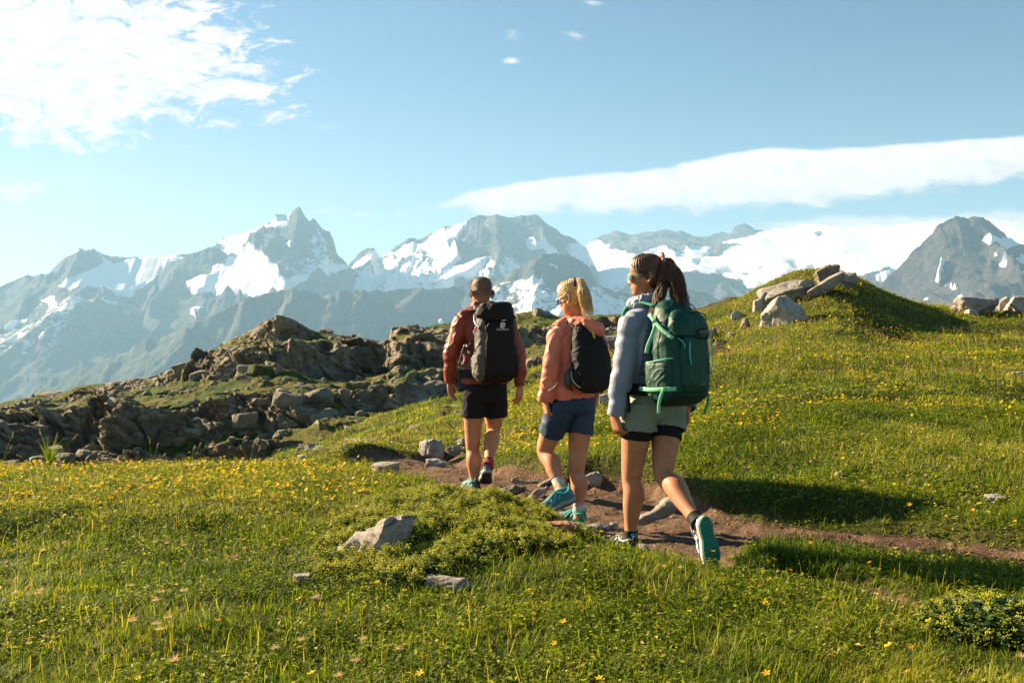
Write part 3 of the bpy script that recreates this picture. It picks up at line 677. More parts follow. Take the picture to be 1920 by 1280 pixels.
# knoll outcrop
rock(1426, 553, 1513, 612, 18.6, 'big pale angular boulder on the grassy slope below the outcrop', M_rock, 1, tilt=0.12, sink=.3, planes=9, soft=70, depth=.7)
rock(1425, 522, 1522, 568, 20.3, 'grey lichened slab of rock just behind the big pale boulder', M_rockg, 2, tilt=0.2, planes=9, soft=70)
rock(1510, 509, 1582, 556, 19.6, 'long grey stone leaning upward to the right on the knoll', M_rockg, 3, tilt=0.42, planes=9, depth=.6)
rock(1526, 495, 1576, 534, 21.2, 'dark tilted block of rock forming the top of the knoll', M_rockd, 4, tilt=0.4, planes=9, depth=.7)
rock(1566, 511, 1604, 542, 21.2, 'pointed grey rock at the right end of the knoll outcrop', M_rockg, 5, planes=6)
rock(1478, 524, 1524, 560, 19.9, 'broken grey rock between the lichened slab and the leaning stone', M_rockg, 6)
rock(1411, 559, 1436, 584, 19.2, 'small pale wedge of rock left of the big pale boulder', M_rock, 7, tilt=.4)
rock(1423, 546, 1452, 580, 19.6, 'rounded grey rock half buried at the left foot of the lichened slab', M_rockg, 8)
rock(1369, 582, 1394, 600, 18, 'flat pale stone in the grass down the left flank of the knoll', M_rock, 9)
rock(1388, 596, 1406, 622, 17.5, 'small dark upright stone in a grass hollow left of the big pale boulder', M_rockd, 10)
rock(1318, 616, 1338, 636, 17, 'small pale stone at the edge of the green backpack', M_rock, 11)
rock(1334, 612, 1345, 630, 17.3, 'little grey stone beside the pale stone right of the green backpack', M_rockg, 12)
rock(1362, 622, 1378, 632, 16.6, 'tiny stone lying below the knoll in the grass', M_rock, 13)
rock(1787, 557, 1868, 592, 22.5, 'long low grey rock on the skyline at the right', M_rockg, 14, planes=6)
rock(1868, 556, 1893, 580, 22.3, 'small beige rock between the two larger skyline rocks', M_rock, 15)
rock(1882, 555, 1945, 596, 22.0, 'rounded beige rock cut by the right edge of the photo', M_rock, 16)
rock(1812, 580, 1836, 592, 21.5, 'low flat pale stone in front of the skyline rocks', M_rock, 17)
rock(1133, 628, 1170, 662, 21.5, 'round grey boulder between the pink and the blue jackets', M_rockg, 18)
rock(1122, 738, 1146, 762, 12.5, 'pale stone in the grass beside the pink jacket hem', M_rock, 19)
rock(1848, 926, 1890, 941, 8.1, 'flat whitish stone in the meadow near the right edge', M_rock, 20, depth=.6)
rock(1564, 882, 1582, 895, 9.6, 'tiny round white stone in the meadow right of the trail', M_rock, 21)
rock(1896, 697, 1930, 706, 15.5, 'thin pale stone in the upper meadow at the right edge', M_rock, 22)
# around the trail
rock(782, 821, 834, 864, 10.9, 'whitish angular boulder on the bank above the bend of the trail', M_rock, 37, planes=12, soft=60, tilt=-.3)
rock(836, 834, 868, 853, 11.2, 'low pale stone just right of the whitish trail boulder', M_rock, 31)
rock(856, 820, 880, 835, 11.8, 'white stone in the grass left of the man\'s leg', M_rock, 32)
rock(797, 860, 842, 876, 10.3, 'worn beige stone lying in the dirt below the whitish boulder', M_rock, 33, depth=.5)
rock(694, 866, 752, 884, 9.9, 'pair-like flat pale rock at the far left end of the trail', M_rock, 34, depth=.6)
rock(655, 858, 668, 866, 10.6, 'tiny white stone at the left end of the trail bank', M_rock, 35)
rock(812, 907, 868, 923, 8.7, 'dark flat stone set in the dirt left of the man\'s shoes', M_rockd, 36, depth=.5)
rock(912, 906, 988, 944, 7.9, 'large dark layered slab across the trail behind the man', M_rockd, 37, tilt=0.28, depth=.6)
rock(930, 934, 966, 950, 7.5, 'rounded brown stone under the dark layered slab', M_rockd, 38)
rock(1006, 894, 1046, 910, 8.2, 'thin pale stone sticking out of the bank left of the blonde hiker\'s raised shoe', M_rock, 39, tilt=.3, depth=.4)
rock(1095, 884, 1134, 908, 8.2, 'pale rock in the bank between the blonde hiker and the green shorts hiker', M_rock, 40)
rock(1012, 977, 1082, 1004, 6.75, 'flat orange stone beneath the blonde hiker\'s planted shoe', M_rocko, 41, depth=.5)
rock(1093, 981, 1146, 998, 6.6, 'flat grey stone lying in the dirt right of the planted blue shoe', M_rock, 42, tilt=.08, depth=.4)
rock(1142, 979, 1160, 990, 6.6, 'small sharp stone at the tip of the flat grey stone', M_rock, 43)
rock(1198, 1020, 1218, 1034, 6.1, 'small pale stone in the dirt right of the planted black sock', M_rock, 44)
rock(1205, 838, 1222, 848, 10.3, 'pale stone seen between the legs of the green shorts hiker', M_rock, 45)
# foreground
rock(795, 1080, 902, 1100, 5.05, 'flat weathered stone sunk in the grass, lower middle', M_rock, 50, depth=.45, planes=7, sink=1.2)
rock(549, 1074, 584, 1100, 5.15, 'small rounded grey stone left of the long weathered rock', M_rock, 51)
rock(580, 1114, 607, 1126, 4.9, 'tiny flat white stone in the grass below the small rounded stone', M_rock, 52)
rock(345, 868, 385, 880, 9.7, 'flat grey stone on the far edge of the flowery meadow', M_rockg, 53)
# long weathered rock made of a tilted worn body
def long_rock():
    y = 5.45
    pts = [(628, 1052, 12), (655, 1040, 20), (690, 1022, 24), (722, 1004, 27), (748, 992, 22), (770, 984, 9)]
    bm = bmesh.new(); rings = []
    P3 = []
    for i in range(26):
        f = i / 25 * (len(pts) - 1); j = min(int(f), len(pts) - 2); g = f - j
        u, v, r = [pts[j][k] * (1 - g) + pts[j + 1][k] * g for k in range(3)]
        P3.append(((u - 960) / F * y, y + 0.10 * math.sin(i * .3), CAMZ + (640 - v) / F * y, r / F * y))
    for i, (x, yy, z, r) in enumerate(P3):
        rings.append([bm.verts.new((x + 0.02 * math.sin(a * 3 + i), yy + r * 1.6 * math.cos(a), z + r * 1.25 * math.sin(a) * (1 if math.sin(a) > 0 else 1.6))) for a in np.linspace(0, 2 * math.pi, 40, endpoint=False)])
    for a, b2 in zip(rings, rings[1:]):
        for k in range(40): bm.faces.new((a[k], a[(k + 1) % 40], b2[(k + 1) % 40], b2[k]))
    bm.faces.new(rings[0][::-1]); bm.faces.new(rings[-1])
    bmesh.ops.subdivide_edges(bm, edges=bm.edges[:], cuts=1, use_grid_fill=True)
    bm.normal_update()
    V = np.array([v.co[:] for v in bm.verts]); Nn = np.array([v.normal[:] for v in bm.verts])
    n = 0.030 * fbm(V[:, 0] * 9, V[:, 1] * 9, V[:, 2] * 14, oct=5, seed=77) + 0.022 * (ridged(V[:, 0] * 7 + V[:, 2] * 9, V[:, 1] * 5, V[:, 2] * 20, oct=4, seed=78) - .5)
    for v, q in zip(bm.verts, V + Nn * n[:, None]): v.co = q
    for f in bm.faces: f.smooth = True
    me = bpy.data.meshes.new('rock'); bm.to_mesh(me); bm.free(); me.materials.append(M_rock)
    link('rock', me, label='long weathered rock slanting out of the lady\'s mantle mound', category='rock')
    ROCKS.append((-0.73, 5.45, 0.22, 0.10))
long_rock()
def tube_bm(bm, pts, rad, n=10, flat=1.0, mi=0):
    """tube through world points with a radius per point"""
    pts = [Vector(p) for p in pts]; rings = []
    for i, p in enumerate(pts):
        d = (pts[min(i + 1, len(pts) - 1)] - pts[max(i - 1, 0)]).normalized()
        up = Vector((0, 0, 1)) if abs(d.z) < 0.9 else Vector((0, 1, 0))
        a = d.cross(up).normalized(); b_ = a.cross(d).normalized(); r = rad[i] if isinstance(rad, (list, tuple, np.ndarray)) else rad
        rings.append([bm.verts.new(p + a * r * math.cos(k) + b_ * r * flat * math.sin(k)) for k in np.linspace(0, 2 * math.pi, n, endpoint=False)])
    fs = []
    for a, b_ in zip(rings, rings[1:]):
        for k in range(n): fs.append(bm.faces.new((a[k], a[(k + 1) % n], b_[(k + 1) % n], b_[k])))
    fs.append(bm.faces.new(rings[0][::-1])); fs.append(bm.faces.new(rings[-1]))
    for f in fs: f.smooth = True; f.material_index = mi
    return fs
def root(pix, y, label, seed):
    bm = bmesh.new()
    P3 = []; rr = []
    m = 40
    for i in range(m):
        f = i / (m - 1) * (len(pix) - 1); j = min(int(f), len(pix) - 2); g = f - j
        u, v, r = [pix[j][k] * (1 - g) + pix[j + 1][k] * g for k in range(3)]
        P3.append(((u - 960) / F * y, y, CAMZ + (640 - v) / F * y)); rr.append(r / F * y)
    tube_bm(bm, P3, rr, 24)
    bm.normal_update()
    V = np.array([v.co[:] for v in bm.verts]); Nn = np.array([v.normal[:] for v in bm.verts])
    n = 0.022 * fbm(V[:, 0] * 12, V[:, 1] * 14, V[:, 2] * 14, oct=4, seed=seed) + 0.016 * (ridged(V[:, 0] * 6, V[:, 1] * 30, V[:, 2] * 30, oct=3, seed=seed + 1) - .5)
    for v, q in zip(bm.verts, V + Nn * n[:, None]): v.co = q
    me = bpy.data.meshes.new('weathered_root'); bm.to_mesh(me); bm.free(); me.materials.append(M_root)
    link('weathered_root', me, label=label, category='root')
root([(1185, 979, 4), (1205, 973, 9), (1225, 967, 11), (1242, 958, 13), (1254, 948, 14), (1263, 941, 12), (1270, 940, 6)], 6.7, 'thick curved grey root between the legs of the green shorts hiker', 91)
root([(975, 944, 4), (990, 937, 6), (1008, 926, 6), (1028, 914, 4)], 7.6, 'thin bare root running up the bank left of the raised blue shoe', 93)
root([(960, 900, 3), (985, 905, 4), (1010, 903, 3)], 8.3, 'short grey root poking from the upper bank behind the man', 95)

# boulders of the rocky hillside: every one an object, meshes shared
hv = np.empty(len(hill_me.vertices) * 3, np.float32); hill_me.vertices.foreach_get('co', hv); hv = hv.reshape(-1, 3)
hu = 960 + F * hv[:, 0] / hv[:, 1]; hvv = 640 - F * (hv[:, 2] - CAMZ) / hv[:, 1]
boulder_me = []
for i in range(9):
    bm, _ = rock_shape(400 + i, sub=4, planes=9 + i % 4, soft=60, rough=0.09)
    me = bpy.data.meshes.new('boulder'); bm.to_mesh(me); bm.free(); me.materials.append(M_hrock); boulder_me.append(me)
rs = np.random.RandomState(8)
def on_hill(u, v):
    k = np.argmin((hu - u) ** 2 + (hvv - v) ** 2); return hv[k]
HB = [(328, 616, 22, 14)] * 0
named = [  # u, v, half width, half height in photo pixels, label
    (532, 606, 24, 14, 'dark knobbly crag on the very summit of the rocky hillside'),
    (495, 620, 17, 13, 'dark rock block just left of the hillside summit crag'),
    (510, 640, 18, 20, 'tall grey rock face under the hillside summit'),
    (612, 622, 14, 10, 'dark pointed rock standing alone right of the hillside summit'),
    (748, 624, 17, 12, 'dark rock tooth at the right end of the hillside saddle'),
    (778, 612, 12, 8, 'small dark rock on the skyline left of the man'),
    (765, 650, 46, 26, 'large grey crag below the skyline left of the man'),
    (818, 640, 24, 16, 'grey crag touching the man\'s sleeve'),
    (700, 690, 15, 10, 'pointed pale boulder in the middle of the hillside'),
    (646, 742, 12, 17, 'upright pale boulder standing by the hillside rock band'),
    (688, 762, 22, 27, 'tall smooth slab leaning right at the foot of the hillside'),
    (772, 738, 42, 26, 'broad pale slab above the grassy spur'), (815, 730, 26, 20, 'rounded grey slab next to the broad pale slab'),
    (640, 770, 15, 8, 'small flat pale boulder left of the tall smooth slab'),
    (590, 745, 34, 18, 'broad rounded outcrop in the hillside rock band'), (540, 750, 30, 20, 'wide grey outcrop in the middle of the hillside rock band'),
    (470, 700, 30, 18, 'reddish grey outcrop under the long crest'), (440, 662, 28, 20, 'grey cliff block on the left shoulder of the hillside'),
    (350, 700, 26, 22, 'steep grey rock face on the left shoulder'), (372, 712, 18, 20, 'narrow pale rock face on the left shoulder'),
    (200, 732, 30, 12, 'low dark rock hump on the left crest'), (195, 775, 32, 20, 'big dark grey block alone on the grassy left slope'),
    (100, 738, 34, 10, 'long dark ledge at the far left of the crest'), (60, 785, 40, 14, 'dark ledge below the crest at the far left'),
    (460, 790, 26, 20, 'rounded grey boulder low in the rock band'), (420, 815, 30, 18, 'pale boulder at the foot of the left rock band'),
    (1020, 590, 22, 14, 'black rock knob on the skyline between the man and the blonde hiker'), (1010, 620, 34, 20, 'grey crag between the man and the pink jacket'),
    (1005, 660, 22, 18, 'rounded boulder between the man\'s arm and the pink sleeve')]
k_ = 0
for (u, v, a, h, lab) in named:
    p = on_hill(u, v); o = link('boulder', boulder_me[k_ % 9], label=lab, category='boulder'); k_ += 1
    d = p[1]; o.location = (p[0], d + 0.15 * a / F * d, p[2] - 0.1)
    o.scale = (a / F * d * 1.1, a / F * d * 0.8, h / F * d * 1.15); o.rotation_euler = (rs.uniform(-.2, .2), rs.uniform(-.3, .3), rs.uniform(-.5, .5))
wk = sstep(600, 640, hvv) * (hu > -60) * (hu < 1320) * (hv[:, 1] < 84) * (hvv < 900)
at = np.empty(len(hill_me.vertices), np.float32); hill_me.attributes['rock'].data.foreach_get('value', at)
pr = wk * (0.08 + at) / hv[:, 1] ** 0.5; pr = pr / pr.sum()
pick = rs.choice(len(hv), 50, p=pr, replace=False)
for j in pick:
    p = hv[j]; sz = float(np.clip(rs.lognormal(-1.05, 0.45), .2, 0.95))
    o = link('boulder', boulder_me[rs.randint(9)], label='grey boulder scattered over the rocky hillside among many like it', category='boulder', group='boulders scattered over the rocky hillside')
    o.location = (p[0], p[1], p[2] - sz * .15); o.scale = (sz * rs.uniform(.8, 1.4), sz, sz * rs.uniform(.5, .95)); o.rotation_euler = (rs.uniform(-.4, .4), rs.uniform(-.4, .4), rs.uniform(0, 6.28))
# loose scree: uncountable small stones, one object
def scree(name, P, sizes, mat, seed, sub=1):
    rs = np.random.RandomState(seed); base = []
    for i in range(5):
        bm, V = rock_shape(700 + i, sub=sub, planes=6, rough=.03); base.append((V, np.array([[v.index for v in f.verts] for f in bm.faces]))); bm.free()
    VV = []; FF = []; off = 0
    for p, s in zip(P, sizes):
        V, f = base[rs.randint(5)]
        a = rs.uniform(0, 6.28); c, s_ = math.cos(a), math.sin(a)
        W = V * s * rs.uniform(.6, 1.2, 3) * (1, 1, .7); W = np.stack([W[:, 0] * c - W[:, 1] * s_, W[:, 0] * s_ + W[:, 1] * c, W[:, 2]], 1) + p
        VV.append(W); FF.append(f + off); off += len(V)
    VV = np.vstack(VV); FF = np.vstack(FF); n = len(FF)
    return link(name, mesh_np(name, VV, FF.ravel(), np.arange(n) * 3, np.full(n, 3), mat, smooth=False), kind='stuff')
pr2 = wk * (0.15 + sstep(780, 860, hvv)) * (0.1 + (fbm(hv[:, 0] / 5, hv[:, 1] / 5, oct=3, seed=610) > 0.1)); pr2 = pr2 / pr2.sum()
j = rs.choice(len(hv), 2200, p=pr2)
xg = rs.uniform(-2.4, 4.5, 9000); yg = rs.uniform(4.6, 12, 9000); kg = trail_sd(xg, yg) > -.05; xg, yg = xg[kg], yg[kg]
M_clod = rock_mat('dirt_clods', base=(0.14, 0.085, 0.05), light=(0.27, 0.19, 0.13), dark=(0.06, 0.035, 0.02), lichen=(0.36, 0.29, 0.22), rust_amt=.1, sc=14)
scree('trail_gravel', np.stack([xg, yg, meadow_z(xg, yg)], 1), np.clip(rs.lognormal(-4.9, .55, len(xg)), .003, .03), M_clod, 4, sub=1)
scree('scree_rubble', hv[j], np.clip(rs.lognormal(-2.2, .6, 2200), .05, .5), M_hrock, 3, sub=2)
# ------------------------------------------------------------------ grass and flowers
def leaf_mat(name, ramp_cols, trans=0.38, rough=0.6, patch=True, spec=0.16):
    """foliage: colour from the attribute 'cv' (0..1) along a ramp, drier towards the tip, light passes through"""
    m, t, b = new_mat(name); P = pos(t)
    cv = t.attr('cv')
    if patch:
        cv = t.math('ADD', cv, t.math('MULTIPLY', t.math('SUBTRACT', t.noise(P, 0.9, 4, 0.6), 0.5), 0.9))
    c = t.ramp(cv, ramp_cols)
    c = t.mix(t.math('MULTIPLY', t.smooth(t.attr('tip'), 0.5, 1.0), 0.18), c, (0.30, 0.27, 0.07))
    t.put(b.inputs['Base Color'], c); b.inputs['Roughness'].default_value = rough; b.inputs['Specular IOR Level'].default_value = spec
    tr = t.n('ShaderNodeBsdfTranslucent'); t.put(tr.inputs[0], t.mix(1.0, c, (1.5, 1.6, 0.7), 'MULTIPLY'))
    mx = t.n('ShaderNodeMixShader'); mx.inputs[0].default_value = trans
    t.put(mx.inputs[1], b.outputs[0]); t.put(mx.inputs[2], tr.outputs[0])
    out = [n for n in t.nt.nodes if n.type == 'OUTPUT_MATERIAL'][0]; t.put(out.inputs[0], mx.outputs[0])
    return m
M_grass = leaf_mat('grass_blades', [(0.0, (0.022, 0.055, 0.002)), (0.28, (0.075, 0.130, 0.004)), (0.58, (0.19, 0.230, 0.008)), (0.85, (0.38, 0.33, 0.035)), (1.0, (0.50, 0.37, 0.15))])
M_leaf = leaf_mat('mantle_leaves', [(0.0, (0.02, 0.05, 0.01)), (0.6, (0.06, 0.11, 0.022)), (1.0, (0.20, 0.25, 0.10))], trans=0.25, patch=False)
M_bloom = leaf_mat('mantle_blossom', [(0.0, (0.28, 0.31, 0.03)), (1.0, (0.58, 0.54, 0.06))], trans=0.3, patch=False)
M_seed = leaf_mat('seed_heads', [(0.0, (0.28, 0.17, 0.09)), (0.5, (0.42, 0.28, 0.17)), (1.0, (0.50, 0.33, 0.26))], trans=0.25, patch=False)
M_yel = leaf_mat('yellow_petals', [(0.0, (0.70, 0.42, 0.0)), (1.0, (0.82, 0.58, 0.02))], trans=0.2, patch=False)
M_org = leaf_mat('orange_petals', [(0.0, (0.85, 0.30, 0.0)), (1.0, (0.9, 0.42, 0.01))], trans=0.2, patch=False)
M_pink = leaf_mat('pink_petals', [(0.0, (0.45, 0.10, 0.22)), (0.5, (0.62, 0.30, 0.38)), (1.0, (0.75, 0.60, 0.58))], trans=0.25, patch=False)
M_fluff = leaf_mat('feathery_seed_head', [(0.0, (0.45, 0.28, 0.22)), (1.0, (0.68, 0.50, 0.42))], trans=0.35, patch=False)
M_stem = leaf_mat('flower_stems', [(0.0, (0.06, 0.10, 0.02)), (1.0, (0.13, 0.15, 0.04))], trans=0.2, patch=False)
def keep_off(x, y, gap=0.05):
    """False on the trail and under rocks"""
    ok = trail_sd(x, y) < -gap
    for cx, cy, rx, ry in ROCKS: ok &= ((x - cx) / (rx * 0.92)) ** 2 + ((y - cy) / (ry * 0.9)) ** 2 > 1
    return ok
def wedge(n, y0, y1, smax, rs):
    """points evenly spread over the ground between two distances"""
    y = np.sqrt(rs.uniform(y0 * y0, y1 * y1, n)); s = rs.uniform(-smax, smax, n); return s * y, y
def crest_ok(x, y, extra=1.0):
    U = 960 + F * x / y; return y < np.interp(U, cr_u, cr_d) + extra
def blades(x, y, z, hgt, wid, ang, lean, cv, curl=0.5):
    """one grass blade per point: 5 vertices, a quad and a triangle"""
    n = len(x); c, s = np.cos(ang), np.sin(ang)
    px, py = -s * wid / 2, c * wid / 2
    lx, ly = c * lean * hgt, s * lean * hgt
    h1 = hgt * 0.55
    V = np.zeros((n, 5, 3))
    V[:, 0] = np.stack([x - px, y - py, z], 1); V[:, 1] = np.stack([x + px, y + py, z], 1)
    V[:, 2] = np.stack([x + px * .8 + lx * .35, y + py * .8 + ly * .35, z + h1], 1); V[:, 3] = np.stack([x - px * .8 + lx * .35, y - py * .8 + ly * .35, z + h1], 1)
    V[:, 4] = np.stack([x + lx, y + ly, z + hgt * (1 - curl * lean * .6)], 1)
    base = np.arange(n)[:, None] * 5
    lp = np.concatenate([base + np.array([[0, 1, 2, 3]]), base + np.array([[3, 2, 4]])], 1)
    tot = np.tile([4, 3], n)
    CV = np.repeat(cv[:, None], 5, 1); TP = np.tile([0, 0, .5, .5, 1.0], (n, 1))
    return V.reshape(-1, 3), lp.ravel(), tot, CV.ravel(), TP.ravel()
class Soup:
    """collects pieces of one mesh"""
    def __init__(s): s.V = []; s.L = []; s.T = []; s.C = []; s.P = []; s.M = []; s.n = 0
    def add(s, V, L, T, C, P, mi=0):
        s.V.append(V); s.L.append(L + s.n); s.T.append(T); s.C.append(C); s.P.append(P); s.M.append(np.full(len(T), mi)); s.n += len(V)
    def template(s, tv, tf, pts, rotz, tilt, tdir, scale, cv, mi=0):
        """copy a small template (verts, list of faces) to many points"""
        n = len(pts); tv = np.asarray(tv, float); k = len(tv)
        c, q = np.cos(rotz)[:, None], np.sin(rotz)[:, None]
        X = tv[None, :, 0] * c - tv[None, :, 1] * q; Y = tv[None, :, 0] * q + tv[None, :, 1] * c; Z = np.repeat(tv[None, :, 2], n, 0)
        # tilt about the axis at right angles to tdir
        cd, sd = np.cos(tdir)[:, None], np.sin(tdir)[:, None]; ct, st = np.cos(tilt)[:, None], np.sin(tilt)[:, None]
        A = X * cd + Y * sd; B = -X * sd + Y * cd
        A2 = A * ct + Z * st; Z2 = -A * st + Z * ct
        X = A2 * cd - B * sd; Y = A2 * sd + B * cd
        V = np.stack([X, Y, Z2], -1) * np.reshape(scale, (-1, 1, 1)) + pts[:, None, :]
        lp = np.concatenate([np.array(f) for f in tf]); tt = np.array([len(f) for f in tf])
        L = (lp[None, :] + (np.arange(n) * k)[:, None]).ravel(); T = np.tile(tt, n)
        s.add(V.reshape(-1, 3), L, T, np.repeat(cv, k), np.zeros(n * k), mi)
    def mesh(s, name, mats, smooth=False):
        V = np.concatenate(s.V); L = np.concatenate(s.L); T = np.concatenate(s.T); st = np.concatenate([[0], np.cumsum(T)[:-1]])
        return mesh_np(name, V, L, st, T, mats, {'cv': np.concatenate(s.C), 'tip': np.concatenate(s.P)}, smooth=smooth, matidx=np.concatenate(s.M))
rs = np.random.RandomState(77)
mantle_poly = [G(u, v, 0.12) for u, v in [(560, 1010), (620, 985), (650, 950), (700, 935), (800, 925), (870, 915), (950, 940), (1020, 975), (1090, 1010), (1120, 1035), (1060, 1050), (1000, 1058), (900, 1062), (800, 1070), (760, 1080), (700, 1085), (640, 1070), (590, 1050)]]
GS = Soup()
H0 = 0.043
for (y0, y1, n, w, sm, hm) in [(2.4, 4.2, 95000, .0034, .66, 1.0), (4.2, 6.5, 130000, .0042, .62, 1.0), (6.5, 10.5, 190000, .0055, .60, .95), (10.5, 16, 150000, .0085, .58, 1.0), (16, 25, 120000, .014, .57, 1.1)]:
    x, y = wedge(n, y0, y1, sm, rs)
    # pull the roots together into tufts
    tx, ty = np.round(x / .045) * .045, np.round(y / .045) * .045
    jx = (_h(tx * 1000, ty * 1000, tx * 0, 3) - .5) * .04; jy = (_h(tx * 1000, ty * 1000, tx * 0, 4) - .5) * .04
    pull = rs.uniform(0, .75, n); x = x + (tx + jx - x) * pull; y = y + (ty + jy - y) * pull
    k = keep_off(x, y, -0.02) & crest_ok(x, y)
    near_edge = trail_sd(x, y) > -0.12
    k &= ~(near_edge & (rs.uniform(size=n) < .6))
    inm = poly_sd(x, y, mantle_poly) > 0.0
    k &= ~(inm & (rs.uniform(size=n) < .55))
    x, y = x[k], y[k]; m = len(x)
    z = meadow_z(x, y) - 0.004
    tall = fbm(x / .35, y / .35, oct=3, seed=701); pat = fbm(x / 1.3, y / 1.3, oct=3, seed=703) + .9 * fbm(x / .3, y / .25, oct=2, seed=704)
    h = H0 * hm * (0.62 + 0.55 * np.clip(tall + .4, 0, 1.3)) * rs.lognormal(0, .33, m)
    up = sstep(6.4, 7.2, y) * (x < 0); h = h * (1 - .35 * up)                       # the flowery shelf is short turf
    ang = rs.uniform(0, 6.28, m); wind = 0.5 + 1.2 * vnoise(x / .5, y / .5, seed=705)
    ang = np.where(rs.uniform(size=m) < .55, wind * 2 + rs.normal(0, .7, m), ang)
    lean = np.clip(rs.normal(.75, .38, m), .05, 1.5)
    cv = np.clip(.34 + .20 * rs.normal(size=m) + .18 * pat + .12 * (rs.uniform(size=m) < .10) * 3 + .10 * sstep(9, 20, y), 0, 1)
    cv = np.clip(cv + .16 * up, 0, 1)
    GS.add(*blades(x, y, z, h, w * rs.uniform(.6, 1.3, m), ang, lean, cv))
# long blades and arching stalks near the camera
x, y = wedge(9000, 2.5, 9.5, .62, rs); k = keep_off(x, y, -.01); x, y = x[k], y[k]; m = len(x)
k = vnoise(x / .6, y / .6, seed=711) > -.1; x, y = x[k], y[k]; m = len(x)
GS.add(*blades(x, y, meadow_z(x, y), rs.uniform(.08, .17, m), rs.uniform(.002, .0042, m), rs.uniform(0, 6.28, m), rs.uniform(.2, .9, m), np.clip(rs.normal(.55, .25, m), 0, 1)))
# coarse turf and stones on the spur
sv = np.empty(len(spur_me.vertices) * 3, np.float32); spur_me.vertices.foreach_get('co', sv); sv = sv.reshape(-1, 3).astype(float); srk = np.empty(len(sv), np.float32); spur_me.attributes['rock'].data.foreach_get('value', srk)
uu = 960 + F * sv[:, 0] / sv[:, 1]; kk = np.nonzero((srk < .3) & (uu > 380) & (uu < 1250))[0]; j = rs.choice(kk, 90000); q = sv[j]
q[:, :2] += rs.normal(0, .03, (len(q), 2)); m = len(q)
GS.add(*blades(q[:, 0], q[:, 1], q[:, 2] - .01, .085 * rs.lognormal(0, .35, m) * (1 + .5 * vnoise(q[:, 0] / .5, q[:, 1] / .5, seed=708)), .016 * rs.uniform(.6, 1.3, m), rs.uniform(0, 6.28, m), np.clip(rs.normal(.7, .35, m), 0, 1.3), np.clip(.45 + .2 * rs.normal(size=m) + .25 * vnoise(q[:, 0] / .8, q[:, 1] / .8, seed=709), 0, 1)))
ks = np.nonzero((uu > 470) & (uu < 1000) & (fbm(sv[:, 0] / 1.3, sv[:, 1] / 1.3, oct=2, seed=611) > .12))[0]; j = rs.choice(ks, 420)
scree('spur_rubble', sv[j], np.clip(rs.lognormal(-2.7, .6, 420), .03, .28), M_rockg, 6, sub=3)
# long tussocks on the strip between the two trail arms, shade coloured into blades
strip_poly = [G(u, v, 0.04) for u, v in [(1380, 1056), (1440, 1018), (1600, 1040), (1920, 1078), (2300, 1140), (2300, 1320), (1920, 1200), (1600, 1108), (1440, 1086)]]
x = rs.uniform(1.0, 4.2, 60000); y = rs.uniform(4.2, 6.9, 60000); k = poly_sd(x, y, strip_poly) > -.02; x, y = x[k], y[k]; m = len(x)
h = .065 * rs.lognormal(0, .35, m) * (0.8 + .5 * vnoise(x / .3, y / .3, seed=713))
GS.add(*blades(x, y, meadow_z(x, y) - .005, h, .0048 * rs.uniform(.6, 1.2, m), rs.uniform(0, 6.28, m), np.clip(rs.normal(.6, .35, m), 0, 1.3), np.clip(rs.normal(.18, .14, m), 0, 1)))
# small broad leaves low in the turf
leaf = ([(0, 0, 0), (.5, -.28, .12), (1, 0, .05), (.5, .28, .12)], [(0, 1, 2), (0, 2, 3)])
for (y0, y1, n, sc) in [(2.4, 5, 60000, .021), (5, 10.5, 90000, .024), (10.5, 22, 50000, .040)]:
    x, y = wedge(n, y0, y1, .6, rs); k = keep_off(x, y, -.02) & crest_ok(x, y) & (vnoise(x / .4, y / .4, seed=720) > -.35); x, y = x[k], y[k]; m = len(x)
    GS.template(*leaf, np.stack([x, y, meadow_z(x, y) + rs.uniform(.008, .052, m)], 1), rs.uniform(0, 6.28, m), rs.uniform(-.8, .5, m), rs.uniform(0, 6.28, m), sc * rs.uniform(.5, 1.5, m), np.clip(rs.normal(.42, .24, m), 0, 1))
# seed heads on thin stalks
seed = ([(0, 0, -1), (.35, 0, 0), (0, .35, 0), (-.35, 0, 0), (0, -.35, 0), (0, 0, 1)], [(0, 2, 1), (0, 3, 2), (0, 4, 3), (0, 1, 4), (5, 1, 2), (5, 2, 3), (5, 3, 4), (5, 4, 1)])
for (y0, y1, n, hh, sz) in [(2.5, 6.5, 2200, .08, .0045), (6.5, 11, 9000, .06, .0058), (11, 24, 26000, .11, .0095)]:
    x, y = wedge(n, y0, y1, .58, rs); k = keep_off(x, y) & crest_ok(x, y, .4) & (vnoise(x / 1.4, y / 1.4, seed=730) > -.25); x, y = x[k], y[k]; m = len(x)
    z = meadow_z(x, y); h = hh * rs.uniform(.7, 1.5, m); a = rs.uniform(0, 6.28, m); ln = rs.uniform(0, .35, m)
    GS.add(*blades(x, y, z, h, (.0012 + .00012 * y) * np.ones(m), a, ln, rs.uniform(.5, 1, m)))
    GS.template(*seed, np.stack([x + np.cos(a) * ln * h, y + np.sin(a) * ln * h, z + h * (1 - .3 * ln)], 1), a, ln, a, sz * rs.uniform(.7, 1.5, m), rs.uniform(0, 1, m), 1)
link('grass', GS.mesh('grass', [M_grass, M_seed]), kind='stuff', label='short alpine grass with dry seed heads over the whole meadow')

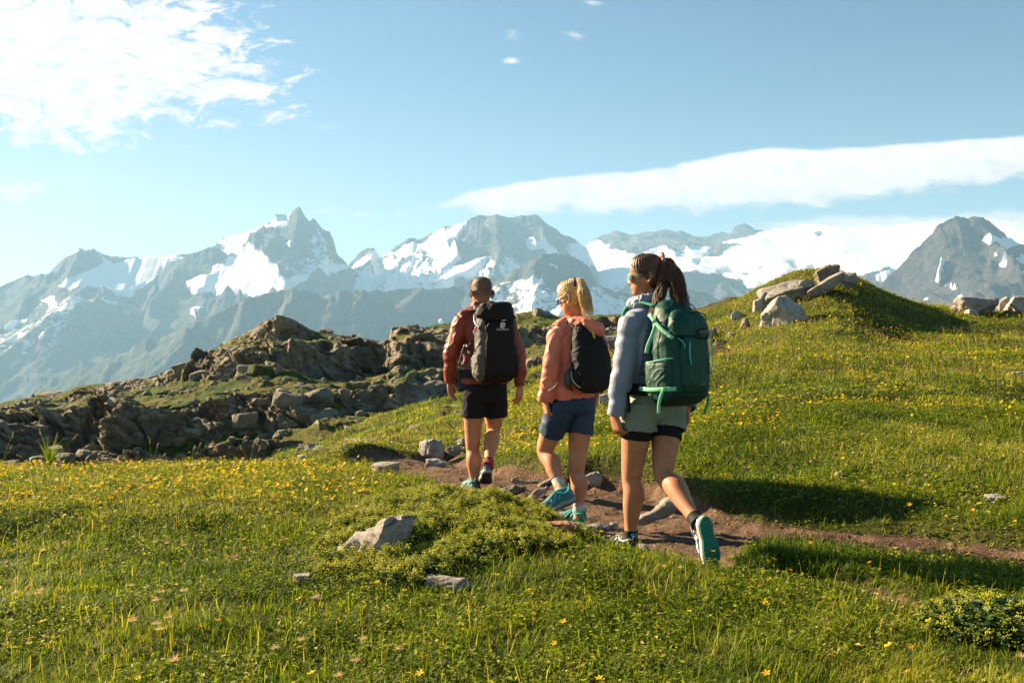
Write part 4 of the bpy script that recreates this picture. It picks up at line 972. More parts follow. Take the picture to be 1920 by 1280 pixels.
# lady's mantle: ground cover mound, uncountable
def mantle(name, x, y, z, nb, leaf_sc, rs_):
    S = Soup(); n = len(x)
    lv = [(0, 0, 0)]; lf = []
    for i in range(14):
        a = -2.6 + 5.2 * i / 13; r = 1.0 if i % 2 == 0 else .8
        lv.append((r * math.cos(a), r * math.sin(a), .22 + .05 * (i % 2)))
    lf = [(0, i, i + 1) for i in range(1, 14)]
    S.template(lv, lf, np.stack([x, y, z], 1), rs_.uniform(0, 6.28, n), rs_.normal(0, .55, n), rs_.uniform(0, 6.28, n), leaf_sc * rs_.uniform(.5, 1.25, n), rs_.uniform(0, 1, n), 0)
    # blossom clusters: a dozen little stars round a point
    j = rs_.choice(n, nb, replace=nb > n)
    cl = []; cf = []
    r2 = np.random.RandomState(5)
    for i in range(11):
        c = r2.normal(0, .5, 3) * (1, 1, .6); q = len(cl)
        cl += [tuple(c + d) for d in ((0, 0, -.18), (.2, 0, 0), (0, .2, 0), (-.2, 0, 0), (0, -.2, 0), (0, 0, .18))]
        cf += [tuple(k + q for k in f) for f in seed[1]]
    zz = z[j] + leaf_sc * rs_.uniform(.4, 1.5, nb)
    S.template(cl, cf, np.stack([x[j] + rs_.normal(0, .01, nb), y[j] + rs_.normal(0, .01, nb), zz], 1), rs_.uniform(0, 6.28, nb), rs_.uniform(-.4, .4, nb), rs_.uniform(0, 6.28, nb), .0150 * rs_.uniform(.6, 1.6, nb), rs_.uniform(0, 1, nb), 1)
    return S.mesh(name, [M_leaf, M_bloom])
x = rs.uniform(-2.2, 1.0, 60000); y = rs.uniform(4.6, 8.2, 60000)
sd = poly_sd(x, y, mantle_poly); k = (sd > -.06) & (rs.uniform(size=60000) < sstep(-.08, .25, sd + .22 * fbm(x / .3, y / .3, oct=3, seed=740))) & keep_off(x, y, .0)
x, y, sd = x[k][:13000], y[k][:13000], sd[k][:13000]; n = len(x)
z = meadow_z(x, y) + (.02 + .055 * sstep(0, .3, sd)) * rs.uniform(.2, 1.2, n) + .045 * vnoise(x / .12, y / .12, seed=742) + .01
link('ladys_mantle', mantle('ladys_mantle', x, y, z, 12500, .018, rs), kind='stuff', label='mound of lady\'s mantle with lime yellow blossom beside the trail')
# the separate bush by the right edge
bx, by = G(1868, 1150, .1)
def bush():
    root_ = bpy.data.objects.new('leafy_bush', None); COL.objects.link(root_); root_.location = (bx, by, float(meadow_z(np.array([bx]), np.array([by]))[0]))
    root_['label'] = 'low leafy bush with yellow green blossom at the lower right edge'; root_['category'] = 'bush'
    a = rs.uniform(0, 6.28, 2600); q = rs.uniform(0, 1, 2600) ** .5; zz = np.sqrt(np.clip(1 - q * q, 0, 1)) * rs.uniform(.55, 1.05, 2600)
    me = mantle('foliage', .34 * q * np.cos(a), .30 * q * np.sin(a), .02 + .15 * zz, 420, .020, rs)
    link('foliage', me, root_)
bush()

# flowers
petal = [(0, 0, 0)]; pf = []
for i in range(5):
    a = i * 2 * math.pi / 5; q = len(petal)
    petal += [(.62 * math.cos(a - .42), .62 * math.sin(a - .42), .12), (1.0 * math.cos(a), 1.0 * math.sin(a), .22), (.62 * math.cos(a + .42), .62 * math.sin(a + .42), .12)]
    pf.append((0, q, q + 1, q + 2))
def flower_me(name, r, h, mpet, seed, fluffy=False):
    """one flower on its stem, root at the origin"""
    S = Soup(); q = np.random.RandomState(seed)
    ln = q.uniform(.0, .3); a = q.uniform(0, 6.28)
    S.add(*blades(np.zeros(2), np.zeros(2), np.zeros(2), np.full(2, h), np.full(2, .003), np.array([a, a + 1.6]), np.array([ln, ln]) * 0.02, np.array([.3, .6])), 1)
    top = np.array([[0, 0, h * .985]])
    if fluffy:
        n = 70; d = q.normal(size=(n, 3)); d[:, 2] = np.abs(d[:, 2]) * .5; d /= np.linalg.norm(d, axis=1)[:, None]
        for dd in d:
            e = np.cross(dd, q.normal(size=3)); e /= np.linalg.norm(e)
            V = np.array([top[0] - e * .0006, top[0] + e * .0006, top[0] + dd * r * q.uniform(.7, 1.1) + (0, 0, .2 * r)]); S.add(V, np.array([0, 1, 2]), np.array([3]), np.full(3, q.uniform()), np.zeros(3), 0)
        S.template(*seed_t, top, np.zeros(1), np.zeros(1), np.zeros(1), r * .35, np.array([.1]), 0)
    else:
        S.template(petal, pf, top, np.array([a]), np.array([q.uniform(.1, .7)]), np.array([q.uniform(0, 6.28)]), r, np.array([q.uniform()]), 0)
        S.template(*seed_t, top + (0, 0, r * .12), np.zeros(1), np.zeros(1), np.zeros(1), r * .2, np.array([0.]), 0)
    return S.mesh(name, [mpet, M_stem])
seed_t = seed
ymes = [flower_me('yellow_flower', .0165, .075, M_yel, 800 + i) for i in range(6)]
def fl_density(x, y):
    U = 960 + F * x / y; z = meadow_z(x, y, False); V_ = 640 - F * (z - CAMZ) / y
    left = 1.0 * sstep(1000, 900, V_) * sstep(760, 600, U) * (.35 + 1.0 * np.exp(-((V_ - 935 + .03 * (U - 300)) / 32) ** 2) + .5 * np.exp(-((V_ - 885) / 14) ** 2))
    right = (U > 930) * (.05 + .75 * sstep(.05, .5, fbm(x / 1.1, y / .8, oct=3, seed=750))) * sstep(8.0, 9.0, y)
    near = .025 * (y < 8)
    return np.clip(left * (.5 + .9 * (fbm(x / .6, y / .5, oct=2, seed=751) > -.1)) + right + near + .4 * (U > 860) * (U < 1300) * (y > 8.8), 0, 1.6)
x, y = wedge(70000, 3, 23, .56, rs); k = keep_off(x, y) & crest_ok(x, y, 0) & (rs.uniform(0, 1.6, 70000) < fl_density(x, y) * np.interp(y, [3, 7, 10, 23], [1.4, 1.5, 1.3, .42])); x, y = x[k], y[k]
o_ = np.argsort(y); x, y = x[o_], y[o_]; z = meadow_z(x, y)
for i in range(min(290, len(x))):
    o = link('yellow_flower', ymes[i % 6], label='small yellow flower in the meadow grass among many like it', category='flower', group='small yellow flowers in the meadow')
    o.location = (x[i], y[i], z[i] - .01); o.rotation_euler = (0, 0, rs.uniform(0, 6.28)); q = rs.uniform(.75, 1.25); o.scale = (q, q, q)
x, y, z = x[290:], y[290:], z[290:]; n = len(x)
FS = Soup(); h = rs.uniform(.055, .09, n)
FS.add(*blades(x, y, z, h, np.full(n, .003), rs.uniform(0, 6.28, n), np.full(n, .02), np.full(n, .5)), 1)
FS.template(petal, pf, np.stack([x, y, z + h], 1), rs.uniform(0, 6.28, n), rs.uniform(.1, .9, n), rs.uniform(0, 6.28, n), (.0168 + 0 * n) * rs.uniform(.5, 1.3, n) * (1 + .02 * np.clip(y - 9, 0, 9)), rs.uniform(0, 1, n), 0)
x, y = wedge(4200, 5, 22, .56, rs); k = keep_off(x, y) & crest_ok(x, y, 0) & ((vnoise(x / 1.2, y / 1.2, seed=760) > .15) | (rs.uniform(size=4200) < .25)); x, y = x[k], y[k]; n = len(x); z = meadow_z(x, y); h = rs.uniform(.05, .12, n)
FS.template(petal, pf, np.stack([x, y, z + h], 1), rs.uniform(0, 6.28, n), rs.uniform(.1, .9, n), rs.uniform(0, 6.28, n), .012 * rs.uniform(.7, 1.3, n), rs.uniform(0, 1, n), 2)
link('wildflowers', FS.mesh('wildflowers', [M_yel, M_stem, M_pink]), kind='stuff', label='far yellow and pink wildflowers dotted over the slopes')
# single orange flowers
def put(me, u, v, zt, name, label, cat, sc=1.0, group=None):
    """stand a flower of height zt so that its head shows at (u, v)"""
    yy = np.linspace(2.5, 14, 1500); xx = (u - 960) / F * yy
    gz = meadow_z(xx, yy, False) + zt * sc; ray = CAMZ - (v - 640) / F * yy
    k = np.nonzero(gz > ray)[0]; k = k[0] if len(k) else 900
    o = link(name, me, label=label, category=cat, group=group); o.location = (xx[k], yy[k], float(gz[k]) - zt * sc); o.scale = (sc, sc, sc); o.rotation_euler = (0, 0, rs.uniform(0, 6.28)); return o
ome = [flower_me('orange_flower', .016, .13, M_org, 830 + i) for i in range(3)]
for i, (u, v, lab) in enumerate([(1441, 1051, 'left orange flower of the pair in front of the shaded grass strip'), (1452, 1047, 'right orange flower of the pair in front of the shaded grass strip'), (1482, 1068, 'single orange flower right of the pair by the shaded grass strip'),
        (1705, 1210, 'left one of two orange flowers side by side at the lower right'), (1735, 1211, 'right one of two orange flowers side by side at the lower right'), (1700, 1258, 'orange flower near the bottom edge at the lower right'), (1437, 1261, 'half closed orange flower at the bottom edge right of the centre'),
        (1519, 1016, 'orange flower on the trail strip left of the upper trail arm'), (1630, 1054, 'orange flower amid the shaded grass strip'), (247, 1156, 'orange flower in the left foreground beside a pink seed head'), (377, 1173, 'lower orange flower in the left foreground'), (408, 1161, 'orange flower right of the lower one in the left foreground'),
        (792, 1231, 'tall orange flower at the bottom of the photo'), (765, 1260, 'low orange flower at the bottom of the photo'), (1328, 1016, 'orange flower on the dirt left of the raised green sole'), (1337, 1032, 'lower orange flower on the dirt left of the raised green sole'),
        (451, 1136, 'orange bud in the grass below the small rounded stone'), (547, 1044, 'yellow orange flower left of the long weathered rock'), (1824, 955, 'orange flower in the grass under the flat whitish stone'), (1903, 978, 'orange flower near the right edge above the trail'), (304, 1054, 'orange flower between pink seed heads on the left')]):
    put(ome[i % 3], u, v, .13, 'orange_flower', lab, 'flower', .9 if v < 1150 else 1.0)
fme = [flower_me('feathery_seed_head', .026, .13, M_fluff, 850 + i, True) for i in range(4)]
for i, (u, v) in enumerate([(291, 1016), (313, 1018), (345, 1022), (199, 1030), (82, 1032), (120, 1017), (246, 1098), (302, 1110), (345, 1108), (292, 1125), (28, 1112), (70, 1113), (77, 1106), (316, 1158), (293, 1170), (250, 1164), (327, 1238), (300, 1180), (681, 1198), (667, 1240), (635, 1268), (592, 1120), (515, 1215), (236, 882), (181, 884), (355, 880), (749, 1216), (1102, 1024), (826, 1088), (1275, 1065), (566, 1200), (1916, 1230)]):
    put(fme[i % 4], u, v, .13, 'feathery_seed_head', 'pink feathery seed head on a bare stem in the grass among others like it', 'seed head', (.8 if v < 1100 else 1.0) * (1.3 if (u, v) == (327, 1238) else 1), 'feathery seed heads in the foreground grass')
clv = flower_me('pink_clover', .012, .07, M_pink, 870, True)
for (u, v, lab) in [(1242, 929, 'left purple clover head on the bank behind the bare calf'), (1252, 932, 'right purple clover head on the bank behind the bare calf'), (1003, 927, 'left pink blossom on the bank by the raised blue shoe'), (1008, 920, 'upper pink blossom on the bank by the raised blue shoe')]:
    put(clv, u, v, .06, 'pink_clover', lab, 'flower', 1.1)
# tall sedge tuft on the left skyline with its seed stalks
def tuft(u, v, y, label, n, hh, spread, seed_, stalks):
    q = np.random.RandomState(seed_); S = Soup(); x0 = (u - 960) / F * y; z0 = float(meadow_z(np.array([x0]), np.array([y]), False)[0])
    for i in range(n):
        a = q.uniform(0, 6.28); ln = abs(q.normal(.0, spread)); h = hh * q.uniform(.6, 1.0); dirx = math.cos(a) * .9 + .25
        P = []; w = .0035 + .0015 * q.uniform()
        for k in range(7):
            f = k / 6; P.append((f * f * ln * h * dirx + .01 * math.cos(a), f * f * ln * h * math.sin(a), h * (f - .35 * ln * f ** 3)))
        V = np.array([[p[0] - w * (1 - f_ * .92) * .5, p[1], p[2]] if s_ == 0 else [p[0] + w * (1 - f_ * .92) * .5, p[1] + w * .3, p[2]] for p, f_ in zip(P, np.linspace(0, 1, 7)) for s_ in (0, 1)])
        L = np.concatenate([[2 * k, 2 * k + 1, 2 * k + 3, 2 * k + 2] for k in range(6)]); S.add(V, L, np.full(6, 4), np.full(14, q.uniform(.1, .5)), np.repeat(np.linspace(0, 1, 7), 2), 0)
    for (du, dv) in stalks:
        tip = np.array([du / F * y, 0, dv / F * y]); m = 6
        V = np.array([[tip[0] * (k / m) ** 1.3 + s_ * .0018, 0, tip[2] * k / m] for k in range(m + 1) for s_ in (0, 1)]); L = np.concatenate([[2 * k, 2 * k + 1, 2 * k + 3, 2 * k + 2] for k in range(m)])
        S.add(V, L, np.full(m, 4), np.full(2 * m + 2, .4), np.linspace(0, 1, 2 * m + 2), 0)
        for k in range(9): S.template(*seed, np.array([tip * (1 - .018 * k) + q.normal(0, .003, 3)]), np.zeros(1), np.full(1, .3), np.zeros(1), .0085, np.array([q.uniform()]), 1)
    o = link('grass_tuft', S.mesh('grass_tuft', [M_grass, M_seed]), label=label, category='grass tuft'); o.location = (x0, y, z0 - .01)
tuft(92, 880, 9.3, 'tall sedge tuft rising over the left edge of the meadow', 46, .36, .55, 1, [(-18, 78), (15, 70), (52, 68), (-60, 30)])
tuft(0, 880, 9.2, 'two seed stalks leaning in at the far left edge', 5, .12, .4, 2, [(26, 74), (22, 48)])
tuft(192, 876, 9.4, 'small seed stalk right of the tall sedge tuft', 4, .10, .4, 3, [(2, 45), (-10, 20)])
tuft(285, 876, 9.4, 'thin seed stalks on the middle of the meadow edge', 6, .10, .4, 4, [(-5, 60), (12, 50), (25, 30)])
tuft(355, 874, 9.5, 'seed stalks on the meadow edge near the flat grey stone', 6, .10, .4, 5, [(10, 40), (22, 46), (45, 50)])
tuft(470, 872, 9.7, 'seed stalks on the meadow edge below the scree', 6, .10, .4, 6, [(5, 46), (18, 38), (-20, 42)])
# ------------------------------------------------------------------ people: tools
def V3(*a): return Vector(a)
def crom(pts, rad, k=4):
    """smooth a polyline with radii (tuples) by Catmull-Rom"""
    P = [np.array(p, float) for p in pts]; Q = [np.array(r if isinstance(r, (tuple, list)) else (r, r), float) for r in rad]
    P = [2 * P[0] - P[1]] + P + [2 * P[-1] - P[-2]]; Q = [Q[0]] + Q + [Q[-1]]
    out, ro = [], []
    for i in range(1, len(P) - 2):
        for j in range(k):
            t = j / k
            f = lambda A: 0.5 * ((2 * A[i]) + (-A[i - 1] + A[i + 1]) * t + (2 * A[i - 1] - 5 * A[i] + 4 * A[i + 1] - A[i + 2]) * t * t + (-A[i - 1] + 3 * A[i] - 3 * A[i + 1] + A[i + 2]) * t ** 3)
            out.append(f(P)); ro.append(f(Q))
    out.append(P[-2]); ro.append(Q[-2])
    return out, ro
def limb(bm, pts, rad, n=20, k=5, ref=(0, -1, 0), hollow=0.0, mi=0):
    """tapering smooth tube; radii may be (along ref, across)"""
    P, Rr = crom(pts, rad, k); ref = Vector(ref); rings = []
    for i, p in enumerate(P):
        d = Vector(P[min(i + 1, len(P) - 1)] - P[max(i - 1, 0)]).normalized()
        a = (ref - d * ref.dot(d)).normalized(); b_ = d.cross(a)
        rings.append([Vector(p) + a * Rr[i][0] * math.cos(t) + b_ * Rr[i][1] * math.sin(t) for t in np.linspace(0, 2 * math.pi, n, endpoint=False)])
    if hollow:
        c = sum(rings[-1], Vector()) / n; d = Vector(P[-1] - P[-2]).normalized()
        rings.append([c + (q - c) * .93 for q in rings[-1]]); rings.append([c + (q - c) * .97 - d * hollow for q in rings[-1]])
    return loft(bm, rings, mi)
def loft(bm, rings, mi=0, cap=True, closed=True):
    R_ = [[bm.verts.new(p) for p in r] for r in rings]; n = len(R_[0]); fs = []
    for a, b_ in zip(R_, R_[1:]):
        for k in range(n if closed else n - 1): fs.append(bm.faces.new((a[k], a[(k + 1) % n], b_[(k + 1) % n], b_[k])))
    if cap: fs.append(bm.faces.new(R_[0][::-1])); fs.append(bm.faces.new(R_[-1]))
    for f in fs: f.smooth = True; f.material_index = mi
    return fs
def sring(c, ax, ay, a, b, e=2.2, n=36, b2=None):
    """superellipse ring; b2 = half depth on the -ay side"""
    out = []
    for t in np.linspace(0, 2 * math.pi, n, endpoint=False):
        x, y = math.cos(t), math.sin(t)
        x_ = math.copysign(abs(x) ** (2 / e), x); y_ = math.copysign(abs(y) ** (2 / e), y)
        out.append(c + ax * a * x_ + ay * (b if y >= 0 or b2 is None else b2) * y_)
    return out
def ribbon(bm, pts, w, th, nrm, mi=0, k=4):
    """flat strap along points, its face turned to nrm"""
    P, _ = crom(pts, [1] * len(pts), k); nrm = [Vector(x) for x in nrm] if isinstance(nrm[0], (tuple, list, Vector)) else [Vector(nrm)] * len(pts); rings = []
    for i, p in enumerate(P):
        d = Vector(P[min(i + 1, len(P) - 1)] - P[max(i - 1, 0)]).normalized(); f = i / max(1, len(P) - 1) * (len(nrm) - 1); j = min(int(f), len(nrm) - 2) if len(nrm) > 1 else 0
        N = (nrm[j].lerp(nrm[min(j + 1, len(nrm) - 1)], f - j)); s = d.cross(N).normalized(); N = s.cross(d).normalized(); p = Vector(p)
        rings.append([p + s * w / 2, p + s * w * .42 + N * th, p - s * w * .42 + N * th, p - s * w / 2, p - s * w * .42 - N * th * .3, p + s * w * .42 - N * th * .3])
    return loft(bm, rings, mi)
def remesh(bm, voxel, smooth=3, fac=.5):
    bmesh.ops.recalc_face_normals(bm, faces=bm.faces[:])
    me = bpy.data.meshes.new('tmp'); bm.to_mesh(me); bm.free()
    o = bpy.data.objects.new('tmp', me); COL.objects.link(o)
    m = o.modifiers.new('r', 'REMESH'); m.mode = 'VOXEL'; m.voxel_size = voxel; m.use_smooth_shade = True
    if smooth: s = o.modifiers.new('s', 'SMOOTH'); s.iterations = smooth; s.factor = fac
    dg = bpy.context.evaluated_depsgraph_get(); out = bpy.data.meshes.new_from_object(o.evaluated_get(dg))
    bpy.data.objects.remove(o); bpy.data.meshes.remove(me)
    out.polygons.foreach_set('use_smooth', np.ones(len(out.polygons), bool))
    return out
def arrays(me):
    V = np.empty(len(me.vertices) * 3, np.float32); me.vertices.foreach_get('co', V)
    N = np.empty(len(me.vertices) * 3, np.float32); me.vertices.foreach_get('normal', N)
    return V.reshape(-1, 3).astype(float), N.reshape(-1, 3).astype(float)
def setco(me, V): me.vertices.foreach_set('co', np.asarray(V, np.float32).ravel()); me.update()
def wrinkle(me, amp=.006, sx=9, sz=4, seed=1, diag=0.0, mask=None):
    V, N = arrays(me)
    w = .035 * fbm(V[:, 0] * 7, V[:, 2] * 7, V[:, 1] * 7, oct=3, seed=seed + 3)
    def folds(dg, k, sd):      # thin creases on a flat cloth, running mostly down and along dg
        q = V[:, 0] + dg * V[:, 2] + w * 1.5; n = vnoise((q) * sx * k, V[:, 2] * sz * k - dg * V[:, 0] * sz * k + w * 9, (V[:, 1] + w) * sx * k, sd); return np.clip(1 - np.abs(n) * 2.4, 0, 1) ** 1.7
    a = folds(diag, 1.2, seed) * (.4 + .6 * sstep(-.2, .3, vnoise(V[:, 0] * 8, V[:, 2] * 8, V[:, 1] * 8, seed + 31))) + .6 * folds(-1.2 * diag - .3, 2.0, seed + 11) - .35
    b_ = fbm(V[:, 0] * 30, V[:, 2] * 24, V[:, 1] * 30, oct=3, seed=seed + 7)
    d = amp * (a * 1.25 + b_ * .45)
    if mask is not None: d = d * mask(V)
    setco(me, V + N * d[:, None])
class Person:
    def __init__(s, O, D, yaw, label):
        s.O = Vector(O); s.D = D; s.yaw = yaw; s.label = label; s.root = None
        s.R = V3(math.cos(yaw), math.sin(yaw), 0); s.B = V3(math.sin(yaw), -math.cos(yaw), 0); s.U = V3(0, 0, 1)
    def p(s, u, v, dy=0.0):
        y = s.D + dy; return V3((u - 960) / F * y, y, CAMZ + (640 - v) / F * y)
    def add(s, name, me, mats, parent=None, **kw):
        me.name = name
        for m in (mats if isinstance(mats, (list, tuple)) else [mats]):
            if len(me.materials) < len(mats if isinstance(mats, (list, tuple)) else [mats]): me.materials.append(m)
        me.transform(Matrix.Translation(-s.O)); o = link(name, me, **kw)
        if s.root is None: o.location = s.O; s.root = o
        else: o.parent = parent or s.root
        return o
    def addbm(s, name, bm, mats, parent=None, **kw):
        bmesh.ops.recalc_face_normals(bm, faces=bm.faces[:])
        me = bpy.data.meshes.new(name); bm.to_mesh(me); bm.free(); return s.add(name, me, mats, parent, **kw)
HT = np.array([  # height, front, back, half width of a head (metres)
    (.1185, .004, -.012, .006), (.116, .022, -.034, .026), (.108, .046, -.060, .044), (.09, .070, -.083, .061), (.06, .086, -.097, .071), (.03, .092, -.101, .0745), (0.0, .089, -.099, .0755), (-.02, .086, -.092, .074),
    (-.04, .086, -.078, .071), (-.058, .086, -.060, .066), (-.075, .085, -.044, .060), (-.092, .082, -.028, .051), (-.106, .076, -.012, .040), (-.117, .062, .004, .026), (-.122, .040, .014, .010)])
def head_surface(P, f, u, infl=None, n=48, m=60, sc=1.0, nose=1.0):
    """rings of the head in world space; infl(phi, z) pushes the surface out"""
    r = f.cross(u).normalized(); u = r.cross(f).normalized(); rings = []
    for z in np.interp(np.linspace(0, 1, m), np.linspace(0, 1, len(HT)), HT[:, 0]):
        fr, bk, w = [np.interp(-z, -HT[:, 0], HT[:, k]) for k in (1, 2, 3)]; ring = []
        for t in np.linspace(0, 2 * math.pi, n, endpoint=False):
            c, s_ = math.cos(t), math.sin(t); cy = (fr + bk) / 2; hy = (fr - bk) / 2
            e = 2.25; x = w * math.copysign(abs(s_) ** (2 / e), s_); y = cy + hy * math.copysign(abs(c) ** (2 / e), c)
            if c > 0: x *= 1 - .10 * c * (z < .03)
            if infl is None and c > 0:
                nz_ = np.interp(-z, [-.005, .012, .034, .043, .052], [0, .008, .024, .020, 0]) * nose
                y += nz_ * math.exp(-(x / (.009 + .006 * (z < -.03))) ** 2)
                y += .0065 * math.exp(-((z + .064) / .0045) ** 2 - (x / .020) ** 2) + .007 * math.exp(-((z + .074) / .005) ** 2 - (x / .018) ** 2) - .004 * math.exp(-((z + .083) / .004) ** 2 - (x / .02) ** 2) + .004 * math.exp(-((z + .098) / .01) ** 2 - (x / .018) ** 2)
                y -= .009 * math.exp(-((z + .006) / .012) ** 2 - ((abs(x) - .031) / .014) ** 2)
                y += .004 * math.exp(-((z - .012) / .007) ** 2 - ((abs(x) - .028) / .02) ** 2)
            q = Vector((x, y, z))
            if infl is not None:
                nn = Vector((x / .075, (y - cy) / .1, z / .12)); nn.normalize(); q = q + nn * infl(t, z)
            q = q * sc
            ring.append(P + r * q.x + f * q.y + u * q.z)
        rings.append(ring)
    return rings, r, u
def ear(bm, P, f, u, r, side, sc=1.0, out=.012):
    c = P + (r * side * .077 + f * -.004 + u * -.016) * sc; e1 = (u * .98 - f * .2).normalized(); e2 = (f * -.9 - r * side * -.55).normalized()
    pts = [c + e1 * (.031 * math.cos(t)) * sc + e2 * (.017 + .017 * math.sin(t)) * sc * (1 if math.cos(t) > -.3 else .8) for t in np.linspace(0, 2 * math.pi, 15)]
    limb(bm, pts, [.0042 * sc] * 15, n=8, k=1, ref=(0.3, .2, 1))
    bmv = [bm.verts.new(q) for q in pts[:-1]]; ctr = bm.verts.new(c + e2 * .012 * sc - r * side * .004)
    for k in range(14): bm.faces.new((bmv[k], bmv[(k + 1) % 14], ctr))
    o2 = r * side * .004
    bmv2 = [bm.verts.new(q - o2) for q in pts[:-1]]; ct2 = bm.verts.new(c - r * side * .012)
    for k in range(14): bm.faces.new((bmv2[(k + 1) % 14], bmv2[k], ct2)); bm.faces.new((bmv[(k + 1) % 14], bmv[k], bmv2[k], bmv2[(k + 1) % 14]))
def hand(bm, W, d, pn, side, L=.18, curl=.5):
    """W wrist, d pointing direction, pn palm normal (curl goes that way), side = thumb direction; palm, four fingers, thumb"""
    d = d.normalized(); pn = (pn - d * pn.dot(d)).normalized(); s = d.cross(pn).normalized()
    if s.dot(side) < 0: s = -s
    k = L / .18
    loft(bm, [sring(W - d * .02 * k, s, pn, .026 * k, .019 * k, 2.2, 20), sring(W + d * .01 * k, s, pn, .030 * k, .018 * k, 2.4, 20), sring(W + d * .045 * k, s, pn, .040 * k, .0155 * k, 3, 20), sring(W + d * .08 * k, s, pn, .041 * k, .0135 * k, 3, 20), sring(W + d * .095 * k, s, pn, .037 * k, .009 * k, 2.5, 20)])
    for i, (off, ln, cu) in enumerate([(.030, .074, .8), (.010, .082, 1.0), (-.011, .077, 1.15), (-.031, .062, 1.35)]):
        p = W + d * (.082 - abs(off) * .15) * k + s * off * k; a = .18 * curl * cu; pts = [p - d * .015 * k, p]; spread = s * off * .9
        for seg, q in enumerate((.46, .30, .24)):
            a += curl * cu * (.55, .75, .45)[seg]; dd = (d + spread * 1.2).normalized() * math.cos(a) + pn * math.sin(a); p = p + dd * ln * q * k; pts.append(p)
        limb(bm, pts, [r_ * k for r_ in (.0095, .0095, .0088, .0078, .0062)], n=10, k=3, ref=tuple(s))
    t0 = W + d * .018 * k + s * .026 * k; t1 = t0 + (d * .55 + s * .62 + pn * .35).normalized() * .036 * k; t2 = t1 + (d * .85 + s * .20 + pn * .45).normalized() * .030 * k; t3 = t2 + (d * .95 + pn * .4 - s * .05).normalized() * .024 * k
    limb(bm, [t0 - s * .012 * k, t0, t1, t2, t3], [r_ * k for r_ in (.012, .0135, .0108, .0095, .0070)], n=10, k=3, ref=tuple(s))
def arm_skin(bm, sh, el, wr, r=(.046, .040, .036, .034, .026)):
    limb(bm, [sh, sh.lerp(el, .5), el, el.lerp(wr, .35), wr], r, n=18)
def leg_skin(bm, hip, knee, ank, R0=.088, Rk=.056, Rc=.058, Ra=.034, back=None):
    b_ = back or Vector((0, -1, 0))
    limb(bm, [hip + Vector((0, 0, .04)), hip.lerp(knee, .22), hip.lerp(knee, .62), knee + (hip - knee) * .07, knee + (ank - knee) * .10, knee.lerp(ank, .30) + b_ * .022, knee.lerp(ank, .52) + b_ * .010, knee.lerp(ank, .82), ank],
         [R0, R0, (R0 * .84, R0 * .80), (Rk * 1.06, Rk), (Rk * .92, Rk * .90), (Rc * 1.08, Rc * 1.03), (Rc * .95, Rc * .92), (Ra * 1.12, Ra * 1.0), (Ra * 1.15, Ra)], n=24, ref=tuple(b_))
def foot_frame(heel, toe, up):
    f = (toe - heel).normalized(); r = f.cross(up).normalized(); u = r.cross(f).normalized(); return f, r, u
def outline(t, side, L, W):
    """half width of a shoe sole at 0 (heel) .. 1 (toe) on the inner (-1) or outer (+1) side"""
    w = np.interp(t, [0, .04, .12, .25, .42, .6, .75, .88, .96, 1], [.15, .55, .78, .80, .72, .90, 1.0, .86, .55, .12])
    return w * W * (1.05 if side > 0 and t > .4 else .95)
